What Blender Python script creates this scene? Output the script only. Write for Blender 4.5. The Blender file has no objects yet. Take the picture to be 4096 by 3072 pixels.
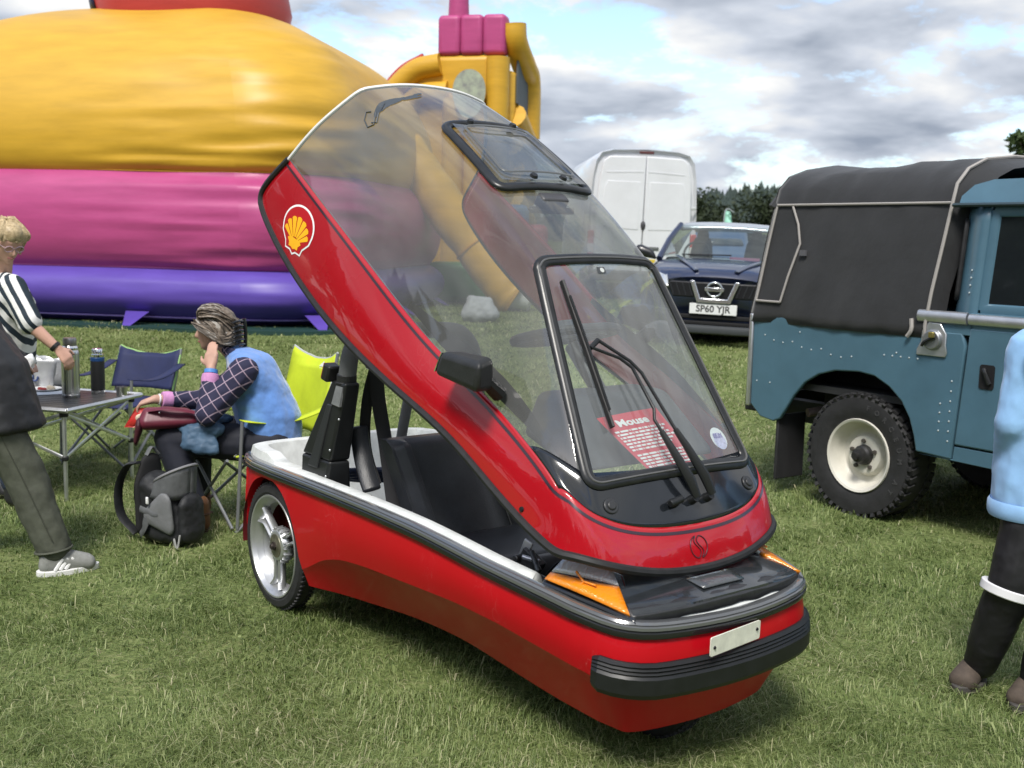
import bpy, bmesh, math, random
import numpy as np
from mathutils import Vector, Matrix, Euler, Quaternion, noise as mnoise
random.seed(7); np.random.seed(7)
R_ = math.radians
SC = bpy.context.scene
COL = SC.collection

# ------------------------------------------------------------ camera
CAM_H = 1.623
PITCH = math.atan(581 / 4400.0)
cd = bpy.data.cameras.new('camera'); cam = bpy.data.objects.new('camera', cd); COL.objects.link(cam)
cd.sensor_width = 36.0; cd.lens = 36.0 * 4400 / 4096; cd.clip_start = .05; cd.clip_end = 4000
cam.matrix_world = Matrix.Translation((0, 0, CAM_H)) @ Matrix.Rotation(math.pi / 2 - PITCH, 4, 'X') @ Matrix.Rotation(R_(1.3), 4, 'Z')
cd.dof.use_dof = True; cd.dof.focus_distance = 4.1; cd.dof.aperture_fstop = 4.6
SC.camera = cam

# ------------------------------------------------------------ exposure
SC.view_settings.view_transform = 'Standard'; SC.view_settings.look = 'None'
SC.view_settings.exposure = 0.98; SC.view_settings.gamma = 1.0
SC.view_settings.use_curve_mapping = False
try:
    SC.cycles.max_bounces = 10; SC.cycles.transparent_max_bounces = 16
    SC.cycles.caustics_reflective = False; SC.cycles.caustics_refractive = False
except Exception: pass

# ------------------------------------------------------------ world: sky with broken cumulus
SUN_AZ, SUN_EL = R_(194), R_(55)       # azimuth measured from +Y towards +X
world = bpy.data.worlds.new('World'); SC.world = world; world.use_nodes = True
try: world.cycles.sampling_method = 'MANUAL'; world.cycles.sample_map_resolution = 512
except Exception: pass
wn, wl = world.node_tree.nodes, world.node_tree.links
wn.clear()
def wN(t, **k):
    n = wn.new(t)
    for a, b in k.items(): setattr(n, a, b)
    return n
wout = wN('ShaderNodeOutputWorld')
sky = wN('ShaderNodeTexSky', sky_type='NISHITA', sun_disc=False, sun_elevation=SUN_EL, sun_rotation=SUN_AZ, air_density=1.0, dust_density=1.2, ozone_density=2.0)
bg_sky = wN('ShaderNodeBackground'); bg_sky.inputs[1].default_value = .13
wl.new(sky.outputs[0], bg_sky.inputs[0])
tc = wN('ShaderNodeTexCoord'); sep = wN('ShaderNodeSeparateXYZ'); wl.new(tc.outputs['Generated'], sep.inputs[0])
def wmath(op, a, b=None, clamp=False):
    n = wN('ShaderNodeMath', operation=op, use_clamp=clamp)
    for i, v in enumerate((a, b)):
        if v is None: continue
        if isinstance(v, (int, float)): n.inputs[i].default_value = v
        else: wl.new(v, n.inputs[i])
    return n.outputs[0]
den = wmath('ADD', wmath('MAXIMUM', sep.outputs[2], 0.0), .30)      # clouds shrink towards the horizon
px = wmath('DIVIDE', sep.outputs[0], den); py = wmath('DIVIDE', sep.outputs[1], den); pz = wmath('DIVIDE', wmath('MULTIPLY', sep.outputs[2], 2.1), den)
def deck(dz, scale, detail, rough, seed, dist=.15):
    c = wN('ShaderNodeCombineXYZ'); wl.new(wmath('ADD', px, seed), c.inputs[0]); wl.new(py, c.inputs[1]); wl.new(wmath('ADD', pz, dz), c.inputs[2])
    n = wN('ShaderNodeTexNoise'); n.inputs['Scale'].default_value = scale; n.inputs['Detail'].default_value = detail; n.inputs['Roughness'].default_value = rough
    n.inputs['Distortion'].default_value = dist
    wl.new(c.outputs[0], n.inputs['Vector']); return n.outputs[0]
SEED = 11.3
d0 = deck(0, 2.1, 8, .64, SEED); d1 = deck(.085, 2.1, 4, .5, SEED); db = deck(0, .8, 2, .5, SEED + 5)
dens = wmath('ADD', wmath('MULTIPLY', d0, .8), wmath('MULTIPLY', db, .42))
mr = wN('ShaderNodeMapRange', interpolation_type='SMOOTHSTEP'); wl.new(dens, mr.inputs[0]); mr.inputs[1].default_value = .525; mr.inputs[2].default_value = .600
# near the horizon the gaps between clouds close up
hz = wN('ShaderNodeMapRange'); wl.new(sep.outputs[2], hz.inputs[0]); hz.inputs[1].default_value = 0; hz.inputs[2].default_value = .09; hz.inputs[3].default_value = .8; hz.inputs[4].default_value = 0
mask = wmath('MAXIMUM', mr.outputs[0], hz.outputs[0], True)
lit = wmath('ADD', wmath('MULTIPLY', wmath('SUBTRACT', d0, d1), 3.2), .55)
thick = wN('ShaderNodeMapRange'); wl.new(dens, thick.inputs[0]); thick.inputs[1].default_value = .56; thick.inputs[2].default_value = .78; thick.inputs[3].default_value = .20; thick.inputs[4].default_value = -.42
tone = wmath('ADD', lit, thick.outputs[0], True)
ramp = wN('ShaderNodeValToRGB'); wl.new(tone, ramp.inputs[0])
ramp.color_ramp.elements[0].position = .10; ramp.color_ramp.elements[0].color = (.245, .285, .355, 1)
ramp.color_ramp.elements[1].position = .88; ramp.color_ramp.elements[1].color = (.80, .795, .775, 1)
e = ramp.color_ramp.elements.new(.5); e.color = (.49, .53, .60, 1)
bg_cl = wN('ShaderNodeBackground'); wl.new(ramp.outputs[0], bg_cl.inputs[0]); bg_cl.inputs[1].default_value = .68
mx = wN('ShaderNodeMixShader'); wl.new(mask, mx.inputs[0]); wl.new(bg_sky.outputs[0], mx.inputs[1]); wl.new(bg_cl.outputs[0], mx.inputs[2])
wl.new(mx.outputs[0], wout.inputs[0])

# ------------------------------------------------------------ sun behind thin cloud
sd = bpy.data.lights.new('sun', 'SUN'); sd.energy = 2.1; sd.angle = R_(16); sd.color = (1, .955, .89)
sun = bpy.data.objects.new('sun', sd); COL.objects.link(sun)
to_sun = Vector((math.sin(SUN_AZ) * math.cos(SUN_EL), math.cos(SUN_AZ) * math.cos(SUN_EL), math.sin(SUN_EL)))
sun.rotation_euler = (-to_sun).to_track_quat('-Z', 'Y').to_euler(); sun.location = (4, 8, 12)

# ------------------------------------------------------------ helpers: materials
MATS = {}
def mat(name, col, rough=.5, metal=0., coat=0., spec=.5, var=0., vs=6., bump=0., bs=40., sheen=0., trans=0., ior=1.45, alpha=1., var2=None, emit=None, stretch=None, coatr=.05):
    if name in MATS: return MATS[name]
    m = bpy.data.materials.new(name); m.use_nodes = True; MATS[name] = m
    nt = m.node_tree; b = nt.nodes['Principled BSDF']
    b.inputs['Base Color'].default_value = (*col, 1); b.inputs['Roughness'].default_value = rough; b.inputs['Metallic'].default_value = metal
    b.inputs['Coat Weight'].default_value = coat; b.inputs['Coat Roughness'].default_value = coatr; b.inputs['Specular IOR Level'].default_value = spec
    b.inputs['Sheen Weight'].default_value = sheen; b.inputs['Transmission Weight'].default_value = trans; b.inputs['IOR'].default_value = ior; b.inputs['Alpha'].default_value = alpha
    if emit: b.inputs['Emission Color'].default_value = (*emit, 1); b.inputs['Emission Strength'].default_value = 1
    vec = None
    if var or bump:
        t = nt.nodes.new('ShaderNodeTexCoord'); vec = t.outputs['Object']
        if stretch:
            mp = nt.nodes.new('ShaderNodeMapping'); mp.inputs['Scale'].default_value = stretch; nt.links.new(vec, mp.inputs[0]); vec = mp.outputs[0]
    if var:
        n = nt.nodes.new('ShaderNodeTexNoise'); n.inputs['Scale'].default_value = vs; n.inputs['Detail'].default_value = 6; n.inputs['Roughness'].default_value = .62
        nt.links.new(vec, n.inputs['Vector'])
        r = nt.nodes.new('ShaderNodeValToRGB'); nt.links.new(n.outputs[0], r.inputs[0])
        c2 = var2 or tuple(min(1, c * (1 + var)) for c in col)
        r.color_ramp.elements[0].position = .32; r.color_ramp.elements[0].color = (*[c * (1 - var) for c in col], 1)
        r.color_ramp.elements[1].position = .68; r.color_ramp.elements[1].color = (*c2, 1)
        nt.links.new(r.outputs[0], b.inputs['Base Color'])
        rr = nt.nodes.new('ShaderNodeMapRange'); nt.links.new(n.outputs[0], rr.inputs[0]); rr.inputs[3].default_value = max(0, rough * .82); rr.inputs[4].default_value = min(1, rough * 1.2)
        nt.links.new(rr.outputs[0], b.inputs['Roughness'])
    if bump:
        n2 = nt.nodes.new('ShaderNodeTexNoise'); n2.inputs['Scale'].default_value = bs; n2.inputs['Detail'].default_value = 5
        nt.links.new(vec, n2.inputs['Vector'])
        bp = nt.nodes.new('ShaderNodeBump'); bp.inputs['Strength'].default_value = bump; bp.inputs['Distance'].default_value = .01
        nt.links.new(n2.outputs[0], bp.inputs['Height']); nt.links.new(bp.outputs[0], b.inputs['Normal'])
    return m
def glassmat(name, tint, ior=1.5, haze=0., rough=.015, hazecol=(.5, .5, .5), smear=0.):
    """thin sheet: tinted transparency plus Fresnel mirror plus a pale diffuse haze: some dust, some painted-in sky reflection"""
    if name in MATS: return MATS[name]
    m = bpy.data.materials.new(name); m.use_nodes = True; MATS[name] = m
    nt = m.node_tree; nt.nodes.clear(); N = nt.nodes.new; L = nt.links.new
    o = N('ShaderNodeOutputMaterial'); tr = N('ShaderNodeBsdfTransparent'); tr.inputs[0].default_value = (*tint, 1)
    gl = N('ShaderNodeBsdfGlossy'); gl.inputs[0].default_value = (1, 1, 1, 1); gl.inputs[1].default_value = rough
    fr = N('ShaderNodeFresnel'); geo = N('ShaderNodeNewGeometry'); im = N('ShaderNodeMapRange'); L(geo.outputs['Backfacing'], im.inputs[0]); im.inputs[3].default_value = ior; im.inputs[4].default_value = 1 / ior; L(im.outputs[0], fr.inputs[0]); fac = fr.outputs[0]      # same mirror strength from both sides of the sheet
    if haze:
        df = N('ShaderNodeBsdfDiffuse'); df.inputs[0].default_value = (*hazecol, 1)
        t = N('ShaderNodeTexCoord'); n = N('ShaderNodeTexNoise'); n.inputs['Scale'].default_value = 5; n.inputs['Detail'].default_value = 8
        mp = N('ShaderNodeMapping'); mp.inputs['Scale'].default_value = (1, 3.5, .6); L(t.outputs['Object'], mp.inputs[0]); L(mp.outputs[0], n.inputs['Vector'])
        r = N('ShaderNodeMapRange'); L(n.outputs[0], r.inputs[0]); r.inputs[1].default_value = .3; r.inputs[2].default_value = .75; r.inputs[3].default_value = haze * .75; r.inputs[4].default_value = haze * 1.3
        mh = N('ShaderNodeMixShader'); L(r.outputs[0], mh.inputs[0]); L(tr.outputs[0], mh.inputs[1]); L(df.outputs[0], mh.inputs[2]); base = mh.outputs[0]
    else: base = tr.outputs[0]
    mxs = N('ShaderNodeMixShader'); L(fac, mxs.inputs[0]); L(base, mxs.inputs[1]); L(gl.outputs[0], mxs.inputs[2]); L(mxs.outputs[0], o.inputs[0])
    return m

# ------------------------------------------------------------ helpers: meshes
class MB:
    def __init__(s): s.v = []; s.f = []; s.m = []
    def add(s, vs, fs, mi=0, T=None):
        o = len(s.v)
        s.v += [tuple(T @ Vector(p)) if T is not None else tuple(p) for p in vs]
        s.f += [tuple(i + o for i in f) for f in fs]; s.m += [mi] * len(fs); return s
    def box(s, c, d, rot=None, mi=0):
        x, y, z = d[0] / 2, d[1] / 2, d[2] / 2
        T = Matrix.Translation(c) @ (Euler(rot).to_matrix().to_4x4() if rot is not None and not isinstance(rot, Matrix) else (rot or Matrix.Identity(4)))
        return s.add([(a * x, b * y, c_ * z) for a in (-1, 1) for b in (-1, 1) for c_ in (-1, 1)],
              [(0, 1, 3, 2), (4, 6, 7, 5), (0, 4, 5, 1), (2, 3, 7, 6), (0, 2, 6, 4), (1, 5, 7, 3)], mi, T)
    def hexa(s, p, mi=0):      # 8 points: bottom 4 ccw, top 4 ccw
        return s.add(p, [(3, 2, 1, 0), (4, 5, 6, 7), (0, 1, 5, 4), (1, 2, 6, 5), (2, 3, 7, 6), (3, 0, 4, 7)], mi)
    def tube(s, pts, r, n=10, closed=False, mi=0, caps=True, flat=None):
        P = [Vector(p) for p in pts]; k = len(P); rr = r if isinstance(r, (list, tuple)) else [r] * k
        tang = []
        for i in range(k):
            a = P[(i - 1) % k] if closed or i > 0 else P[i]; b = P[(i + 1) % k] if closed or i < k - 1 else P[i]
            tang.append((b - a).normalized())
        u = tang[0].orthogonal().normalized()
        vs, fs = [], []
        for i in range(k):
            t = tang[i]
            if flat is not None: u = Vector(flat[i]) if isinstance(flat, list) else Vector(flat)
            u = (u - t * t.dot(u)).normalized(); w = t.cross(u)
            for j in range(n):
                a = 2 * math.pi * j / n
                q = rr[i]
                if isinstance(q, (tuple, list)): vs.append(P[i] + u * (math.cos(a) * q[0]) + w * (math.sin(a) * q[1]))
                else: vs.append(P[i] + (u * math.cos(a) + w * math.sin(a)) * q)
        for i in range(k if closed else k - 1):
            for j in range(n):
                a, b = i * n + j, i * n + (j + 1) % n; c, d = ((i + 1) % k) * n + (j + 1) % n, ((i + 1) % k) * n + j
                fs.append((a, b, c, d))
        if caps and not closed: fs += [tuple(range(n))[::-1], tuple(range((k - 1) * n, k * n))]
        return s.add(vs, fs, mi)
    def cyl(s, a, b, r, r2=None, n=16, mi=0): return s.tube([a, b], [r, r if r2 is None else r2], n, mi=mi)
    def lathe(s, prof, n=32, T=None, mi=0, a0=0, a1=2 * math.pi):    # prof (r,z)
        full = abs(a1 - a0 - 2 * math.pi) < 1e-6; k = n if full else n + 1; vs, fs = [], []
        for r, z in prof:
            for j in range(k):
                a = a0 + (a1 - a0) * j / n; vs.append((r * math.cos(a), r * math.sin(a), z))
        for i in range(len(prof) - 1):
            for j in range(n):
                j2 = (j + 1) % k if full else j + 1
                fs.append((i * k + j, i * k + j2, (i + 1) * k + j2, (i + 1) * k + j))
        return s.add(vs, fs, mi, T)
    def grid(s, P, mi=0, closed_u=False, T=None):     # P[i][j]
        a, b = len(P), len(P[0]); vs = [p for row in P for p in row]; fs = []
        for i in range(a - (0 if closed_u else 1)):
            for j in range(b - 1):
                i2 = (i + 1) % a; fs.append((i * b + j, i * b + j + 1, i2 * b + j + 1, i2 * b + j))
        return s.add(vs, fs, mi, T)
    def prism(s, poly, z0, z1, T=None, mi=0):
        n = len(poly); vs = [(x, y, z0) for x, y in poly] + [(x, y, z1) for x, y in poly]
        fs = [tuple(range(n))[::-1], tuple(range(n, 2 * n))] + [(i, (i + 1) % n, n + (i + 1) % n, n + i) for i in range(n)]
        return s.add(vs, fs, mi, T)
    def ball(s, c, r, n=12, T=None, mi=0):
        r = r if isinstance(r, (tuple, list)) else (r, r, r); prof = []
        vs, fs = [], []
        for i in range(n + 1):
            p = math.pi * i / n
            for j in range(2 * n):
                a = math.pi * j / n; vs.append((c[0] + r[0] * math.sin(p) * math.cos(a), c[1] + r[1] * math.sin(p) * math.sin(a), c[2] - r[2] * math.cos(p)))
        for i in range(n):
            for j in range(2 * n): fs.append((i * 2 * n + j, i * 2 * n + (j + 1) % (2 * n), (i + 1) * 2 * n + (j + 1) % (2 * n), (i + 1) * 2 * n + j))
        return s.add(vs, fs, mi, T)
    def hull(s, sph, mi=0, n=7):     # convex hull of spheres [(point, radius or (rx,ry,rz))]
        bm = bmesh.new()
        for p, r in sph:
            r = r if isinstance(r, (tuple, list)) else (r, r, r)
            for i in range(n + 1):
                a = math.pi * i / n; k = 1 if i in (0, n) else 2 * n
                for j in range(k):
                    b = 2 * math.pi * j / k
                    bm.verts.new((p[0] + r[0] * math.sin(a) * math.cos(b), p[1] + r[1] * math.sin(a) * math.sin(b), p[2] + r[2] * math.cos(a)))
        res = bmesh.ops.convex_hull(bm, input=bm.verts)
        dead = list({v for v in res['geom_interior'] + res['geom_unused'] if isinstance(v, bmesh.types.BMVert)})
        bmesh.ops.delete(bm, geom=[v for v in dead if v.is_valid], context='VERTS')
        bm.verts.index_update(); o = len(s.v)
        s.v += [tuple(v.co) for v in bm.verts]; fs = [tuple(v.index + o for v in f.verts) for f in bm.faces]
        s.f += fs; s.m += [mi] * len(fs); bm.free(); return s
def obj(name, mb, mats, parent=None, smooth=35, bevel=0, sub=0, solid=0, remesh=0, rsm=2, loc=None, rot=None, seg=2, disp=None, soff=-1):
    me = mb if isinstance(mb, bpy.types.Mesh) else bpy.data.meshes.new(name)
    mats = mats if isinstance(mats, (list, tuple)) else [mats]
    if not isinstance(mb, bpy.types.Mesh):
        me.from_pydata(mb.v, [], mb.f)
        if len(mats) > 1: me.polygons.foreach_set('material_index', mb.m)
        me.validate(); bm = bmesh.new(); bm.from_mesh(me); bmesh.ops.recalc_face_normals(bm, faces=bm.faces); bm.to_mesh(me); bm.free()
        for m in mats: me.materials.append(m)
    if smooth:
        me.shade_smooth()
        if smooth < 180: me.set_sharp_from_angle(angle=R_(smooth))
    o = bpy.data.objects.new(name, me); COL.objects.link(o)
    if parent: o.parent = parent
    if loc is not None: o.location = loc
    if rot is not None: o.rotation_euler = rot
    if bevel: b = o.modifiers.new('b', 'BEVEL'); b.width = bevel; b.segments = seg; b.limit_method = 'ANGLE'; b.angle_limit = R_(35)
    if remesh:
        r = o.modifiers.new('r', 'REMESH'); r.mode = 'VOXEL'; r.voxel_size = remesh; r.use_smooth_shade = True
        q = o.modifiers.new('s', 'SMOOTH'); q.factor = .5; q.iterations = rsm * 3
    if sub: b = o.modifiers.new('u', 'SUBSURF'); b.levels = b.render_levels = sub
    if disp:
        t = bpy.data.textures.new(name + '_tex', 'CLOUDS'); t.noise_scale = disp[0]; d = o.modifiers.new('d', 'DISPLACE'); d.texture = t; d.strength = disp[1]; d.mid_level = .5; d.texture_coords = 'LOCAL'
    if solid: b = o.modifiers.new('t', 'SOLIDIFY'); b.thickness = solid; b.offset = soff
    return o
def tag(o, label, cat=None, group=None, kind=None):
    if label: o['label'] = label
    if cat: o['category'] = cat
    if group: o['group'] = group
    if kind: o['kind'] = kind
    return o
def thing(name, label, cat, loc=(0, 0, 0), rotz=0, group=None, rot=None):
    o = bpy.data.objects.new(name, None); COL.objects.link(o); o.location = loc; o.rotation_euler = rot or (0, 0, rotz); o.empty_display_size = .1
    return tag(o, label, cat, group)
def text_mb(txt, size, T, depth=.001, align='CENTER', bold=0., sx=1.):
    c = bpy.data.curves.new('txt', 'FONT'); c.body = txt; c.size = size; c.extrude = depth; c.align_x = align; c.align_y = 'CENTER'; c.offset = bold; c.resolution_u = 3
    o = bpy.data.objects.new('txt', c); COL.objects.link(o); dg = bpy.context.evaluated_depsgraph_get()
    me = bpy.data.meshes.new_from_object(o.evaluated_get(dg)); mb = MB()
    mb.add([(v.co.x * sx, v.co.y, v.co.z) for v in me.vertices], [tuple(p.vertices) for p in me.polygons], 0, T)
    bpy.data.objects.remove(o); bpy.data.curves.remove(c); bpy.data.meshes.remove(me); return mb
def ax_frame(o, x, y):          # matrix with given origin and x / y directions
    x = Vector(x).normalized(); y = Vector(y); y = (y - x * x.dot(y)).normalized(); z = x.cross(y)
    return Matrix(((x.x, y.x, z.x, o[0]), (x.y, y.y, z.y, o[1]), (x.z, y.z, z.z, o[2]), (0, 0, 0, 1)))
def smf(xs, ys, s=.04):         # smooth interpolation through a table
    g = np.linspace(xs[0], xs[-1], 1200); y = np.interp(g, xs, ys); w = max(1, int(s / (g[1] - g[0])))
    k = np.exp(-.5 * (np.arange(-3 * w, 3 * w + 1) / w) ** 2); k /= k.sum()
    yp = np.concatenate([2 * y[0] - y[3 * w:0:-1], y, 2 * y[-1] - y[-2:-3 * w - 2:-1]]); y2 = np.convolve(yp, k, 'valid')
    return lambda x: float(np.interp(x, g, y2))
def rrect(w, h, r, n=6):        # rounded rectangle outline
    out = []
    for cx, cy, a in ((w / 2 - r, h / 2 - r, 0), (-w / 2 + r, h / 2 - r, 90), (-w / 2 + r, -h / 2 + r, 180), (w / 2 - r, -h / 2 + r, 270)):
        for i in range(n + 1): t = R_(a + 90 * i / n); out.append((cx + r * math.cos(t), cy + r * math.sin(t)))
    return out
def rquad(c, rad, n=6):         # rounded 3d quad: corner points in order, radius
    out = []; c = [Vector(p) for p in c]; k = len(c)
    for i in range(k):
        p, a, b = c[i], c[i - 1], c[(i + 1) % k]; u = (a - p).normalized(); v = (b - p).normalized(); s, e = p + u * rad, p + v * rad
        for j in range(n + 1): t = j / n; out.append(s * (1 - t) ** 2 + p * 2 * t * (1 - t) + e * t * t)
    return out
def spl(pts, n=8, closed=False):   # Catmull-Rom
    P = [Vector(p) for p in pts]; k = len(P); out = []
    for i in range(k if closed else k - 1):
        p0 = P[(i - 1) % k] if closed or i else P[0] * 2 - P[1]; p1 = P[i]; p2 = P[(i + 1) % k]; p3 = P[(i + 2) % k] if closed or i + 2 < k else P[-1] * 2 - P[-2]
        for j in range(n):
            t = j / n; out.append(.5 * ((2 * p1) + (p2 - p0) * t + (2 * p0 - 5 * p1 + 4 * p2 - p3) * t * t + (3 * p1 - p0 - 3 * p2 + p3) * t ** 3))
    if not closed: out.append(P[-1])
    return out
# common materials
BLACK = mat('black_plastic', (.012, .013, .014), .42, bump=.08, bs=300)
RUBBER = mat('black_rubber', (.014, .014, .015), .55, var=.3, vs=30)
GLOSSB = mat('gloss_black', (.010, .012, .015), .12, coat=.6)
STEEL = mat('brushed_steel', (.55, .55, .55), .28, metal=1., var=.15, vs=20, stretch=(1, 1, .05))
CHROME = mat('chrome', (.75, .75, .76), .12, metal=1.)
ALU = mat('aluminium', (.62, .63, .65), .38, metal=.9, var=.1, vs=14)
WHITE = mat('white_print', (.82, .82, .82), .5)
DARKGAP = mat('dark_gap', (.006, .006, .007), .8)

# ------------------------------------------------------------ terrain
def gz(x, y):
    """height of the field: level round the cars, then rising gently to the back"""
    t = min(max((y - 7.2) / 6.3, 0), 1); t = t * t * (3 - 2 * t)
    far = max(0, y - 40) * .004
    return .50 * t + min(.25, max(0, y - 13.5) * .012) + far
def ground_mesh():
    ys = np.concatenate([np.linspace(-30, 0, 7)[:-1], np.linspace(0, 20, 61)[:-1], np.linspace(20, 80, 25)[:-1], np.geomspace(80, 2400, 16)])
    mb = MB(); P = []
    for y in ys:
        hw = 40 + abs(y) * 1.6
        xs = np.concatenate([np.linspace(-hw, -9, 7)[:-1], np.linspace(-9, 9, 49)[:-1], np.linspace(9, hw, 7)])
        P.append([(x, y, gz(x, y) + .012 * mnoise.noise((x * .9, y * .9, 0))) for x in xs])
    return mb.grid(P)
gm = bpy.data.materials.new('turf'); gm.use_nodes = True; nt = gm.node_tree; b = nt.nodes['Principled BSDF']; b.inputs['Roughness'].default_value = .95; b.inputs['Specular IOR Level'].default_value = .1
t = nt.nodes.new('ShaderNodeTexCoord'); n1 = nt.nodes.new('ShaderNodeTexNoise'); n1.inputs['Scale'].default_value = 1.6; n1.inputs['Detail'].default_value = 8; n1.inputs['Roughness'].default_value = .7
n2 = nt.nodes.new('ShaderNodeTexNoise'); n2.inputs['Scale'].default_value = 38; n2.inputs['Detail'].default_value = 6
nt.links.new(t.outputs['Object'], n1.inputs['Vector']); nt.links.new(t.outputs['Object'], n2.inputs['Vector'])
ad = nt.nodes.new('ShaderNodeMath'); ad.operation = 'ADD'; nt.links.new(n1.outputs[0], ad.inputs[0]); nt.links.new(n2.outputs[0], ad.inputs[1])
r = nt.nodes.new('ShaderNodeValToRGB'); nt.links.new(ad.outputs[0], r.inputs[0])
ad2 = nt.nodes.new('ShaderNodeMath'); ad2.operation = 'MULTIPLY'; ad2.inputs[1].default_value = .5; nt.links.new(ad.outputs[0], ad2.inputs[0]); nt.links.new(ad2.outputs[0], r.inputs[0])
r.color_ramp.elements[0].position = .33; r.color_ramp.elements[0].color = (.050, .066, .022, 1)
r.color_ramp.elements[1].position = .70; r.color_ramp.elements[1].color = (.26, .26, .125, 1)
e = r.color_ramp.elements.new(.5); e.color = (.140, .180, .062, 1)
nt.links.new(r.outputs[0], b.inputs['Base Color'])
bp = nt.nodes.new('ShaderNodeBump'); bp.inputs['Strength'].default_value = .8; bp.inputs['Distance'].default_value = .03; nt.links.new(n2.outputs[0], bp.inputs['Height']); nt.links.new(bp.outputs[0], b.inputs['Normal'])
tag(obj('ground', ground_mesh(), gm, smooth=180), 'mown green field of grass', None, None, 'structure')
# ------------------------------------------------------------ grass blades (one mass nobody could count)
def grass():
    rng = np.random.default_rng(3)
    # wedge of field in front of the standing point; thinner and coarser with distance
    N = 640000
    Y = 2.9 * 9.0 ** (rng.random(N) ** 1.30)          # 2.9 .. 26 m
    X = (rng.random(N) * 2 - 1) * (Y * .56 + .9)
    gzv = np.vectorize(gz)(0, Y) + .012 * 0
    # clumping: drop some blades where a coarse noise is low
    cl = np.array([mnoise.noise((x * 3.1, y * 3.1, 1.7)) * .6 + mnoise.noise((x * 9, y * 9, 4)) * .4 for x, y in zip(X, Y)])
    keep = rng.random(N) < np.clip(.72 + cl * .9, .25, 1); X, Y, gzv, cl = X[keep], Y[keep], gzv[keep], cl[keep]; n = len(X)
    lod = np.clip(Y / 4.2, .8, 5.0)
    h = (.021 + .032 * rng.random(n) ** 1.5) * (1 + .5 * cl) * (1 + .06 * np.minimum(lod, 3)); w = (.0020 + .0025 * rng.random(n)) * lod; broad = rng.random(n) < .012; w = np.where(broad, w * 3.6, w)
    a = rng.random(n) * 2 * np.pi; lean = np.where(rng.random(n) < .74, .95 + .60 * rng.random(n), .2 + .8 * rng.random(n))
    long_ = rng.random(n) < .05; h = np.where(long_, h * 1.6 + .01, h); lean = np.where(long_, 1.05 + .45 * rng.random(n), lean)      # flattened long stems
    # locally combed direction
    a2 = np.array([mnoise.noise((x * 1.3, y * 1.3, 9)) for x, y in zip(X, Y)]) * 6; a = np.where(rng.random(n) < .5, a2 + rng.normal(0, .5, n), a)
    d = np.stack([np.cos(a), np.sin(a)], -1); s = np.stack([-np.sin(a), np.cos(a)], -1) * w[:, None] * .5
    base = np.stack([X, Y, gzv - .006], -1)
    V = np.zeros((n, 5, 3)); k1, k2 = .55, 1.0
    mid = base.copy(); mid[:, :2] += d * (h * np.sin(lean) * .35)[:, None]; mid[:, 2] += h * (.5 * np.cos(lean * .5) + .12)
    tip = base.copy(); tip[:, :2] += d * (h * np.sin(lean) * 1.25)[:, None]; tip[:, 2] += h * np.clip(np.cos(lean), .12, 1) * 1.0
    V[:, 0] = base; V[:, 0, :2] -= s; V[:, 1] = base; V[:, 1, :2] += s
    V[:, 2] = mid; V[:, 2, :2] += s * .8; V[:, 3] = mid; V[:, 3, :2] -= s * .8; V[:, 4] = tip
    me = bpy.data.meshes.new('grass'); me.vertices.add(n * 5); me.vertices.foreach_set('co', V.ravel())
    o = np.arange(n) * 5
    loops = np.stack([o, o + 1, o + 2, o + 3, o + 3, o + 2, o + 4], -1).ravel()
    me.loops.add(n * 7); me.loops.foreach_set('vertex_index', loops.astype(np.int32))
    ls = np.stack([np.arange(n) * 7, np.arange(n) * 7 + 4], -1).ravel(); me.polygons.add(n * 2); me.polygons.foreach_set('loop_start', ls.astype(np.int32))
    at = me.attributes.new('rnd', 'FLOAT', 'POINT')
    patch = np.array([mnoise.noise((x * .8, y * .8, 20)) for x, y in zip(X, Y)])
    rnd = np.clip(rng.random(n) * .85 + patch * .28 + cl * .05, 0, 1); dry = rng.random(n) < .022 + .05 * (patch > .2); rnd = np.where(dry, 1.0 + rng.random(n) * .3, rnd); rnd = np.where(long_ & ~dry, np.clip(rnd + .25, 0, .95), rnd)
    at.data.foreach_set('value', np.repeat(rnd, 5).astype(np.float32))
    me.update(calc_edges=True)
    m = bpy.data.materials.new('grass_blades'); m.use_nodes = True; nt = m.node_tree; b = nt.nodes['Principled BSDF']
    b.inputs['Roughness'].default_value = .5; b.inputs['Specular IOR Level'].default_value = .35
    an = nt.nodes.new('ShaderNodeAttribute'); an.attribute_name = 'rnd'; r = nt.nodes.new('ShaderNodeValToRGB'); nt.links.new(an.outputs['Fac'], r.inputs[0])
    el = r.color_ramp.elements; el[0].position = 0; el[0].color = (.080, .125, .034, 1); el[1].position = 1; el[1].color = (.50, .48, .29, 1)
    for p, c in ((.3, (.155, .215, .062, 1)), (.6, (.240, .298, .105, 1)), (.85, (.36, .41, .185, 1))): e = el.new(p); e.color = c
    nt.links.new(r.outputs[0], b.inputs['Base Color'])
    tl = nt.nodes.new('ShaderNodeBsdfTranslucent'); nt.links.new(r.outputs[0], tl.inputs[0]); mx = nt.nodes.new('ShaderNodeMixShader'); mx.inputs[0].default_value = .35
    nt.links.new(b.outputs[0], mx.inputs[1]); nt.links.new(tl.outputs[0], mx.inputs[2]); nt.links.new(mx.outputs[0], nt.nodes['Material Output'].inputs[0])
    me.materials.append(m)
    o = bpy.data.objects.new('grass', me); COL.objects.link(o); tag(o, 'short mown grass with dry clippings', None, None, 'stuff')
grass()
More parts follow.
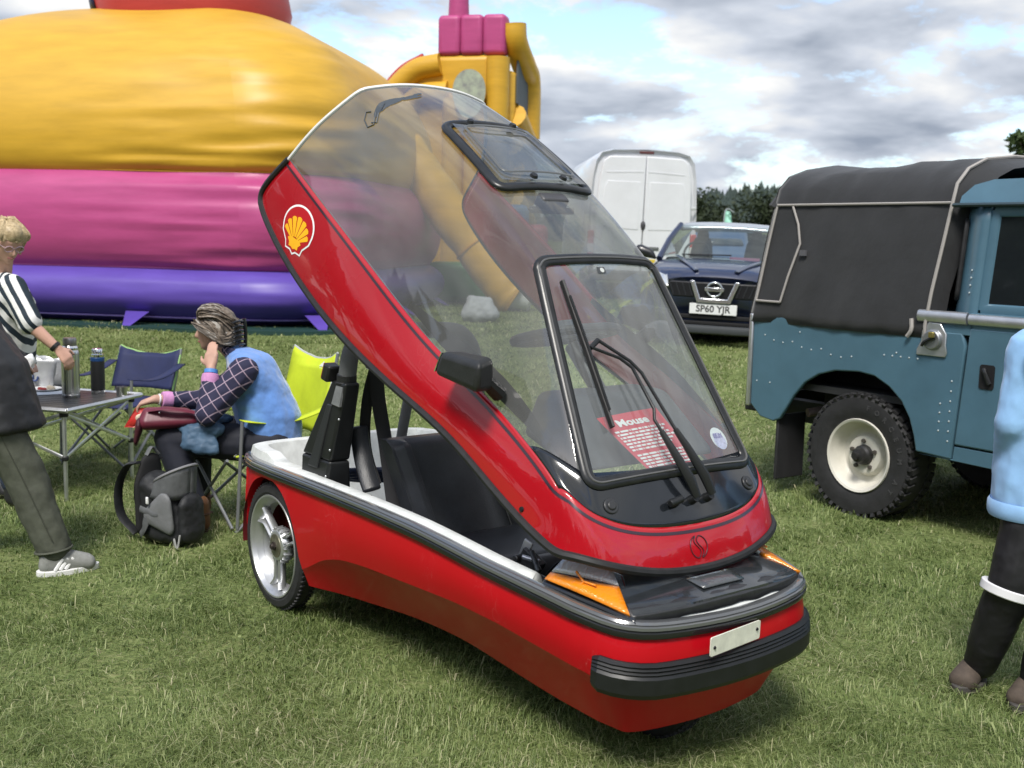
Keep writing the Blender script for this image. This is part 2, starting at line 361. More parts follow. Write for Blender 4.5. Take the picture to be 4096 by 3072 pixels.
# ============================================================ the red three-wheeled microcar
CX, CY, CPSI = -.592, 4.91, R_(-52.76)
car = thing('three_wheeled_microcar', 'small red three-wheeled bubble car with its clear canopy tilted open', 'microcar', (CX, CY, 0), CPSI)
RED = mat('red_gelcoat', (.43, .003, .009), .38, coat=.16, spec=.22, coatr=.04)
REDTOP = mat('red_canopy_paint', (.38, .0035, .010), .26, coat=.9, spec=.4, coatr=.02)
def scuff(m, amt, dens):
    """fine wandering scratches and faint polish haze in the old gelcoat"""
    nt = m.node_tree; b = nt.nodes['Principled BSDF']; N = nt.nodes.new; L = nt.links.new; base = tuple(b.inputs['Base Color'].default_value)
    t = N('ShaderNodeTexCoord'); mx = None
    for sc, st, wd in ((7, (1, 1, 1), .0045), (16, (1.8, 1, .5), .007)):
        mp = N('ShaderNodeMapping'); mp.inputs['Scale'].default_value = st; L(t.outputs['Object'], mp.inputs[0]); n = N('ShaderNodeTexNoise'); n.inputs['Scale'].default_value = sc; n.inputs['Detail'].default_value = 1.5; n.inputs['Distortion'].default_value = 1.2; L(mp.outputs[0], n.inputs['Vector'])
        a = N('ShaderNodeMath'); a.operation = 'SUBTRACT'; a.inputs[1].default_value = .5; L(n.outputs[0], a.inputs[0]); c = N('ShaderNodeMath'); c.operation = 'ABSOLUTE'; L(a.outputs[0], c.inputs[0]); d = N('ShaderNodeMapRange'); L(c.outputs[0], d.inputs[0]); d.inputs[1].default_value = 0; d.inputs[2].default_value = wd; d.inputs[3].default_value = 1; d.inputs[4].default_value = 0
        if mx is None: mx = d.outputs[0]
        else: e = N('ShaderNodeMath'); e.operation = 'MAXIMUM'; L(mx, e.inputs[0]); L(d.outputs[0], e.inputs[1]); mx = e.outputs[0]
    pn = N('ShaderNodeTexNoise'); pn.inputs['Scale'].default_value = 3.1; pn.inputs['Detail'].default_value = 4; L(t.outputs['Object'], pn.inputs['Vector']); pr = N('ShaderNodeMapRange'); L(pn.outputs[0], pr.inputs[0]); pr.inputs[1].default_value = 1 - dens; pr.inputs[2].default_value = 1 - dens + .12
    g = N('ShaderNodeMath'); g.operation = 'MULTIPLY'; L(mx, g.inputs[0]); L(pr.outputs[0], g.inputs[1]); g2 = N('ShaderNodeMath'); g2.operation = 'MULTIPLY'; g2.inputs[1].default_value = amt; L(g.outputs[0], g2.inputs[0])
    mc = N('ShaderNodeMix'); mc.data_type = 'RGBA'; L(g2.outputs[0], mc.inputs[0]); mc.inputs[6].default_value = base; mc.inputs[7].default_value = (.55, .20, .19, 1); L(mc.outputs[2], b.inputs['Base Color'])
    rr = N('ShaderNodeMapRange'); L(pn.outputs[0], rr.inputs[0]); rr.inputs[1].default_value = .35; rr.inputs[2].default_value = .7; r0 = b.inputs['Roughness'].default_value; rr.inputs[3].default_value = r0 * .85; rr.inputs[4].default_value = r0 * 1.25; L(rr.outputs[0], b.inputs['Roughness'])
scuff(RED, .35, .46); scuff(REDTOP, .22, .42)
LINER = mat('grey_liner', (.62, .64, .62), .42, var=.14, vs=18, bump=.1, bs=160)
VINYL = mat('black_vinyl', (.020, .022, .026), .34, bump=.16, bs=240, var=.25, vs=8)
FOAM = mat('grey_foam', (.13, .133, .137), .9, bump=.2, bs=300)
CHARC = mat('tub_dark', (.02, .021, .022), .7)
# plan outline of the tub (half) and side-profile tables
WX = smf([-.45, -.40, -.33, -.2, 0, .5, 1.0, 1.5, 1.9, 2.02, 2.09, 2.14, 2.16], [.30, .43, .49, .515, .525, .53, .52, .492, .452, .42, .35, .22, 0], .02)
ZT = smf([-.45, 0, .5, .9, 1.1, 1.3, 1.5, 1.75, 1.9, 2.0, 2.16], [.586, .597, .606, .603, .597, .580, .560, .538, .524, .512, .488], .08)
ZC = smf([-.45, .26, .35, .46, .61, .8, 1.03, 1.35, 1.55, 1.72, 1.9, 2.16], [.24, .25, .29, .347, .385, .402, .412, .42, .412, .392, .372, .33], .04)
ZB = smf([-.45, .26, .5, .75, 1.0, 1.2, 1.5, 1.7, 1.9, 2.16], [.24, .185, .185, .19, .205, .202, .185, .168, .162, .16], .06)
INS = smf([-.45, .24, .45, .8, 1.2, 1.9, 2.16], [.0, .01, .10, .165, .17, .125, .10], .06)
ACX, ACZ, AR = -.05, .272, .312
def outline():
    """half outline from rear centre to nose centre: (x, y>=0)"""
    pts = [(-.455, 0), (-.455, .1), (-.453, .2), (-.448, .3), (-.437, .37), (-.418, .42), (-.39, .458), (-.36, .48)]
    pts += [(x, WX(x)) for x in np.arange(-.34, 2.02, .02)]
    # rounded nose corner then a gently bowed front
    nose = [(2.035, .408), (2.062, .385), (2.083, .357), (2.100, .32), (2.112, .28), (2.124, .22), (2.134, .15), (2.141, .075), (2.143, 0)]
    return pts + nose
OUT = outline()
def full_loop(f):        # f(i,x,y,sign) -> list of points (levels); goes round both sides
    n = len(OUT); R = [f(i, x, y, -1) for i, (x, y) in enumerate(OUT)]; L = [f(i, x, y, 1) for i, (x, y) in enumerate(OUT)]
    return R + L[-2:0:-1]
NRM = []
for i in range(len(OUT)):
    a = Vector(OUT[max(0, i - 1)]); b_ = Vector(OUT[min(len(OUT) - 1, i + 1)]); d = (b_ - a).normalized(); NRM.append(Vector((-d.y, d.x)) * -1 if False else Vector((-d.y, d.x)))
# outward normal in the (x,|y|) half plane
def outp(i, x, y, off): n = NRM[i]; q = (x + n.x * off, max(0, y + n.y * off)); return q
def body_levels(i, x, y, sg):
    zt, zc, zb, ins = ZT(x), ZC(x), ZB(x), INS(x); dx = x - ACX
    if abs(dx) < AR and x > -.42: zb2 = max(zb, ACZ + math.sqrt(max(0, AR * AR - dx * dx)) * .985); zb2 = min(zb2, zt - .022)
    else: zb2 = zb
    L = []
    zm = max(zc, zb2)
    for z in list(np.linspace(zt, zm, 9)) + list(np.linspace(zm, zb2, 9))[1:]:
        bulge = .012 * math.sin(math.pi * min(1, max(0, (zt - z) / max(.02, zt - zc)))) if z > zc else 0
        if z < zc: u = (zc - z) / max(.02, zc - zb); off = -ins * (u ** .88)
        else: off = bulge
        if x > 1.95 or y < .2 and x > 1: off = off if z < zc else off + .004
        q = outp(i, x, y, off); L.append((q[0], sg * q[1], z))
    # return lip turned inwards at the lower edge
    q = outp(i, x, y, (-ins if zb2 <= zb + 1e-6 else -.0) - .035); L.append((q[0], sg * q[1], zb2 + (.004 if zb2 <= zb + 1e-6 else .0)))
    return L
bm_ = MB(); bm_.grid(full_loop(body_levels), closed_u=True)
obj('body_tub', bm_, RED, car, smooth=22)
# rubber trim with a groove, running round the rim
TRIM = [(-.004, -.006), (.016, -.004), (.020, .004), (.020, .014), (.013, .018)]; TRIM2 = [(.012, .017), (.017, .021), (.016, .030), (.009, .034), (.012, .037), (.007, .044), (-.012, .046), (-.02, .042)]
tm = MB(); tm.grid(full_loop(lambda i, x, y, sg: [(lambda q: (q[0], sg * q[1], ZT(x) + h))(outp(i, x, y, o)) for o, h in TRIM]), closed_u=True)
obj('rim_trim', tm, mat('trim_rubber', (.014, .015, .017), .22, coat=.25, bump=.02, bs=60), car, smooth=40)
tm = MB(); tm.grid(full_loop(lambda i, x, y, sg: [(lambda q: (q[0], sg * q[1], ZT(x) + h))(outp(i, x, y, o)) for o, h in TRIM2]), closed_u=True)
obj('rim_moulding', tm, mat('trim_grey', (.16, .165, .17), .18, metal=.5, coat=.5), car, smooth=40)
# grey inner moulding: flange, wall and floor
def liner(i, x, y, sg):
    zt = ZT(x) + .040; step = .030 * (1 if x < -.12 else max(0, 1 - (x + .12) / .10))      # raised pad behind the wheels
    fl = .085 if x < .3 else .060
    if 1.70 < x < 2.075 and y > .30: fl = .018; zt -= .012
    prof = [(-.012, 0), (-.022, .010 + step), (-fl, .010 + step), (-fl - .018, -.004), (-fl - .03, -.05)]
    L = [(lambda q: (q[0], sg * q[1], zt + h))(outp(i, x, y, o)) for o, h in prof]
    for t in (.25, .6, .9, 1.0):
        q = outp(i, x, y, -fl - .03 - .15 * t); L.append((q[0], sg * q[1], zt - .05 + (.28 - zt + .05) * t))
    q = outp(i, x, y, -.30); L.append((q[0] * .98, sg * max(0, q[1]), .272)); L.append((min(max(x, -.1), 1.8), 0, .27))
    return L
lm = MB(); lm.grid(full_loop(liner), closed_u=True); obj('inner_moulding', lm, LINER, car, smooth=50)
# flat floor mat and under-shield
fm = MB(); fm.box((.95, 0, .292), (1.4, .50, .02)); obj('floor_mat', fm, CHARC, car, bevel=.005)
us = MB(); us.box((.80, 0, .255), (1.3, .50, .04)); obj('chassis_pan', us, CHARC, car, bevel=.02)
# bumper
bl = []
i0 = min(range(len(OUT)), key=lambda i: abs(OUT[i][0] - 1.955))
sec = [(-.012, .062), (.022, .060), (.034, .052), (.030, .046), (.036, .041), (.032, .035), (.038, .030), (.034, .024), (.040, .016), (.040, -.030), (.030, -.046), (-.03, -.052)]
def bsec(i, x, y, sg, k=1.):
    zc = .355 - .0 * x; n = .364 + .02 * max(0, (2.1 - x) / .15)
    return [(lambda q: (q[0], sg * q[1], n + h * (1 if k == 1 else .85)))(outp(i, x, y, -.012 + (o + .012) * k)) for o, h in sec]
idx = list(range(i0, len(OUT)))
rowsR = [bsec(i, *OUT[i], -1, 1 if i > i0 + 1 else (.1, .8)[i - i0]) for i in idx]; rowsL = [bsec(i, *OUT[i], 1, 1 if i > i0 + 1 else (.1, .8)[i - i0]) for i in idx]
bb = MB(); bb.grid(rowsR + rowsL[-2::-1]); obj('front_bumper', bb, mat('bumper_plastic', (.009, .010, .011), .42, var=.25, vs=16), car, smooth=25)
# blank number plate on the nose
def nose_x(y, dz=0): return float(np.interp(abs(y), [o[1] for o in OUT[::-1]][:12], [o[0] for o in OUT[::-1]][:12]))
T = ax_frame((nose_x(-.055) + .033, -.055, .462), (-.10, 1, 0), (0.02, 0, 1))
pm = MB(); pm.prism(rrect(.245, .058, .006), 0, .004, T); plate = obj('blank_plate', pm, mat('old_white_plate', (.70, .70, .60), .5, var=.12, vs=25), car, smooth=30); plate['label'] = 'blank off-white plate held by two screws'
for sx in (-.105, .105):
    sm_ = MB(); sm_.cyl(T @ Vector((sx, .004 if sx > 0 else -.004, .003)), T @ Vector((sx, .004 if sx > 0 else -.004, .008)), .006, .004, 10); obj('screw', sm_, DARKGAP, plate)
# ---------------- nose deck: lamps and black covered panel
AMB = mat('amber_lens', (.80, .24, .006), .10, spec=.6, coat=.7, bump=.5, bs=30, stretch=(4, 1, 1), sheen=0)
CLR = mat('clear_lens', (.62, .64, .66), .14, coat=.7, bump=.6, bs=40, stretch=(4, 1, 1), metal=.2)
def quadpatch(c, n=8, m=8, bulge=.0, nrm=(0, 0, 1)):
    a, b, c_, d = [Vector(p) for p in c]; nv = Vector(nrm); P = []
    for i in range(n + 1):
        u = i / n; P.append([(a * (1 - u) + b * u) * (1 - v) + (d * (1 - u) + c_ * u) * v + nv * bulge * 4 * u * (1 - u) * 4 * v * (1 - v) for v in np.linspace(0, 1, m + 1)])
    return P
for sg in (-1, 1):
    F_ = lambda p: (p[0], p[1] * -sg if False else sg * p[1], p[2])
    # corner points (x, |y|, z): outer rear low, front low, inner front top, inner rear top
    A, B, C_, D = (1.750, .446, .592), (2.062, .382, .558), (1.852, .280, .658), (1.757, .362, .658); E_, m_ = (1.950, .322, .600), (1.754, .424, .611)
    mid = lambda p, q, t: tuple(p[k] * (1 - t) + q[k] * t for k in range(3))
    a2, b2 = m_, E_
    hm = MB()
    Fo = lambda p, o: (p[0], sg * p[1], p[2] + o)
    base = [Fo((1.735, .454, .582), 0), Fo((2.088, .380, .548), 0), Fo((1.905, .262, .622), 0), Fo((1.735, .335, .660), 0)]
    low = [(p[0], p[1] * .93, .47) for p in base]
    hm.hexa(low + base); lh = obj('lamp_housing', hm, GLOSSB, car, bevel=.01)
    am = MB(); am.grid(quadpatch([Fo(A, .006), Fo(B, .006), Fo(b2, .006), Fo(a2, .006)], 10, 6, .010, (0, -(-sg) * .55, .8))); o = obj('amber_lens', am, AMB, lh, solid=.012, soff=-1); o['label'] = 'ribbed amber indicator lens'
    cm = MB(); cm.grid(quadpatch([Fo(mid(a2, D, .06), .006), Fo(mid(b2, C_, .06), .006), Fo(C_, .006), Fo(D, .006)], 10, 5, .008, (0, sg * .55, .8))); o = obj('clear_lens', cm, CLR, lh, solid=.012, soff=-1); o['label'] = 'clear ribbed side-lamp lens'
    lx = MB(); c0 = Vector(Fo(mid(mid(A, B, .48), mid(a2, b2, .48), .55), .02)); lx.tube([c0 + Vector((-.035, 0, .022)), c0, c0 + Vector((.045, -sg * .01, -.002))], .004, 6); lx.tube([c0, c0 + Vector((-.008, sg * .02, -.028))], .004, 6); obj('lens_rib', lx, AMB, lh)
npn = MB(); P = []
def cover_pt(k, t):            # k -1..1 across, t 0..1 forwards
    hw = .255 + .112 * t; y = k * hw; xf = 2.112 - .055 * abs(k) ** 2.6; x = 1.72 + (xf - 1.72) * t
    return (x, y, .628 - .052 * t * t + .006 * math.sin(math.pi * t) - .012 * k * k)
for k in np.linspace(-1, 1, 15): P.append([cover_pt(k, t) for t in np.linspace(0, 1, 9)] + [(cover_pt(k, 1)[0] + .004, cover_pt(k, 1)[1], .556)])
npn.grid(P); obj('black_nose_cover', npn, mat('black_cover', (.020, .023, .026), .20, coat=.7, var=.35, vs=5, bump=.08, bs=22), car, smooth=60)
# crumpled black tape along its lower edge
tp = MB(); P = []
for k in np.linspace(-1.02, 1.0, 44):
    x, y, z = cover_pt(k, 1); w1 = mnoise.noise((k * 5, 1, 0)); w2 = mnoise.noise((k * 3.2, 4, 0))
    P.append([(x - .050, y, z + .012), (x - .015, y, z + .005 + .004 * w1), (x + .007 + .004 * w1, y, z - .010 + .004 * w2), (x + .012 + .006 * w2, y, z - .032 + .008 * w1 - .010 * max(0, w2))])
tp.grid(P); obj('black_tape', tp, mat('black_tape', (.022, .023, .025), .38, var=.2, vs=30, bump=.2, bs=50), car, smooth=30, solid=.003)
hl = MB(); P = quadpatch([(2.01, -.10, .608), (2.075, -.09, .594), (2.075, .09, .594), (2.01, .10, .608)], 6, 6, .004); hl.grid(P); obj('headlamp_glass', hl, mat('lamp_glass', (.055, .06, .064), .12, coat=.8, bump=.5, bs=60), car, solid=.004)
# ---------------- wheels
TYRE = mat('tyre', (.020, .020, .021), .72, var=.25, vs=20, bump=.15, bs=120)
RIM = mat('silver_rim', (.50, .51, .52), .34, metal=.75, var=.12, vs=9)
def wheel(name, cx, cy, r, w, face, detail=True, label=None):
    """wheel with axle along y; face = -1 looks to the right-hand side"""
    e = bpy.data.objects.new(name, None); COL.objects.link(e); e.parent = car; e.location = (cx, cy, r); e.empty_display_size = .1
    Ty = Matrix.Rotation(math.pi / 2 * (1 if face < 0 else -1), 4, 'X')        # local z -> outward
    t = MB(); rr = r; t.lathe([(rr * .80, -w * .42), (rr * .86, -w * .5), (rr * .95, -w * .47), (rr * .985, -w * .36), (rr, -w * .15), (rr, w * .15), (rr * .985, w * .36), (rr * .95, w * .47), (rr * .86, w * .5), (rr * .80, w * .42)], 64, Ty)
    for k in range(72):      # tread sipes standing proud
        a = 2 * math.pi * k / 72
        for s_ in (-1, 1):
            t.box(tuple(Ty @ Vector(((rr + .0005) * math.cos(a), (rr + .0005) * math.sin(a), s_ * w * .26))), (.008, .010, w * .22), (Ty @ Matrix.Rotation(a, 4, 'Z') @ Matrix.Rotation(.35 * s_, 4, 'X')))
    obj('tyre', t, TYRE, e, smooth=30)
    if not detail: 
        d = MB(); d.lathe([(0, .0), (rr * .3, .01), (rr * .8, -w * .1), (rr * .83, w * .44), (rr * .80, w * .45)], 40, Ty); obj('rim', d, RIM, e); return e
    q = MB(); q.lathe([(rr * .80, -w * .42), (rr * .70, -w * .30), (rr * .69, w * .02), (rr * .74, w * .25), (rr * .795, w * .42), (rr * .82, w * .46), (rr * .815, w * .50), (rr * .79, w * .49), (rr * .755, w * .30), (rr * .70, w * .05), (rr * .68, -w * .05), (rr * .66, -w * .30)], 64, Ty); rim = obj('rim', q, RIM, e, smooth=30)
    for k in range(3):       # three twin-bladed spokes
        a = R_(22 + 120 * k + (4 if face < 0 else 0)) 
        for s_ in (-1, 1):
            p = MB(); ang = a + s_ * .16
            def pt(rad, an, z): return Ty @ Vector((rad * math.cos(an), rad * math.sin(an), z))
            pts = [pt(rr * .24, a + s_ * .30, w * .06), pt(rr * .42, a + s_ * .17, w * .05), pt(rr * .58, a + s_ * .145, w * .06), pt(rr * .72, a + s_ * .22, w * .14)]
            p.tube(spl(pts, 4), [(.0075, .019)] * 13, 8, flat=tuple(Ty.to_3x3() @ Vector((-math.sin(a), math.cos(a), 0)))); obj('spoke', p, RIM, rim, smooth=40)
    hb = MB(); hb.lathe([(0, w * .30), (rr * .20, w * .30), (rr * .235, w * .26), (rr * .25, w * .18), (rr * .275, w * .10), (rr * .285, -w * .1), (rr * .26, -w * .3), (rr * .1, -w * .32)], 40, Ty); hub = obj('hub', hb, RIM, rim)
    rb = MB()
    for k in range(18):
        a = 2 * math.pi * k / 18; rb.box(tuple(Ty @ Vector((rr * .272 * math.cos(a), rr * .272 * math.sin(a), w * .05))), (.014, .006, w * .40), Ty @ Matrix.Rotation(a, 4, 'Z') @ Matrix.Rotation(-.12, 4, 'Y'))
    obj('hub_fins', rb, RIM, rim, bevel=.0015)
    cp = MB(); cp.lathe([(0, w * .36), (rr * .07, w * .36), (rr * .085, w * .33), (rr * .185, w * .325), (rr * .19, w * .30)], 30, Ty); obj('hub_cap', cp, mat('old_bronze', (.16, .15, .11), .45, metal=.6, var=.4, vs=30), rim)
    nt_ = MB(); nt_.lathe([(0, w * .56), (.010, w * .56), (.012, w * .52), (.012, w * .36)], 10, Ty); nt_.lathe([(.0, w * .44), (.02, w * .44), (.02, w * .36), (0, w * .36)], 6, Ty); obj('axle_nut', nt_, mat('rusty_nut', (.05, .04, .035), .6, metal=.5), rim)
    vv = MB(); vv.cyl(Ty @ Vector((rr * .69, -rr * .02, w * .18)), Ty @ Vector((rr * .62, -rr * .02, w * .28)), .004, n=8); obj('valve', vv, RUBBER, rim)
    return e
WR = .275
wheel('rear_wheel', ACX, -.462, WR, .095, -1)
wheel('rear_wheel', ACX, .462, WR, .095, 1, False)
fw = wheel('front_wheel', 1.76, 0, WR * .92, .085, -1, False)
# wheel wells
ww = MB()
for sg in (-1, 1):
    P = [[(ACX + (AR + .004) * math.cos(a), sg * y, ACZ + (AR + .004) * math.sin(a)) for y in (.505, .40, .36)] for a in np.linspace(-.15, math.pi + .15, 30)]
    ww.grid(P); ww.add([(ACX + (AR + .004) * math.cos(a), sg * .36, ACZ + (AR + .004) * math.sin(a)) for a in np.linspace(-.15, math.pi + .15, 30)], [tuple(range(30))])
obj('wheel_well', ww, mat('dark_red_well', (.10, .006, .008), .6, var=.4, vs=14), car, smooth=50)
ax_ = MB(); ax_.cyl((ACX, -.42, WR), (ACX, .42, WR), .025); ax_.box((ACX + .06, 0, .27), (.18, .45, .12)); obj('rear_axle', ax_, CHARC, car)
fk = MB(); fk.box((1.76, .075, .27), (.06, .02, .25)); fk.box((1.76, -.075, .27), (.06, .02, .25)); fk.prism([(1.78, .13), (1.84, .105), (1.92, .13), (1.95, .22), (1.78, .22)], -.13, -.06, Matrix(((1, 0, 0, 0), (0, 0, 1, 0), (0, 1, 0, 0), (0, 0, 0, 1)))); obj('front_fork', fk, CHARC, car, bevel=.005)
# rear lamps on the tail corners
for sg in (-1, 1):
    rl = MB(); rl.hexa([(-.432, sg * .40, .40), (-.415, sg * .452, .40), (-.385, sg * .470, .40), (-.40, sg * .39, .40), (-.445, sg * .40, .56), (-.428, sg * .455, .56), (-.39, sg * .478, .56), (-.40, sg * .39, .56)]); obj('tail_lamp', rl, mat('red_lens', (.28, .01, .01), .15, coat=.8), car, bevel=.006)
# ---------------- cabin
pl = MB(); pl.hexa([(.15, -.47, .585), (.36, -.47, .585), (.385, -.36, .585), (.17, -.36, .585), (.15, -.465, .72), (.385, -.46, .72), (.395, -.37, .72), (.175, -.37, .72)]); pl.hexa([(.15, -.465, .72), (.385, -.46, .72), (.395, -.37, .72), (.175, -.37, .72), (.355, -.435, 1.045), (.47, -.435, 1.045), (.47, -.365, 1.045), (.355, -.365, 1.045)])
pil = obj('belt_tower', pl, mat('tower_plastic', (.011, .012, .013), .42, var=.2, vs=12), car, bevel=.012, seg=3)
rc = MB(); rc.hexa([(.22, -.4735, .68), (.30, -.4735, .68), (.30, -.46, .68), (.22, -.46, .68), (.345, -.449, .95), (.38, -.449, .95), (.38, -.44, .95), (.345, -.44, .95)]); obj('tower_panel', rc, mat('tower_panel', (.02, .022, .024), .5), pil, bevel=.004)
rs = MB(); rs.hexa([(.384, -.4505, .955), (.449, -.4505, .950), (.449, -.44, .950), (.384, -.44, .955), (.404, -.4395, 1.030), (.456, -.4395, 1.028), (.456, -.43, 1.028), (.404, -.43, 1.030)]); o = obj('silver_sticker', rs, mat('silver_sticker', (.45, .46, .48), .3, metal=.7, var=.2, vs=20), pil); o['label'] = 'silver reflective sticker'
for p in ((.445, -.4485, .90), (.395, -.462, .77), (.372, -.468, .66)):
    sm_ = MB(); sm_.ball(p, .005, 5); obj('rivet', sm_, ALU, pil)
rb = MB(); rb.tube(spl([(.415, -.40, 1.04), (.425, -.398, 1.09), (.42, -.385, 1.15), (.38, -.335, 1.20), (.32, -.25, 1.215), (.22, 0, 1.22), (.18, .25, 1.21), (.16, .34, 1.18), (.15, .40, 1.10), (.16, .42, .9), (.18, .43, .62)], 8), .036, 14); obj('roll_bar', rb, FOAM, car)
st = MB(); st.tube([(.175, .10, 1.19), (.10, .06, .78), (.06, .05, .58)], .024, 12); obj('roll_bar_stay', st, FOAM, car)
bs_ = MB(); bs_.cyl((.415, -.40, 1.03), (.42, -.40, 1.075), .040); bs_.cyl((.413, -.40, 1.035), (.413, -.40, 1.045), .044); obj('bar_collar', bs_, mat('collar', (.02, .02, .022), .5), car, bevel=.003)
rf = MB(); rf.hexa([(.295, -.455, 1.045), (.345, -.455, 1.035), (.355, -.40, 1.035), (.305, -.40, 1.045), (.325, -.455, 1.115), (.372, -.455, 1.10), (.378, -.40, 1.10), (.33, -.40, 1.115)]); o = obj('side_reflector', rf, [mat('refl_case', (.015, .015, .016), .4)], car, bevel=.008)
rg = MB(); rg.hexa([(.291, -.45, 1.05), (.297, -.45, 1.05), (.307, -.405, 1.05), (.30, -.405, 1.05), (.320, -.45, 1.113), (.327, -.45, 1.113), (.334, -.405, 1.113), (.327, -.405, 1.113)]); obj('red_lens', rg, mat('red_refl', (.45, .03, .012), .2, coat=.5), o)
# seat: back and squab with piping
def cushion(P0, U, V, W_, n=14, m=14, th=.07, edge=.18):
    P0, U, V, W_ = map(Vector, (P0, U, V, W_)); mbx = MB(); top, bot = [], []
    for i in range(n + 1):
        u = i / n; ra, rb_ = [], []
        for j in range(m + 1):
            v = j / m; e_ = min(1, min(u, 1 - u) / edge) ; f_ = min(1, min(v, 1 - v) / edge); k = (1 - (1 - e_) ** 2.5) * (1 - (1 - f_) ** 2.5)
            p = P0 + U * (u - .5) + V * (v - .5); ra.append(p + W_ * th * k); rb_.append(p - W_ * th * k * .6)
        top.append(ra); bot.append(rb_)
    mbx.grid(top); mbx.grid(bot); return mbx
# broad bench back leaning rearwards
sb = MB(); prof = []
ys = [-.40, -.385, -.36, -.33, -.305, -.29, -.2, 0, .12, .14, .16, .25, .35, .40, .415]
def seat_pt(y, t, front):        # t 0 bottom .. 1 top
    x = .80 - .27 * t - .03 * t * t; z = .40 + .425 * t
    side = abs(y + .0); roll = .055 if -.37 < y < .36 else .02
    if -.305 < y < .13: roll = .038
    elif -.37 <= y < -.305 or .15 < y < .36: roll = .062
    if abs(y + .298) < .012 or abs(y - .14) < .012: roll = .018
    ed = min(1, min(t, 1 - t) / .09) if t not in (0, 1) else 0
    k = 1 - (1 - ed) ** 2
    return (x + .055 + (.02 + roll * k) * (1 if front else -1.0), y * .78, z + (roll * k * .45 if front else 0))
sb.grid([[seat_pt(y, t, True) for t in np.linspace(0, 1, 19)] for y in ys]); sb.grid([[seat_pt(y, t, False) for t in np.linspace(0, 1, 19)] for y in ys])
for y in (ys[0], ys[-1]): sb.grid([[seat_pt(y, t, f) for t in np.linspace(0, 1, 19)] for f in (True, False)])
sb.grid([[seat_pt(y, 1, f) for f in (True, False)] for y in ys])
seat = obj('seat_back', sb, VINYL, car, smooth=60)
for y0 in (-.298, .14):
    sp = MB(); sp.tube([tuple(Vector(seat_pt(y0, t, True)) + Vector((.008, 0, .004))) for t in np.linspace(.02, .98, 16)], .004, 6); obj('piping', sp, VINYL, seat)
sq = cushion((1.02, .0, .40), (.46, 0, -.02), (0, .74, 0), (0, 0, 1), th=.085); obj('seat_cushion', sq, VINYL, car, smooth=60)
# lap bolster in front of the cushion
lb = MB(); lb.tube(spl([(1.26, -.36, .44), (1.30, -.1, .455), (1.30, .3, .45)], 6), .052, 14); obj('cushion_roll', lb, VINYL, car)
# seat belt: webbing, pad, lap strap, buckles
def ribbon(pts, w, th=.003, wd=(0, 1, 0)):
    mbx = MB(); P = [Vector(p) for p in pts]; W_ = Vector(wd).normalized(); mbx.tube(pts, [(w / 2, th)] * len(pts), 8, flat=tuple(W_)); return mbx
WEB = mat('webbing', (.014, .014, .016), .7, bump=.3, bs=400)
sb1 = ribbon(spl([(.40, -.262, 1.09), (.36, -.27, .97), (.345, -.275, .83), (.36, -.27, .72), (.45, -.28, .62)], 6), .045, wd=(.5, .87, 0)); belt = obj('seat_belt', sb1, WEB, car)
b2 = ribbon(spl([(.40, -.258, 1.09), (.405, -.245, .95), (.43, -.23, .80), (.50, -.24, .62), (.55, -.25, .50)], 6), .058, wd=(.5, .87, 0)); obj('strap', b2, WEB, belt)
b3 = ribbon(spl([(.335, -.30, .845), (.36, -.30, .76), (.41, -.305, .67), (.47, -.31, .60)], 5), .085, .013, wd=(.5, .87, 0)); obj('belt_pad', b3, VINYL, belt, bevel=.012)
b4 = ribbon(spl([(.345, -.455, .60), (.40, -.43, .585), (.47, -.39, .58), (.54, -.35, .585)], 6), .035, wd=(0, 0, 1)); obj('strap', b4, WEB, belt)
b5 = MB(); b5.tube(rquad([(.385, -.295, 1.135), (.415, -.265, 1.13), (.41, -.262, 1.085), (.38, -.29, 1.09)], .008, 3), .004, 6, True); obj('belt_ring', b5, CHROME, belt)
b6 = ribbon([(.40, -.28, 1.19), (.398, -.278, 1.115)], .035, wd=(.7, -.7, 0)); obj('strap', b6, WEB, belt)
bk = MB(); bk.box((.895, -.405, .600), (.045, .03, .03), (.2, -.3, .4)); bk.box((.87, -.41, .585), (.05, .03, .02), (0, .2, .3)); bk2 = obj('belt_buckle', bk, CHROME, car, bevel=.006)
b7 = ribbon(spl([(.90, -.40, .60), (.935, -.385, .575), (.955, -.375, .53)], 5), .028, wd=(0, 1, 0)); obj('strap', b7, WEB, bk2)
TB = ax_frame((.675, .245, .455), (.6, .8, 0), (.05, 0, 1))
tg = MB(); tg.prism([(-.03, .05), (-.02, .03), (.02, .03), (.03, .05), (.036, .045), (.024, .012), (.022, -.05), (-.022, -.05), (-.024, .012), (-.036, .045)], 0, .006, TB); tgo = obj('belt_tongue', tg, mat('white_plastic', (.70, .70, .72), .35), car, bevel=.002)
th_ = MB(); th_.prism(rrect(.018, .03, .003), -.001, .008, TB @ Matrix.Translation((0, -.022, 0))); obj('slot', th_, DARKGAP, tgo)
# luggage behind the seat: folded blue parasol, little bottle in a clip
for k in range(4):
    fb = MB(); fb.tube([(.36, -.10 - .02 * k, .60 + .018 * k), (.20, -.20 - .03 * k, .585 + .014 * k), (.05, -.28, .58 + .01 * k)], [.010, .016, .018], 8); obj('parasol_fold', fb, mat('navy_cloth', (.02, .03, .07), .6), car)
bt = MB(); bt.box((.30, .02, .56), (.10, .30, .16), (0, .1, .1)); obj('dark_bag', bt, VINYL, car, bevel=.03, seg=4)
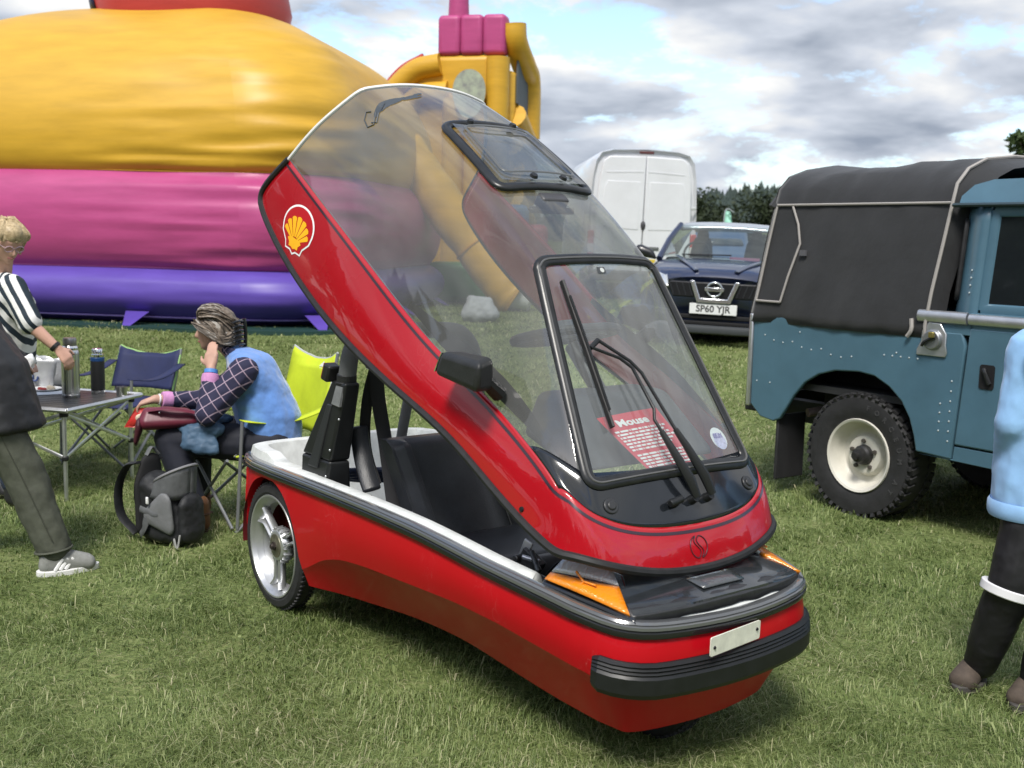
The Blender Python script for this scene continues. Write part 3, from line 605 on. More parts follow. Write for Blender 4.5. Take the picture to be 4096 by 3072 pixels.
# mechanism by the lamp
mk = MB(); mk.box((1.50, -.30, .56), (.09, .03, .07), (0, .5, .2)); mk.cyl((1.46, -.34, .57), (1.46, -.26, .57), .014); mk.cyl((1.56, -.33, .53), (1.66, -.30, .505), .020); mk.cyl((1.58, -.33, .555), (1.50, -.30, .60), .010); mk.cyl((1.66, -.30, .505), (1.70, -.29, .50), .012); obj('hinge_mechanism', mk, mat('dark_metal', (.09, .09, .09), .4, metal=.7, var=.5, vs=40), car, bevel=.004)
mk2 = MB(); mk2.box((1.475, -.305, .600), (.035, .008, .07), (0, .4, .3)); mk2.cyl((1.49, -.33, .585), (1.545, -.30, .575), .008); obj('hinge_lever', mk2, ALU, car, bevel=.003)
for k in range(7):
    cb = MB(); y0 = random.uniform(-.3, .1); cb.tube(spl([(1.50 + random.uniform(-.05, .1), y0, .50), (1.56, y0 + random.uniform(-.06, .06), .56 + random.uniform(0, .05)), (1.68, y0 + random.uniform(-.05, .1), .53), (1.76, y0, .50)], 6), random.choice((.004, .006)), 6); obj('cable', cb, RUBBER, car)
sw = MB(); Tsw = ax_frame((1.26, .02, 1.285), (0, 1, 0), (.93, 0, .22)); sw.tube([tuple(Tsw @ Vector((.185 * math.cos(a), .185 * math.sin(a), 0))) for a in np.linspace(0, 2 * math.pi, 40, False)], .017, 10, True)
# ---------------- canopy: control cage (rows from roof centre to lower edge, columns from tail to nose), then smoothed
CG = [
 # c0                c1                 c2                 c3                 c4 screen top      c5                 c6 screen foot     c7 cowl front      c8                 c9 lower edge
 [(.385,0,2.230),   (.59,0,2.138),     (.79,0,2.040),     (1.13,0,1.840),    (1.442,0,1.572),   (1.655,0,1.235),   (1.880,0,.886),    (1.962,0,.752),    (1.993,0,.690),    (2.005,0,.622)],
 [(.378,.155,2.225),(.585,.15,2.133),  (.785,.148,2.035), (1.128,.14,1.835), (1.440,.135,1.568),(1.650,.165,1.231),(1.870,.19,.886),  (1.946,.205,.758), (1.980,.195,.698), (1.996,.180,.632)],
 [(.345,.300,2.193),(.555,.295,2.102), (.755,.287,2.003), (1.115,.272,1.805),(1.434,.268,1.548),(1.636,.318,1.218),(1.838,.364,.887), (1.898,.362,.800), (1.942,.335,.730), (1.968,.312,.660)],
 [(.205,.420,2.062),(.440,.418,1.942), (.670,.410,1.815), (1.0,.392,1.612),  (1.290,.375,1.400),(1.525,.386,1.185),(1.752,.403,.952), (1.852,.408,.852), (1.906,.402,.766), (1.940,.382,.680)],
 [(.067,.478,1.922),(.330,.480,1.760), (.600,.478,1.594), (.87,.466,1.410),  (1.130,.452,1.245),(1.400,.440,1.130),(1.660,.428,1.000), (1.796,.430,.905), (1.862,.432,.792), (1.906,.420,.692)],
 [(-.045,.506,1.850),(.20,.518,1.660), (.500,.524,1.478), (.785,.518,1.316), (1.055,.508,1.172),(1.330,.495,1.056),(1.580,.476,.925), (1.750,.458,.815), (1.824,.450,.768), (1.866,.445,.698)],
 [(-.150,.522,1.768),(.100,.530,1.540),(.430,.534,1.338), (.705,.530,1.204), (.985,.520,1.092), (1.290,.503,.985), (1.500,.490,.858), (1.668,.478,.764), (1.762,.470,.722), (1.826,.464,.698)],
]
def canopy_cage():
    nr, nc = len(CG), len(CG[0]); bm = bmesh.new(); V = {}; vc = bm.verts.layers.float.new('crease_vert'); cl = bm.edges.layers.float.new('crease_edge')
    for sg in (-1, 1):
        for r in range(nr):
            for c in range(nc):
                if r == 0 and sg == 1: V[(sg, r, c)] = V[(-1, r, c)]; continue
                x, y, z = CG[r][c]; V[(sg, r, c)] = bm.verts.new((x, sg * y, z))
    for sg in (-1, 1):
        for r in range(nr - 1):
            for c in range(nc - 1):
                q = [V[(sg, r, c)], V[(sg, r + 1, c)], V[(sg, r + 1, c + 1)], V[(sg, r, c + 1)]]
                if sg == 1: q = q[::-1]
                f = bm.faces.new(q)
                # 0 red, 1 smoked glass, 2 screen, 3 black cowl
                f.material_index = 0 if (r >= 4 or c >= 7) else (2 if r < 2 and c in (4, 5) else (3 if c == 6 else 1))
    for sg in (-1, 1): V[(sg, nr - 1, 0)][vc] = .22; V[(sg, 4, 0)][vc] = .6
    for sg in (-1, 1):
        for r in range(nr):
            for c in range(nc):
                def cr(a, b, v):
                    e = bm.edges.get((V[a], V[b]))
                    if e: e[cl] = v
                if r == 2 and c < nc - 1: cr((sg, r, c), (sg, r, c + 1), .45 if c < 7 else 0)
                if c == 4 and r < 2: cr((sg, r, c), (sg, r + 1, c), .6 if r < 2 else .15)
                if c == 7 and r < 4: cr((sg, r, c), (sg, r + 1, c), .6 if r < 2 else .15)
                if r == 4 and c < 7: cr((sg, r, c), (sg, r, c + 1), .55 if c < 5 else .15)
    me = bpy.data.meshes.new('cage'); bm.to_mesh(me); bm.free()
    o = bpy.data.objects.new('cage', me); COL.objects.link(o); m = o.modifiers.new('u', 'SUBSURF'); m.levels = m.render_levels = 3
    dg = bpy.context.evaluated_depsgraph_get(); me2 = bpy.data.meshes.new_from_object(o.evaluated_get(dg)); bpy.data.objects.remove(o)
    return me2
cme = canopy_cage()
cv = [v.co.copy() for v in cme.vertices]; cf = [tuple(p.vertices) for p in cme.polygons]; cmi = [p.material_index for p in cme.polygons]
# pinstripe: the second ring of facets below the glass edge
e2f = {}
for i, f in enumerate(cf):
    for a, b in zip(f, f[1:] + f[:1]): e2f.setdefault((min(a, b), max(a, b)), []).append(i)
bnd = [e for e, fs in e2f.items() if len(fs) == 2 and (cmi[fs[0]] == 0) != (cmi[fs[1]] == 0)]
kind = list(cmi)
def sub_mesh(sel):
    mp = {}; mb = MB()
    for i, f in enumerate(cf):
        if kind[i] in sel:
            t = []
            for v in f:
                if v not in mp: mp[v] = len(mb.v); mb.v.append(tuple(cv[v]))
                t.append(mp[v])
            mb.f.append(tuple(t)); mb.m.append(sel.index(kind[i]))
    return mb
def patch_mesh(mb, name, mats):
    me = bpy.data.meshes.new(name); me.from_pydata(mb.v, [], mb.f)
    for m in mats: me.materials.append(m)
    if len(mats) > 1: me.polygons.foreach_set('material_index', mb.m)
    return me
PIN = mat('pinstripe', (.03, .012, .022), .3, coat=.8)
canopy = obj('canopy', patch_mesh(sub_mesh([0]), 'canopy', [REDTOP]), REDTOP, car, smooth=180, solid=.012); canopy['label'] = 'tilting canopy with red lower band and clear dome'
SMOKE = glassmat('smoked_dome', (.45, .47, .455), 1.62, .11, .02, (.62, .63, .62))  # haze paints milky sky reflection, with some dust, into the dome
SCREEN = glassmat('screen_glass', (.80, .85, .84), 1.60, .12, .012, (.75, .78, .80))  # pale haze paints whitish reflections into the clear screen
obj('smoked_dome', patch_mesh(sub_mesh([1]), 'smoked_dome', [SMOKE]), SMOKE, canopy, smooth=180)
obj('windscreen', patch_mesh(sub_mesh([2]), 'windscreen', [SCREEN]), SCREEN, canopy, smooth=180)
obj('black_cowl', patch_mesh(sub_mesh([3]), 'black_cowl', [GLOSSB]), GLOSSB, canopy, smooth=180, solid=.008)
from mathutils.bvhtree import BVHTree
CBVH = BVHTree.FromPolygons(cv, cf)
def on_skin(p, off=0.):        # nearest canopy point pushed outwards
    q, n, i, d = CBVH.find_nearest(Vector(p)); c = Vector((1.0, 0, 1.0))
    if n.dot(q - c) < 0: n = -n
    return q + n * off, n
# pinstripe: a narrow ribbon following the glass edge at a constant distance
na = {}
for a_, b_ in bnd: na.setdefault(a_, []).append(b_); na.setdefault(b_, []).append(a_)
st0 = [v for v in na if len(na[v]) == 1][0]; ch = [st0]; pv_ = None
while True:
    nx = [v for v in na[ch[-1]] if v != pv_]
    if not nx: break
    pv_ = ch[-1]; ch.append(nx[0])
BP_ = [cv[v] for v in ch]
for _ in range(6): BP_ = [BP_[0]] + [(BP_[i - 1] + BP_[i] * 2 + BP_[i + 1]) * .25 for i in range(1, len(BP_) - 1)] + [BP_[-1]]
def belt_ribbon(d0, d1):
    rows = []
    for i, p in enumerate(BP_):
        q, n = on_skin(p); t = (BP_[min(i + 1, len(BP_) - 1)] - BP_[max(i - 1, 0)]).normalized(); c = n.cross(t)
        if c.dot(Vector((1.25, 0, 1.45)) - p) > 0: c = -c
        rows.append([on_skin(q + c * d, .0015)[0] for d in (d0, (d0 + d1) / 2, d1)])
    mb = MB(); mb.grid(rows); return mb
obj('pinstripe', belt_ribbon(.017, .027), PIN, canopy, smooth=180)
# lower-edge seal
be = [e for e, fs in e2f.items() if len(fs) == 1]; adj = {}
for a, b in be: adj.setdefault(a, []).append(b); adj.setdefault(b, []).append(a)
s0 = min(adj, key=lambda v: (cv[v] - Vector((.385, 0, 2.238))).length); loop = [s0]; prev = None; cur = s0
while True:
    nx = [v for v in adj[cur] if v != prev]
    if not nx: break
    prev, cur = cur, nx[0]
    if cur == s0: break
    loop.append(cur)
LP = [cv[v] for v in loop]
# split loop: rear arch (glass edge) and lower edge
arch = [p for p in LP if p.z > 1.90 and p.x < .55]; 
cut = [k for k, p in enumerate(LP) if abs(p.y) > .46 and p.z < 1.93]
k0, k1 = cut[0], cut[-1]
low = LP[k0:k1 + 1]; rear = LP[k1:] + LP[:k0 + 1]
sl = MB(); sl.tube(low, (.014), 8); obj('edge_seal', sl, RUBBER, canopy)
ra = MB(); ra.tube(rear, .008, 8); o = obj('rear_edge', ra, mat('white_edge_highlight', (.74, .74, .72), .4), canopy); o['label'] = 'open rear arch edge with its white highlight painted on'  # edge tube coloured white to paint in the rim highlight
# windscreen seal and hatch
SEAL = mat('screen_seal', (.016, .017, .018), .3, var=.3, vs=20)
def skin_loop(cs, rad, off, n=8, sub=10):
    out = []
    R4 = rquad(cs, rad, n); k = len(R4)
    for i in range(k):
        a, b = R4[i], R4[(i + 1) % k]; m = max(1, int((b - a).length / .03))
        for j in range(m): out.append(on_skin(a.lerp(b, j / m), off))
    return out
ws = [(1.440, -.258, 1.556), (1.440, .258, 1.556), (1.836, .352, .890), (1.836, -.352, .890)]
q = skin_loop(ws, .05, .004); w = MB(); w.tube([p for p, n in q], [(.021, .010)] * len(q), 10, True, flat=None if False else [n.cross((q[(i + 1) % len(q)][0] - q[i - 1][0]).normalized()) for i, (p, n) in enumerate(q)]); wseal = obj('windscreen_seal', w, SEAL, canopy, smooth=60)
q2 = [(p + n * .010, n) for p, n in q]; w = MB(); w.tube([p for p, n in q2], .004, 6, True); obj('seal_bead', w, mat('seal_bead', (.10, .10, .10), .2), wseal)
ht = [(.765, -.190, 2.025), (.765, .190, 2.025), (1.160, .212, 1.800), (1.160, -.212, 1.800)]
q = skin_loop(ht, .05, .012); hm = MB(); hm.tube([p for p, n in q], [(.020, .012)] * len(q), 10, True, flat=[n.cross((q[(i + 1) % len(q)][0] - q[i - 1][0]).normalized()) for i, (p, n) in enumerate(q)]); hatch = obj('roof_hatch', hm, SEAL, canopy, smooth=60)
hp = quadpatch([on_skin(p, .030)[0] for p in [(.79, -.168, 2.01), (.79, .168, 2.01), (1.135, .188, 1.81), (1.135, -.188, 1.81)]], 10, 10, .006, (.5, 0, .86)); m_ = MB(); m_.grid(hp); obj('hatch_pane', m_, glassmat('hatch_glass', (.62, .66, .66), 1.6, .10, .02, (.7, .72, .72)), hatch, smooth=180)
q = skin_loop([(.815, -.140, 1.995), (.815, .140, 1.995), (1.105, .160, 1.83), (1.105, -.160, 1.83)], .035, .032); im = MB(); im.tube([p for p, n in q], [(.006, .003)] * len(q), 6, True, flat=[n.cross((q[(i + 1) % len(q)][0] - q[i - 1][0]).normalized()) for i, (p, n) in enumerate(q)]); obj('hatch_rib', im, mat('grey_rib', (.10, .105, .105), .3), hatch)
for y, x, z in ((-.06, 1.135, 1.81), (.07, 1.135, 1.81), (-.10, .80, 2.01), (.09, .80, 2.01)):
    p, n = on_skin((x, y, z), .034); kn = MB(); kn.cyl(p, p + n * .010, .016, .012, 12); obj('hatch_knob', kn, BLACK, hatch)
p, n = on_skin((1.205, 0, 1.78), -.02); hb = MB(); hb.box(tuple(p), (.05, .12, .05), (0, .6, 0)); hb.box((p.x - .0, p.y, p.z - .03), (.03, .20, .02), (0, .6, 0)); obj('hatch_catch', hb, mat('catch_grey', (.06, .06, .065), .4), hatch, bevel=.01)
# washer jets and lower cap screws
for y in (-.306, .306):
    p, n = on_skin((1.885, y, .835), 0); wj = MB(); wj.cyl(p, p + n * .006, .026, .024, 20); wj.cyl(p + n * .006, p + n * .012, .016, .013, 16); obj('cowl_plug', wj, mat('plug', (.03, .031, .033), .35), canopy, bevel=.002)
p, n = on_skin((1.665, -.47, .80), 0); wj = MB(); wj.cyl(p, p + n * .006, .009, .007, 10); obj('band_plug', wj, DARKGAP, canopy)
# wipers: two hinged arms carrying one blade
P1, N1 = on_skin((1.935, .005, .825)); P2, N2 = on_skin((1.93, .075, .827))
def sk(px, y, z, off): return on_skin((px, y, z), off)[0]
pp, nn = on_skin((1.925, -.075, .825)); wb = MB(); wb.cyl(pp + nn * .022 + Vector((0, -.03, -.005)), pp + nn * .022 + Vector((0, .02, .005)), .012)
wip = obj('wiper', wb, BLACK, canopy, bevel=.002)
for y in (-.075, .005, .075): pp, nn = on_skin((1.925, y, .825)); wq = MB(); wq.cyl(pp, pp + nn * .025, .016, .013, 12); obj('wiper_spindle', wq, BLACK, wip)
for (pts, r_) in (([(1.925, .005, .825, .03), (1.89, -.012, .865, .045), (1.83, -.045, .96, .05), (1.80, -.06, 1.01, .05)], [.013, .017, .012, .009]), ([(1.925, .075, .827, .03), (1.885, .055, .87, .045), (1.83, .02, .96, .05), (1.80, .0, 1.01, .05)], [.013, .017, .012, .009])):
    a = MB(); a.tube([sk(*q) for q in pts], [(t, t * .7) for t in r_], 8); obj('wiper_arm', a, BLACK, wip)
a = MB(); a.tube([sk(*q) for q in ((1.80, -.06, 1.01, .05), (1.78, -.07, 1.045, .05), (1.76, -.055, 1.075, .05), (1.685, -.075, 1.205, .045), (1.665, -.11, 1.235, .045), (1.635, -.20, 1.275, .04))], .0055, 8); obj('wiper_rod', a, BLACK, wip)
a = MB(); a.tube([sk(*q) for q in ((1.80, .0, 1.01, .05), (1.70, -.045, 1.19, .045), (1.672, -.075, 1.225, .045), (1.625, -.165, 1.295, .04))], .0055, 8); obj('wiper_rod', a, BLACK, wip)
a = MB(); a.tube([sk(*q) for q in ((1.625, -.165, 1.295, .04), (1.635, -.205, 1.272, .04))], .009, 8); obj('wiper_link', a, BLACK, wip)
bp0, bp1 = (1.490, -.205, 1.480), (1.765, -.215, 1.040)
pts = [sk(*[bp0[k] * (1 - t) + bp1[k] * t for k in range(3)], .022) for t in np.linspace(0, 1, 12)]; a = MB(); a.tube(pts, [(.007, .012)] * 12, 8, flat=(0, 1, 0)); obj('wiper_blade', a, RUBBER, wip)
pts = [sk(*[bp0[k] * (1 - t) + bp1[k] * t for k in range(3)], .036 + .006 * math.sin(math.pi * t)) for t in np.linspace(.12, .9, 10)]; a = MB(); a.tube(pts, [(.004, .005)] * 10, 6, flat=(0, 1, 0)); obj('blade_bridge', a, BLACK, wip)
# door mirrors
for sg in (-1, 1):
    o_, n = on_skin((1.36, sg * .47, 1.12)); base = Vector((1.40, sg * .50, 1.175))
    mm = MB(); mm.hexa([Vector((1.30, sg * .480, 1.185)), Vector((1.51, sg * .47, 1.145)), Vector((1.555, sg * .575, 1.150)), Vector((1.325, sg * .585, 1.185)),
                        Vector((1.335, sg * .485, 1.258)), Vector((1.515, sg * .48, 1.258)), Vector((1.575, sg * .575, 1.246)), Vector((1.36, sg * .58, 1.266))])
    if sg > 0: mm.v = [(p[0] - .24, p[1] - .04, p[2] + .12) for p in mm.v]
    mo = obj('mirror', mm, mat('mirror_plastic', (.020, .021, .022), .5, var=.25, vs=15, bump=.1, bs=90), canopy, bevel=.022, seg=4)
    dm = Vector((-.24, -.04, .12)) if sg > 0 else Vector((0, 0, 0)); st_ = MB(); st_.tube([Vector((1.50, sg * .50, 1.18)) + dm, Vector((1.49, sg * .44, 1.135)) + dm], [.024, .028], 10); obj('mirror_stem', st_, BLACK, mo)
    gl = MB(); gl.hexa([Vector((1.296, sg * .488, 1.195)), Vector((1.302, sg * .488, 1.195)), Vector((1.326, sg * .577, 1.195)), Vector((1.320, sg * .577, 1.195)), Vector((1.327, sg * .493, 1.250)), Vector((1.333, sg * .493, 1.250)), Vector((1.358, sg * .572, 1.258)), Vector((1.352, sg * .572, 1.258))]); gl.v = [tuple(Vector(p) + dm) for p in gl.v]; obj('mirror_glass', gl, mat('mirror_glass', (.8, .82, .84), .03, metal=1.), mo)
# steering wheel and column (move with the canopy)
swo = obj('steering_wheel', sw, mat('wheel_rim', (.03, .031, .034), .5), canopy)
s2 = MB()
for a in (0.2, math.pi - .2, -math.pi / 2): s2.tube([tuple(Tsw @ Vector((.03 * math.cos(a), .03 * math.sin(a), -.03))), tuple(Tsw @ Vector((.18 * math.cos(a), .18 * math.sin(a), 0)))], .010, 8)
s2.cyl(tuple(Tsw @ Vector((0, 0, -.02))), tuple(Tsw @ Vector((0, 0, -.05))), .05); obj('steering_spokes', s2, mat('sw_metal', (.25, .25, .26), .35, metal=.8), swo)
dsh = MB(); dsh.hexa([(1.42, -.30, .98), (1.74, -.33, .90), (1.74, .33, .90), (1.42, .30, .98), (1.40, -.22, 1.12), (1.58, -.22, 1.12), (1.58, .22, 1.12), (1.40, .22, 1.12)]); obj('dashboard', dsh, mat('dash_grey', (.055, .06, .066), .5, var=.2, vs=8), canopy, bevel=.03, seg=4)
s3 = MB(); s3.cyl((1.30, .02, 1.25), (1.46, .02, 1.10), .028); obj('steering_column', s3, BLACK, swo)
# inner skirt of dark trim behind the side glass
ins_ = MB(); P = []
for c in np.linspace(3.2, 6.9, 16):
    k = int(c); t = c - k; lo_ = Vector(CG[4][k]).lerp(Vector(CG[4][min(k + 1, 9)]), t); up_ = Vector(CG[3][k]).lerp(Vector(CG[3][min(k + 1, 9)]), t); f = .10 + .55 * max(0, min(1, (c - 3.2) / 2.2))
    P.append([(lo_.x, -(lo_.y - .035), lo_.z), (lo_.lerp(up_, f * .5).x, -(lo_.lerp(up_, f * .5).y - .03), lo_.lerp(up_, f * .5).z), (lo_.lerp(up_, f).x, -(lo_.lerp(up_, f).y - .03), lo_.lerp(up_, f).z)])
ins_.grid(P); ins_.grid([[(a, -b, c) for a, b, c in r] for r in P]); obj('inner_panel', ins_, mat('inner_dark', (.02, .02, .022), .45, var=.3, vs=8), canopy, smooth=180)
# ---------------- stickers
S_ = MAT_DARKLINE = mat('badge_line', (.035, .012, .02), .35, coat=.5)
Pc, Nc = on_skin((1.985, -.025, .692)); TS = ax_frame(Pc + Nc * .003, (0, 1, 0) - Nc * Nc.y if False else Vector((0.05, 1, 0)), Vector((0, 0, 1)))
bd = MB(); rx, rz = .034, .037
def tS(x, y): q, n = on_skin(TS @ Vector((x, y, 0)), .002); return q
scv = [(.012 * math.sin(t * math.pi * 2) , rz * (1 - 2 * t)) for t in np.linspace(0, 1, 14)]
for s_ in (-1, 1):
    pts = []
    a0, a1 = (100, 258) if s_ < 0 else (280, 438)
    pts += [(rx * math.cos(R_(a)) * 1.0 + s_ * .002, rz * math.sin(R_(a))) for a in np.linspace(a0, a1, 16)]
    cvx = [(-.011 * math.sin((.5 - (y / rz) / 2) * 2 * math.pi) + s_ * .0060, y) for y in np.linspace(-rz * .93, rz * .93, 12)]
    pts += cvx if s_ < 0 else cvx[::-1]
    bd.tube([tS(*p) for p in pts], .0015, 6, True)
o = obj('nose_badge', bd, S_, canopy); o['label'] = 'round dark S-shaped line badge'
# shell emblem on the rear flank
OC, ON = on_skin((.225, -.53, 1.640)); 
up = Vector((.10, 0, .10)); up = (Vector((.28, -.5, 1.75)) - Vector((.19, -.52, 1.555))); TE = ax_frame(OC, Vector((1, 0, -.30)), up) @ Matrix.Diagonal((1.28, 1.0, 1.0, 1.0))
YEL = mat('sticker_yellow', (.92, .46, .010), .45, spec=.3); REDS = mat('sticker_red', (.44, .006, .010), .4, spec=.3); WHS = mat('sticker_white', (.85, .85, .85), .45)
def drape(poly, off, name, m, parent, th=.001):
    mb = MB(); n = len(poly); c = Vector((sum(p[0] for p in poly) / n, sum(p[1] for p in poly) / n))
    rows = []
    for t in (0.02, .35, .7, 1.0):
        rows.append([on_skin(TE @ Vector((c.x + (p[0] - c.x) * t, c.y + (p[1] - c.y) * t, .02)), off)[0] for p in poly + poly[:1]])
    mb.grid(rows); return obj(name, mb, m, parent, smooth=180)
def shell_outline(s, dy=0):
    p = [(s * 1.0 * math.cos(R_(a)), s * (.92 * math.sin(R_(a)) + .12)) for a in np.linspace(-12, 192, 26)]
    p += [(-s * .93, -s * .30), (-s * .60, -s * .66), (-s * .52, -s * .92), (-s * .20, -s * .92), (0, -s * 1.05), (s * .20, -s * .92), (s * .52, -s * .92), (s * .60, -s * .66), (s * .93, -s * .30)]
    return p
EM = drape(shell_outline(.098), .0015, 'shell_emblem', WHS, canopy); EM['label'] = 'yellow scallop shell emblem on red with white border'
drape(shell_outline(.090), .0025, 'emblem_field', REDS, EM)
def rib_fan(s):
    out = []; n = 7; base = (0, -s * .72)
    for k in range(n):
        a0, a1 = -64 + 128 * k / n + 1.6, -64 + 128 * (k + 1) / n - 1.6; am = (a0 + a1) / 2
        L = s * (1.42 - .00009 * am * am)
        f = lambda a, l: (base[0] + l * math.sin(R_(a)) * 1.02, base[1] + l * math.cos(R_(a)))
        out.append([f(a0, s * .35), f(a0, L * .96), f(a0 + (a1 - a0) * .3, L), f(a0 + (a1 - a0) * .7, L), f(a1, L * .96), f(a1, s * .35)])
    return out
for poly in rib_fan(.078): drape(poly, .0035, 'shell_rib', YEL, EM)
drape([(-.045, -.045), (-.028, -.034), (.028, -.034), (.045, -.045), (.030, -.060), (.030, -.074), (.012, -.074), (0, -.080), (-.012, -.074), (-.030, -.074), (-.030, -.060)], .0035, 'shell_base', YEL, EM)
# mouse silhouette on the roof glass
Pm, Nm = on_skin((.49, -.26, 2.13)); TM = ax_frame(Pm, Vector((.75, .35, -.35)), Vector((-.1, .25, .13))) @ Matrix.Diagonal((.90, 3.2, 1.0, 1.0))
ms = MB(); DK = mat('silhouette', (.05, .06, .07), .5)
def tM(x, y): return on_skin(TM @ Vector((x, y, .01)), .0025)[0]
def blob(cx, cy, rx, ry, rot=0, n=16):
    c = [tM(cx, cy)]; ring = [tM(cx + rx * math.cos(a) * math.cos(rot) - ry * math.sin(a) * math.sin(rot), cy + rx * math.cos(a) * math.sin(rot) + ry * math.sin(a) * math.cos(rot)) for a in np.linspace(0, 2 * math.pi, n, False)]
    ms.add(c + ring, [(0, 1 + i, 1 + (i + 1) % n) for i in range(n)])
blob(.01, -.005, .032, .020, .5); blob(-.012, -.022, .020, .018, .2); blob(.038, .028, .017, .013, .4); blob(.030, .045, .009, .009); blob(.052, .038, .008, .008); blob(.022, .012, .012, .012)
ms.tube([tM(*p) for p in ((-.02, -.03), (.0, -.052), (-.035, -.060), (-.075, -.050), (-.085, -.036), (-.055, -.032))], .0028, 6)
ms.tube([tM(*p) for p in ((.0, -.03), (.012, -.047), (-.02, -.05))], .003, 6)
o = obj('mouse_silhouette', ms, DK, canopy); o['label'] = 'dark silhouette sticker of a sitting mouse'
# poster behind the screen
def wpt(u, v, off):            # u across (-1..1), v up (0 foot .. 1 top) on the screen
    x = 1.845 + (1.44 - 1.845) * v; z = .885 + (1.56 - .885) * v; hw = .345 + (.25 - .345) * v
    return on_skin((x, u * hw, z), off)[0]
def sheet(uv, off, n=6):
    a, b_, c, d = uv; rows = []
    for i in range(n + 1):
        t = i / n; l = (a[0] + (d[0] - a[0]) * t, a[1] + (d[1] - a[1]) * t); r = (b_[0] + (c[0] - b_[0]) * t, b_[1] + (c[1] - b_[1]) * t)
        rows.append([wpt(l[0] + (r[0] - l[0]) * s / n, l[1] + (r[1] - l[1]) * s / n, off) for s in range(n + 1)])
    mb = MB(); mb.grid(rows); return mb
PU = [(-.63, .012), (.33, .012), (.30, .30), (-.66, .30)]
PU = [(-.22, -.012), (.44, -.004), (.08, .300), (-.72, .285)]
def pw(s, t):                  # poster coordinates s across 0..1, t down 0..1
    a, b_, c, d = PU; l = (d[0] + (a[0] - d[0]) * t, d[1] + (a[1] - d[1]) * t); r = (c[0] + (b_[0] - c[0]) * t, c[1] + (b_[1] - c[1]) * t); return (l[0] + (r[0] - l[0]) * s, l[1] + (r[1] - l[1]) * s)
poster = obj('info_poster', sheet([pw(0, 1), pw(1, 1), pw(1, 0), pw(0, 0)], -.020, 10), mat('poster_red', (.62, .045, .075), .5), canopy, smooth=180); poster['label'] = 'red information sheet headed Mouse behind the screen'
POSW = mat('poster_white', (.85, .85, .85), .5)
tmb = text_mb('Mouse', 1.0, Matrix.Identity(4), .0, bold=.035); xs_ = [v[0] for v in tmb.v]; ys_ = [v[1] for v in tmb.v]; x0, x1, y0, y1 = min(xs_), max(xs_), min(ys_), max(ys_)
tmb.v = [tuple(on_skin(wpt(*pw(.20 + .52 * (v[0] - x0) / (x1 - x0), .185 - .105 * (v[1] - y0) / (y1 - y0)), -.018), -.0185)[0]) for v in tmb.v]; obj('poster_title', tmb, POSW, poster, smooth=0)
rng = random.Random(5); lines = [.235 + .047 * k for k in range(7)] + [.600 + .045 * k for k in range(6)] + [.905, .947]
tl = MB()
for li, t in enumerate(lines):
    s = .055; end = rng.uniform(.82, .95) if li not in (6, 12, 14) else rng.uniform(.5, .75)
    while s < end:
        wd = rng.choice((.02, .05, .07, .10, .13)); 
        q = [wpt(*pw(a, b_), -.0185) for a, b_ in ((s, t + .026), (s + wd, t + .026), (s + wd, t), (s, t))]; tl.add(q, [(0, 1, 2, 3)]); s += wd + .018
obj('poster_lettering', tl, POSW, poster, smooth=0)
# disc sticker, maker mark
def disc(u, v, r, off, n=24):
    c = Vector(wpt(u, v, off)); ux = (Vector(wpt(u + .05, v, off)) - Vector(wpt(u - .05, v, off))).normalized(); vy = (Vector(wpt(u, v + .03, off)) - Vector(wpt(u, v - .03, off))).normalized()
    mb = MB(); mb.add([c] + [c + ux * (r * math.cos(a)) + vy * (r * math.sin(a)) for a in np.linspace(0, 2 * math.pi, n, False)], [(0, 1 + i, 1 + (i + 1) % n) for i in range(n)]); return mb, ax_frame(c, ux, vy)
dmb, TD = disc(.80, .135, .040, -.012); dsk = obj('disc_sticker', dmb, WHITE, canopy, smooth=0); dsk['label'] = 'round white disc sticker with purple print'
PUR = mat('purple_ink', (.16, .13, .36), .5)
dm2, _ = disc(.80, .122, .031, -.0112); obj('disc_print', dm2, mat('lilac_print', (.55, .52, .74), .5, var=.3, vs=120), dsk, smooth=0)
obj('disc_number', text_mb('05.01', .023, TD @ Matrix.Translation((-.002, .008, .0016)), .0002, bold=.0012), PUR, dsk, smooth=0)
mk_ = MB(); c = [wpt(u, v, .002) for u, v in ((-.10, .925), (.04, .925), (.04, .955), (-.10, .955))]; mk_.add(c, [(0, 1, 2, 3)]); mko = obj('maker_mark', mk_, mat('mark_dark', (.05, .055, .06), .4), canopy, smooth=0)
m3, T3 = disc(-.02, .94, .009, .003); obj('mark_swirl', m3, mat('mark_pale', (.5, .52, .5), .4), mko, smooth=0)
# ============================================================ hills, wood, trees
def hill():
    mb = MB(); P = []
    for y in np.linspace(150, 620, 26):
        row = []
        for x in np.linspace(-620, 620, 70):
            e = max(0, min(1, (y - 170) / 170)); e = e * e * (3 - 2 * e)
            r = 11.0 + 4.4 * math.sin(x * .011 + .5) + 4 * mnoise.noise((x * .012, y * .01, 3)) - 6.5 * max(0, min(1, (60 - x) / 45)) * (1 if x > -40 else .8)
            row.append((x, y, gz(0, 150) + e * r * (1 + .35 * max(0, (y - 340) / 280)) - 1))
        P.append(row)
    return mb.grid(P)
hm_ = hill(); tag(obj('hills', hm_, mat('hill_green', (.042, .060, .050), .95, var=.3, vs=.05), smooth=180), 'wooded hills behind the field', None, None, 'structure')
def hill_z(x, y):
    e = max(0, min(1, (y - 170) / 170)); e = e * e * (3 - 2 * e)
    r = 11.0 + 4.4 * math.sin(x * .011 + .5) + 4 * mnoise.noise((x * .012, y * .01, 3)) - 6.5 * max(0, min(1, (60 - x) / 45)) * (1 if x > -40 else .8)
    return gz(0, 150) + e * r * (1 + .35 * max(0, (y - 340) / 280)) - 1
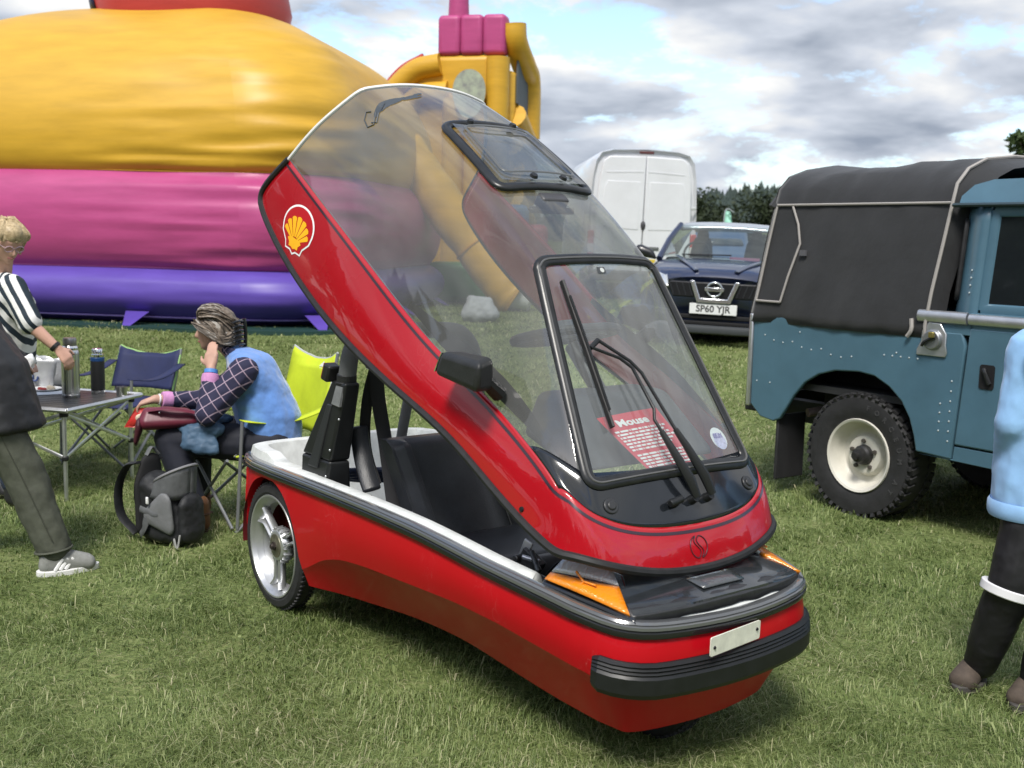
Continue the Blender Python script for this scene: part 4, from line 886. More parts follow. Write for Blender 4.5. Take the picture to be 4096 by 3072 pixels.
def wood():
    rng = random.Random(4); V, F = [], []
    for k in range(2300):
        x = rng.uniform(-330, 330) if k % 3 else rng.uniform(20, 110); y = rng.uniform(185, 345); z = hill_z(x, y) - .3; h = rng.uniform(3.6, 5.6) * (1.25 if rng.random() < .08 else 1); r = h * rng.uniform(.24, .36)
        lv = 4
        for j in range(lv):
            z0 = z + h * (.06 + .88 * j / lv); z1 = z + h * (.06 + .88 * (j + 1.7) / lv) if j < lv - 1 else z + h; rr = r * (1 - j / lv) ** .8; o = len(V); n = 6; ph = rng.random() * 6
            V += [(x + rr * rng.uniform(.75, 1.2) * math.cos(ph + 2 * math.pi * i / n), y + rr * rng.uniform(.75, 1.2) * math.sin(ph + 2 * math.pi * i / n), z0 + rng.uniform(-.03, .03) * h) for i in range(n)] + [(x, y, min(z1, z + h))]
            F += [(o + i, o + (i + 1) % n, o + n) for i in range(n)]
    mb = MB(); mb.v = V; mb.f = F; mb.m = [0] * len(F); return mb
tag(obj('conifer_wood', wood(), mat('conifer', (.040, .058, .050), .9, var=.35, vs=.12), smooth=0), 'dark conifer wood on the hill', None, None, 'stuff')  # lightened, bluish colour paints distance haze into the trees
LEAFM = {}
def leafmat(name, c):
    m = mat(name, c, .6, var=.4, vs=.9, spec=.2); return m
def tree(name, loc, h, rx, seed, col, label, group=None, leaves=2600, ls=.35, trunk=.3):
    rng = random.Random(seed); t = thing(name, label, 'tree', loc, rng.random() * 6, group)
    tb = MB(); th = h * trunk; tb.tube(spl([(0, 0, -.1), (.05, .03, th * .5), (-.04, .05, th), (.05, 0, h * .75)], 4), [h * .035 * (1 - .75 * i / 12) for i in range(13)], 8)
    lumps = []
    for k in range(14):
        a = rng.random() * 2 * math.pi; rr = rng.uniform(.25, .75) * rx; z = rng.uniform(th * .9, h * .86); lumps.append((Vector((rr * math.cos(a), rr * math.sin(a), z)), rng.uniform(.28, .46) * rx))
        if k % 2: tb.tube([(0, 0, z * .6), tuple(lumps[-1][0] * .6 + Vector((0, 0, z * .3))), tuple(lumps[-1][0])], [h * .012, h * .008, h * .003], 5)
    lumps.append((Vector((0, 0, h * .86)), rx * .4)); obj('trunk', tb, mat('bark', (.05, .042, .032), .9, var=.3, vs=3), t)
    cb = MB()
    for i in range(leaves):
        c, r = rng.choice(lumps); d = Vector((rng.gauss(0, 1), rng.gauss(0, 1), rng.gauss(0, .85))).normalized(); p = c + d * r * (rng.random() ** .35); s = ls * rng.uniform(.5, 1.1)
        u = Vector((rng.gauss(0, 1), rng.gauss(0, 1), rng.gauss(0, 1))).normalized(); w = u.cross(Vector((rng.gauss(0, 1), rng.gauss(0, 1), rng.gauss(0, 1)))).normalized()
        cb.add([p - u * s, p + w * s * .45, p + u * s, p - w * s * .45], [(0, 1, 2, 3)])
    obj('crown', cb, leafmat('leaf_' + name + str(seed), col), t, smooth=0); return t
gY = lambda y: gz(0, y)
for k, (x, y, h, rx, lab) in enumerate(((9.7, 62, 3.4, 2.4, 'dark round broadleaf tree beside the white van roofline'), (12.4, 66, 2.6, 2.2, 'low dark bushy tree behind the blue car roof'), (15.1, 64, 3.6, 2.5, 'dark broadleaf tree half hidden by the canvas pickup tilt'), (6.0, 70, 3.2, 2.4, 'dark tree hidden behind the white van'))):
    tree('broadleaf_tree', (x, y, gY(y)), h, rx, 10 + k, (.034, .046, .024), lab, 'trees at the edge of the field', 5200, .17, .22)
tree('tall_tree', (18.55, 40, gY(40)), 5.5, 1.4, 31, (.050, .075, .028), 'thin leafy tree top showing above the black canvas tilt', None, 2200, .16, .3)
# woodland standing round the field to the left of and behind the viewer (seen only in glass and paint)
def woodland():
    rng = random.Random(12); V, F = [], []
    for k in range(46):
        a = R_(-62 - 232 * (k + rng.random() * .6) / 46); r = rng.uniform(30, 42); x, y = r * math.sin(a), r * math.cos(a) + 2; h = rng.uniform(6.5, 11.5); rx = rng.uniform(2.2, 3.4); z = gz(x, max(y, 0))
        o = len(V); V += [(x - .2, y, z), (x + .2, y, z), (x, y + .2, z), (x, y, z + h * .8)]; F += [(o, o + 1, o + 3), (o + 1, o + 2, o + 3), (o + 2, o, o + 3)]
        for i in range(520):
            d = Vector((rng.gauss(0, 1), rng.gauss(0, 1), rng.gauss(0, 1))).normalized() * rng.random() ** .4; p = Vector((x + d.x * rx, y + d.y * rx, z + h * .56 + d.z * h * .46)); u = Vector((rng.gauss(0, 1), rng.gauss(0, 1), rng.gauss(0, 1))).normalized() * rng.uniform(.35, .8); w = u.cross(Vector((rng.gauss(0, 1), rng.gauss(0, 1), rng.gauss(0, 1)))).normalized() * .35
            o = len(V); V += [tuple(p - u), tuple(p + w), tuple(p + u), tuple(p - w)]; F.append((o, o + 1, o + 2, o + 3))
    mb = MB(); mb.v = V; mb.f = F; mb.m = [0] * len(F); return mb
tag(obj('woodland', woodland(), mat('wood_leaf', (.035, .050, .024), .7, var=.4, vs=.6), smooth=0), 'belt of trees round the field', None, None, 'stuff')
# ============================================================ feather flag, far vehicles
fl = thing('feather_flag', 'pale green feather flag behind the dark blue car', 'flag', (6.55, 35, gY(35)))
f1 = MB(); f1.tube(spl([(0, 0, 0), (0, 0, 1.6), (.08, 0, 1.95), (.3, 0, 1.86)], 5), .015, 6); obj('pole', f1, ALU, fl)
f2 = MB(); P = [[(.02 + .0 * z, .02 * math.sin(z * 6), .45 + z), (.18 + .10 * math.sin(z * 2), .03, .45 + z * .98), (.34 - .28 * (z / 1.45) ** 4, .02, .45 + z * .95)] for z in np.linspace(0, 1.45, 14)]; f2.grid(P); obj('sail', f2, mat('mint', (.30, .60, .48), .6), fl, smooth=180, solid=.006)
def farcar(name, loc, rz, L, w, h, body, label, cat, van=False):
    t = thing(name, label, cat, loc, rz); side = [(-L / 2, .25), (L / 2, .25), (L / 2, .62), (L / 2 - .25, .78), (L * .18 if not van else L / 2 - .5, .95 if not van else 1.1), (L * .02 if not van else L / 2 - 1.1, h), (-L / 2 + .25, h), (-L / 2, .9)]
    b = MB(); b.prism(side, -w / 2, w / 2, Matrix(((1, 0, 0, 0), (0, 0, 1, 0), (0, 1, 0, 0), (0, 0, 0, 1)))); obj('body', b, body, t, bevel=.09, seg=3)
    g = MB(); q = side[4:6]; g.add([(q[0][0] + .012, -w * .42, q[0][1] + .04), (q[0][0] + .012, w * .42, q[0][1] + .04), (q[1][0] + .05, w * .38, h - .10), (q[1][0] + .05, -w * .38, h - .10)], [(0, 1, 2, 3)]); obj('windscreen', g, mat('far_glass', (.03, .04, .045), .05, coat=1.), t, solid=.01)
    for sx in (-1, 1):
        for sy in (-1, 1):
            wm = MB(); wm.cyl((sx * L * .31, sy * (w / 2 - .18), .32), (sx * L * .31, sy * (w / 2 + .01), .32), .32, n=20); obj('wheel', wm, RUBBER, t)
    return t
farcar('parked_van', (6.75, 40, gY(40) - .1), R_(-100), 4.6, 1.9, 1.65, mat('far_white', (.62, .64, .63), .4, coat=.5), 'white van parked far behind the dark blue car', 'van', True)
farcar('parked_car', (4.75, 27, gY(27) - .05), R_(-95), 4.1, 1.7, 1.42, mat('far_blue', (.05, .09, .16), .35, coat=.6), 'blue car parked between the white van and the dark blue car', 'car')
# ============================================================ inflatable with yellow dome
def pvc(name, c, bump=.03, bs=3.0, st=(1, 1, 6)): return mat(name, c, .42, var=.09, vs=1.6, bump=bump, bs=bs, stretch=st, spec=.45)
YELLOW = pvc('pvc_yellow', (.56, .325, .030)); PINK = pvc('pvc_pink', (.40, .060, .19), .02); PURPLE = pvc('pvc_purple', (.10, .060, .34), .03); REDP = pvc('pvc_red', (.42, .05, .045)); NAVY = pvc('pvc_navy', (.02, .03, .10))
bc = thing('bouncy_castle', 'big yellow domed bouncy castle with pink and purple bands', 'bouncy castle', (-2.05, 12.75, gz(0, 12.9) - .02), R_(-9))
def foot(inset, rad=1.2, Wd=6.6, Dp=6.2, n=18):
    pts = []; rad = max(.25, rad - inset * .3)
    x0, x1, y0, y1 = -Wd + inset, -inset, inset, Dp - inset
    for cx, cy, a in ((x1 - rad, y0 + rad, -90), (x1 - rad, y1 - rad, 0), (x0 + rad, y1 - rad, 90), (x0 + rad, y0 + rad, 180)):
        for i in range(n + 1): t_ = R_(a + 90 * i / n); pts.append((cx + rad * math.cos(t_), cy + rad * math.sin(t_)))
    # subdivide the straight sides
    out = []
    for i in range(len(pts)):
        a, b = Vector(pts[i]), Vector(pts[(i + 1) % len(pts)]); m = max(1, int((b - a).length / .22)) if (b - a).length > .5 else 1
        m = 26 if (b - a).length > .5 else 1
        for j in range(m): out.append(tuple(a.lerp(b, j / m)))
    return out
def band(levels, wr=.02, top=False):
    P = []
    zs = np.array([l[0] for l in levels]); ins = np.array([l[1] for l in levels])
    zz = np.linspace(0, 1, len(levels)); fine = np.linspace(0, 1, (len(levels) - 1) * 7 + 1)
    fz = np.interp(fine, zz, zs); fi = np.interp(fine, zz, ins); k = np.array([1, 2, 3, 2, 1.]) / 9
    for _ in range(10):
        f2 = fi.copy(); f2[2:-2] = np.convolve(fi, k, 'valid'); fi = f2; f3 = fz.copy(); f3[2:-2] = np.convolve(fz, k, 'valid'); fz = f3
    for z, i_ in zip(fz, fi):
        f = foot(i_); row = []
        for x, y in f:
            d = math.hypot(x + .9, y - .6); wamp = wr * math.exp(-(d / 1.9) ** 2) * 1.6 + wr * .008
            n_ = mnoise.noise((x * .8, y * .8, z * 7.5)) * wamp + .5 * mnoise.noise((x * 1.1 + 7, y * 1.1, z * 15)) * wamp
            cx, cy = x + 3.3, y - 3.1; L = math.hypot(cx, cy); row.append((x + cx / L * n_, y + cy / L * n_, z + .15 * n_))
        row.append(row[0]); P.append(row)
    mb = MB(); mb.grid(P)
    if top: mb.add([P[-1][i] for i in range(len(P[-1]) - 1)], [tuple(range(len(P[-1]) - 1))])
    return mb
obj('purple_base', band([(.06, .22), (.14, .04), (.32, -.12), (.5, -.12), (.64, -.02), (.705, .12)], .012), PURPLE, bc, smooth=180)
obj('pink_band', band([(.70, .13), (.80, .03), (1.05, -.05), (1.35, -.06), (1.65, .0), (1.80, .10), (1.86, .17)], .026), PINK, bc, smooth=180)
obj('yellow_dome', band([(1.85, .18), (1.93, .10), (2.2, .05), (2.6, .08), (3.05, .26), (3.45, .55), (3.76, 1.0), (3.98, 1.5), (4.12, 2.0), (4.20, 2.5), (4.22, 2.95)], .034, True), YELLOW, bc, smooth=180)
for z_, i_ in ((1.875, .165),):
    sm2 = MB(); sm2.tube([(x, y, z_ + .02 * math.sin(x * .9)) for x, y in foot(i_ - .002)], .007, 6, True); obj('seam', sm2, mat('seam_ochre', (.48, .25, .02), .6), bc)
sm2 = MB(); sm2.tube([(x, y, .715) for x, y in foot(.118)], .014, 6, True); obj('seam', sm2, mat('seam_plum', (.20, .04, .16), .6), bc)
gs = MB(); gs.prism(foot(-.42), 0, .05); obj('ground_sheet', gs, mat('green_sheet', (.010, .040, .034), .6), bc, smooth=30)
for k, (x, y, dx, dy) in enumerate([(-7.6, 0, 0, -1), (-5.0, 0, 0, -1), (-2.45, 0, 0, -1), (-.35, .30, .5, -.8), (.0, 2.6, 1, 0), (.0, 4.8, 1, 0), (-.02, 1.0, 1, -.2)]):
    fp = MB(); n = Vector((dx, dy, 0)).normalized(); tn = Vector((-n.y, n.x, 0)); c = Vector((x, y, 0)); fp.hexa([c + tn * .03 + n * .38 + Vector((0, 0, .02)), c - tn * .03 + n * .38 + Vector((0, 0, .02)), c - tn * .03 + n * .36 + Vector((0, 0, .02)), c + tn * .03 + n * .36 + Vector((0, 0, .02)), c + tn * .15 + n * .05 + Vector((0, 0, .20)), c - tn * .15 + n * .05 + Vector((0, 0, .20)), c - tn * .15 + n * .03 + Vector((0, 0, .20)), c + tn * .15 + n * .03 + Vector((0, 0, .20))]); obj('anchor_flap', fp, PURPLE, bc)
sm1 = MB(); sm1.tube([(x, y, .13 - 0 * z) for (x, y), z in zip(foot(.06), [0] * 999)], .012, 6, True); obj('base_welt', sm1, pvc('pvc_lilac', (.16, .12, .33)), bc)
rd = MB(); rd.lathe([(1.30, 4.2), (1.36, 4.45), (1.27, 4.9), (1.1, 5.3), (.6, 5.6), (0, 5.7)], 40, Matrix.Translation((-3.05, 2.9, -.22))); obj('red_crown', rd, REDP, bc, smooth=180)
rd = MB(); rd.lathe([(1.36, 4.30), (1.40, 4.50), (1.375, 4.56)], 12, Matrix.Translation((-3.05, 2.9, -.22)), a0=R_(180), a1=R_(222)); obj('navy_trim', rd, NAVY, bc, smooth=180, solid=.03)
# ============================================================ inflatable slide tower
st_ = thing('inflatable_slide', 'yellow inflatable slide tower with pink top and sloping side tube', 'bouncy castle', (-.82, 20.2, gz(0, 20)), R_(-14))
def rolls(x0, x1, z0, z1, y, n, r, vertical=True):
    mb = MB()
    for k in range(n):
        if vertical: x = x0 + (x1 - x0) * (k + .5) / n; mb.tube([(x, y, z0), (x, y, z0 + .08), (x, y, z1 - .08), (x, y, z1)], [(abs(x1 - x0) / n * .42, r * .6), (abs(x1 - x0) / n * .56, r), (abs(x1 - x0) / n * .56, r), (abs(x1 - x0) / n * .42, r * .6)], 14, flat=(1, 0, 0))
    return mb
for k in range(3):
    w_ = 1.24 / 3; xx = -.62 + w_ * (k + .5); m_ = MB(); m_.box((xx, 0, 4.60), (w_ + .006, .36, .70)); obj('pink_cushion', m_, PINK, st_, bevel=.085, seg=5)
sp_ = MB(); sp_.cyl((-.30, .05, 4.9), (-.30, .05, 5.9), .19, .15, 18); obj('pink_spire', sp_, PINK, st_)
wl_ = MB(); prof = [(-1.95, 2.2), (-1.95, 3.0), (-1.75, 3.55), (-1.40, 3.98), (-.95, 4.22), (-.62, 4.26), (.62, 4.26), (.66, 2.0), (.66, .1), (-1.95, .1)]; wl_.prism(prof, -.16, .16, Matrix(((1, 0, 0, 0), (0, 0, 1, 0), (0, 1, 0, 0), (0, 0, 0, 1)))); obj('yellow_wall', wl_, YELLOW, st_, bevel=.10, seg=4)
for (pts, r_) in (([(-1.78, -.14, 2.2), (-1.74, -.15, 3.0), (-1.5, -.15, 3.55), (-1.05, -.15, 3.98), (-.55, -.15, 4.10)], .20), ([(-1.35, -.15, 2.2), (-1.30, -.16, 3.1), (-.95, -.16, 3.55), (-.4, -.16, 3.62)], .19)):
    r2 = MB(); r2.tube(spl(pts, 6), r_, 14); obj('yellow_roll', r2, YELLOW, st_)
for x in (-.30, .1, .5):
    r2 = MB(); r2.tube([(x, -.14, .5), (x, -.15, 3.5 if x < .3 else 4.2)], .21, 14); obj('yellow_roll', r2, YELLOW, st_)
re_ = MB(); re_.tube(spl([(-1.98, .05, 2.2), (-1.98, .05, 3.02), (-1.77, .05, 3.60), (-1.40, .05, 4.04), (-.95, .05, 4.28)], 6), .06, 8); obj('red_welt', re_, REDP, st_)
# right-hand return wall with sloping rolls and a dark netted window
for k in range(6):
    r2 = MB(); z = 3.1 - k * .48; r2.tube([(.72, .1, z + .12), (.78, .9, z - .35)], .25, 12); obj('side_roll', r2, YELLOW, st_)
r2 = MB(); r2.tube(spl([(.72, .05, 4.8), (.74, .1, 4.5), (.80, .55, 4.15), (.80, .95, 3.9), (.80, 1.0, 2.9)], 5), .22, 12); obj('side_roll', r2, YELLOW, st_)
nw = MB(); nw.hexa([(.80, .12, 3.45), (.84, .95, 3.1), (.80, .97, 3.1), (.76, .14, 3.45), (.80, .12, 4.25), (.84, .9, 3.85), (.80, .92, 3.85), (.76, .14, 4.25)]); obj('net_window', nw, mat('net_grey', (.10, .12, .14), .7), st_)
sd_ = MB(); sd_.box((.66, .55, 2.0), (.20, 1.1, 4.0)); obj('side_wall', sd_, YELLOW, st_, bevel=.08)
ov = MB(); Tov = Matrix(((1, 0, 0, 0), (0, 0, -1, -.40), (0, 1, 0, 3.55), (0, 0, 0, 1))); ov.prism([(.05 + .30 * math.cos(a) * (1 + .12 * math.sin(a)), .42 * math.sin(a)) for a in np.linspace(0, 2 * math.pi, 30, False)], 0, .012, Tov); o = obj('print_panel', ov, mat('faded_print', (.36, .38, .38), .5, var=.45, vs=5, var2=(.42, .50, .36)), st_); o['label'] = 'faded oval print panel'
# sloping tube, with seam cuffs, in front
tb_ = thing('slide_tube', 'sloping yellow inflatable tube seen through the smoked canopy', 'inflatable tube', (0, 0, 0))
sl_ = MB(); pts = spl([(-1.75, 17.0, 2.95), (-1.25, 16.9, 2.30), (-.62, 16.8, 1.50), (-.10, 16.7, .86), (.06, 16.68, .72)], 8); rr = [.33 + .008 * math.sin(i * 1.7) - (.10 if i in (15, 16) else 0) * .3 - (.14 if i > 30 else 0) * (i - 30) for i in range(len(pts))]; sl_.tube(pts, rr, 24)
obj('tube', sl_, YELLOW, tb_, smooth=180)
for i in (16, 28):
    cu = MB(); c = pts[i]; d = (pts[i + 1] - pts[i - 1]).normalized(); cu.tube([c - d * .012, c + d * .012], .328, 24); obj('seam_cuff', cu, mat('pvc_amber', (.50, .24, .008), .45), tb_)
tu2 = MB(); tu2.tube([(.02, 16.7, .78), (.26, 16.65, gz(0, 16.6) + .15)], [.26, .16], 16); obj('white_collar', tu2, mat('white_pvc', (.6, .62, .62), .5), tb_)
ib = thing('inflatable_bed', 'low green, blue and red inflatable behind the sloping yellow tube', 'bouncy castle', (0, 18.3, gz(0, 18.3)))
for nm, c, loc, dim in (('green_side', (.10, .32, .05), (-.32, .30, 1.15), (.42, .3, 1.2)), ('blue_side', (.10, .22, .45), (.02, .22, .88), (.40, .3, 1.5)), ('red_side', (.42, .06, .10), (.36, .12, .66), (.36, .3, 1.3)), ('bed', (.06, .20, .06), (-.45, .1, .33), (2.0, .9, .66))):
    b_ = MB(); b_.box(loc, dim); obj(nm, b_, pvc('pvc_' + nm, c), ib, bevel=.12, seg=4)
ck = MB(); g0 = gz(0, 14.6); ck.hull([((-.60, 14.65, g0 + .10), (.10, .12, .10)), ((-.30, 14.65, g0 + .09), (.12, .14, .09)), ((-.55, 14.7, g0 + .30), (.08, .09, .05)), ((-.36, 14.7, g0 + .26), (.09, .09, .06))])
tag(obj('grey_sheet', ck, mat('grey_sheet', (.34, .36, .37), .7, var=.15, vs=4), None, remesh=.02, rsm=1, disp=(.12, .06)), 'crumpled grey sheet on the grass beyond the microcar', 'sheet')
# ============================================================ white high-roof van seen from behind
VW = mat('van_white', (.66, .68, .71), .34, coat=.5, var=.05, vs=2)
van = thing('white_van', 'tall white high-roof panel van seen from behind', 'van', (2.25, 20.0, gz(0, 20) - .05), 0)
van.rotation_euler = (0, R_(1.2), R_(3))
def van_sec(y, inset=0.):
    o = []
    for x, z in ((.90, .42), (.985, .62), (.99, 1.1), (.985, 1.6), (.95, 2.2), (.90, 2.52), (.80, 2.66), (.60, 2.715), (0, 2.74)): o.append((x - inset * (1 if x > .3 else x / .3), z - (inset if z > 2.4 else 0)))
    return [(x, y, z) for x, z in o] + [(-x, y, z) for x, z in o[-2::-1]]
vb = MB(); vb.grid([van_sec(.06, .06), van_sec(.0, .015), van_sec(.12), van_sec(2.2), van_sec(4.3), van_sec(4.9, .05)]); vb.add(van_sec(.06, .06), [tuple(range(17))]); vb.add([(.86, 4.9, .42), (.86, 4.9, 2.5), (-.86, 4.9, 2.5), (-.86, 4.9, .42)], [(0, 1, 2, 3)]); vb.hexa([(-.95, 4.88, .42), (.95, 4.88, .42), (.88, 5.9, .42), (-.88, 5.9, .42), (-.95, 4.88, 1.5), (.95, 4.88, 1.5), (.85, 5.9, 1.05), (-.85, 5.9, 1.05)]); obj('body', vb, VW, van, smooth=40)
for sg in (-1, 1):
    dr = MB(); xs = (.006, .86); pts = [(xs[0], .50), (xs[1], .50), (xs[1] + .005, 1.2), (xs[1] - .03, 2.1), (xs[1] - .10, 2.48), (xs[1] - .2, 2.56), (xs[0], 2.58)]
    dr.prism([(sg * x, z) for x, z in pts], -.075, -.02, Matrix(((1, 0, 0, 0), (0, 0, 1, 0), (0, 1, 0, .02), (0, 0, 0, 1)))); door = obj('rear_door', dr, VW, van, bevel=.018, seg=3)
    pr = MB(); pr.prism([(sg * x, z) for x, z in ((.09, 1.28), (.74, 1.30), (.73, 2.0), (.68, 2.13), (.09, 2.13))], -.082, -.07, Matrix(((1, 0, 0, 0), (0, 0, 1, 0), (0, 1, 0, .02), (0, 0, 0, 1)))); obj('window_pressing', pr, VW, door, bevel=.012, seg=3)
    pr = MB(); pr.prism([(sg * x, z) for x, z in ((.04, 2.30), (.70, 2.27), (.70, 2.29), (.04, 2.32))], -.080, -.07, Matrix(((1, 0, 0, 0), (0, 0, 1, 0), (0, 1, 0, .02), (0, 0, 0, 1)))); obj('pressed_line', pr, VW, door)
    for z in (1.72, .95):
        hg = MB(); hg.box((sg * .90, -.065, z), (.10, .03, .05)); obj('hinge', hg, mat('van_grey', (.45, .47, .48), .5), door, bevel=.01)
    tl = MB(); tl.box((sg * .925, -.03, 1.0), (.11, .10, .52)); tlo = obj('tail_lamp', tl, mat('tail_red', (.40, .02, .02), .2, coat=.8), van, bevel=.02, seg=3)
    w2 = MB(); w2.box((sg * .925, -.035, .95), (.112, .10, .16)); obj('white_segment', w2, mat('tail_white', (.6, .55, .52), .2, coat=.6), tlo)
    for y in (1.0, 4.6):
        wm = MB(); wm.cyl((sg * .70, y, .33), (sg * .95, y, .33), .34, n=24); obj('wheel', wm, RUBBER, van)
bl_ = MB(); bl_.box((0, -.045, 2.665), (.26, .05, .045)); obj('high_brake_lamp', bl_, mat('brake_dark', (.10, .03, .03), .3), van, bevel=.01)
lk = MB(); lk.ball((0, -.075, 1.38), (.045, .03, .085), 8); obj('door_lock', lk, mat('lock_dark', (.05, .05, .055), .4), van)
lk = MB(); lk.box((.16, -.07, .98), (.30, .05, .06)); obj('door_handle', lk, mat('handle_grey', (.12, .13, .13), .4), van, bevel=.015)
lk = MB(); lk.cyl((.52, -.075, 1.15), (.52, -.05, 1.15), .04, n=16); obj('round_badge', lk, mat('badge_dark', (.03, .03, .035), .4), van)
obj('model_lettering', text_mb('313 CDI', .085, Matrix(((1, 0, 0, .66), (0, 0, -1, -.068), (0, 1, 0, .97), (0, 0, 0, 1))), .003), mat('letter_grey', (.2, .21, .22), .4), van, smooth=0)
bp_ = MB(); bp_.box((0, -.10, .47), (1.9, .16, .20)); obj('rear_bumper', bp_, mat('van_bumper', (.06, .062, .065), .6), van, bevel=.04)
pn_ = MB(); pn_.box((0, -.075, .73), (.52, .012, .11)); obj('number_plate', pn_, mat('yellow_plate', (.6, .45, .05), .5), van, bevel=.004)
# ============================================================ dark blue crossover facing us
SB = mat('suv_blue', (.016, .024, .060), .30, coat=.9, coatr=.04)
suv = thing('blue_car', 'dark blue crossover car facing the field with chrome grille', 'car', (2.235, 12.40, gz(0, 12.4) - .05), R_(-14), rot=(0, R_(1.5), R_(-14)))
# local: x across, y backwards, z up; front face at y=0
rows = []
hwid = smf([0, .1, .35, .9, 1.6, 2.6, 4.2], [.66, .78, .86, .885, .89, .89, .84], .08)
def srow(y, zs):      # cross-section from sill to centre top
    return [(k * hwid(y), y + (.20 * (k) ** 4 if y < .6 else 0) * (1 - min(1, y / .6) * .6), z) for k, z in zs]
body_prof = [(0.02, [(.97, .28), (1., .45), (.99, .60), (.95, .72), (.80, .80), (.4, .83), (0, .84)]), (.06, [(.98, .25), (1., .45), (1., .62), (.97, .76), (.82, .86), (.4, .895), (0, .905)]), (.25, [(.98, .24), (1., .45), (1., .66), (.97, .82), (.86, .91), (.42, .955), (0, .965)]), (.6, [(.98, .24), (1., .45), (1., .70), (.97, .88), (.88, .965), (.45, 1.0), (0, 1.01)]), (1.15, [(.98, .24), (1., .45), (1., .72), (.98, .92), (.90, 1.0), (.46, 1.04), (0, 1.05)]), (1.6, [(.98, .24), (1., .45), (1., .74), (.98, .94), (.92, .99), (.46, 1.0), (0, 1.0)]), (4.2, [(.98, .3), (1., .5), (1., .76), (.98, .95), (.92, 1.0), (.46, 1.0), (0, 1.0)])]
sbm = MB(); P = [srow(y, zs) for y, zs in body_prof]; P = [r + [(-x, yy, z) for x, yy, z in r[-2::-1]] for r in P]; sbm.grid(P); sbm.add(P[0], [tuple(range(len(P[0])))]); sbm.add(P[-1], [tuple(range(len(P[-1])))]); obj('body', sbm, SB, suv, smooth=50, sub=1)
cabin = [(1.12, 1.02, .74), (1.75, 1.40, .62), (2.1, 1.475, .585), (3.0, 1.485, .58), (3.9, 1.40, .58), (4.15, 1.0, .74)]
# roof and pillars
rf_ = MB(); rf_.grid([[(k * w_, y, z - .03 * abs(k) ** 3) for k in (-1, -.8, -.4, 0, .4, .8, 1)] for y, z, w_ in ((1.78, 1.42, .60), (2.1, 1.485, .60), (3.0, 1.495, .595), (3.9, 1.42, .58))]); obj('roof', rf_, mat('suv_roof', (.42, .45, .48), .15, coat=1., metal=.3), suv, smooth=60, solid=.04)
for sg in (-1, 1):
    pi_ = MB(); pi_.tube([(sg * .77, 1.10, .99), (sg * .70, 1.45, 1.23), (sg * .60, 1.80, 1.43)], [.04, .035, .035], 8); obj('pillar', pi_, SB, suv)
    sg2 = MB(); sg2.add([(sg * .80, 1.3, 1.02), (sg * .82, 3.9, 1.02), (sg * .62, 3.7, 1.38), (sg * .62, 1.9, 1.42)], [(0, 1, 2, 3)]); obj('side_glass', sg2, glassmat('suv_side', (.25, .28, .30), 1.5), suv, smooth=0)
    # mirrors
    mi = MB(); mi.hull([((sg * .92, 1.32, 1.05), .055), ((sg * 1.04, 1.34, 1.08), .075), ((sg * .85, 1.30, 1.0), .02)]); obj('mirror', mi, mat('suv_mirror', (.015, .016, .02), .4, coat=.4), suv)
    # headlamps swept back
    hl_ = MB(); hl_.grid(quadpatch([(sg * .52, .02, .70), (sg * .80, .25, .78), (sg * .80, .50, .90), (sg * .56, .15, .84)], 6, 6, .035, (sg * .5, -.8, .3))); ho = obj('headlamp', hl_, mat('suv_lamp', (.55, .58, .60), .08, coat=1., metal=.5, bump=.4, bs=30), suv, smooth=180, solid=.02)
    fg = MB(); fg.cyl((sg * .62, .02, .38), (sg * .62, .10, .38), .05, n=14); obj('fog_lamp', fg, mat('fog', (.4, .42, .42), .15, coat=.8), suv)
    for y in (.88, 3.5):
        wm = MB(); wm.cyl((sg * .70, y, .335), (sg * .90, y, .335), .335, n=26); wh = obj('wheel', wm, RUBBER, suv, bevel=.03)
        rm = MB(); rm.cyl((sg * .88, y, .335), (sg * .905, y, .335), .22, n=20); obj('rim', rm, RIM, wh)
ws_ = MB(); ws_.grid([[(k * (.74 - .15 * t), 1.12 + .66 * t - .06 * (1 - k * k), 1.02 + .41 * t) for k in np.linspace(-1, 1, 9)] for t in np.linspace(0, 1, 6)]); obj('windscreen', ws_, glassmat('suv_screen', (.55, .62, .62), 1.5, .05, .02, (.6, .7, .7)), suv, smooth=180)
it = MB(); it.box((0, 1.45, .98), (1.4, .6, .08)); obj('dashboard', it, mat('suv_dash', (.03, .032, .035), .6), suv, bevel=.03)
for sx in (-.35, .35):
    se = MB(); se.hull([((sx, 2.2, .95), .16), ((sx, 2.3, 1.18), .13)]); se.hull([((sx, 2.32, 1.30), .08), ((sx, 2.33, 1.33), .07)]); obj('seat', se, mat('suv_seat', (.06, .062, .065), .7), suv)
sw_ = MB(); sw_.tube([(-.36 * 1 + .17 * math.cos(a), 1.72 + .05 * math.sin(a), 1.06 + .16 * math.sin(a)) for a in np.linspace(0, 2 * math.pi, 26, False)], .015, 6, True); obj('steering_wheel', sw_, BLACK, suv)
pk = MB(); pk.box((.25, 1.38, 1.035), (.36, .12, .03)); obj('pink_paper', pk, mat('pink_paper', (.6, .2, .35), .6), suv)
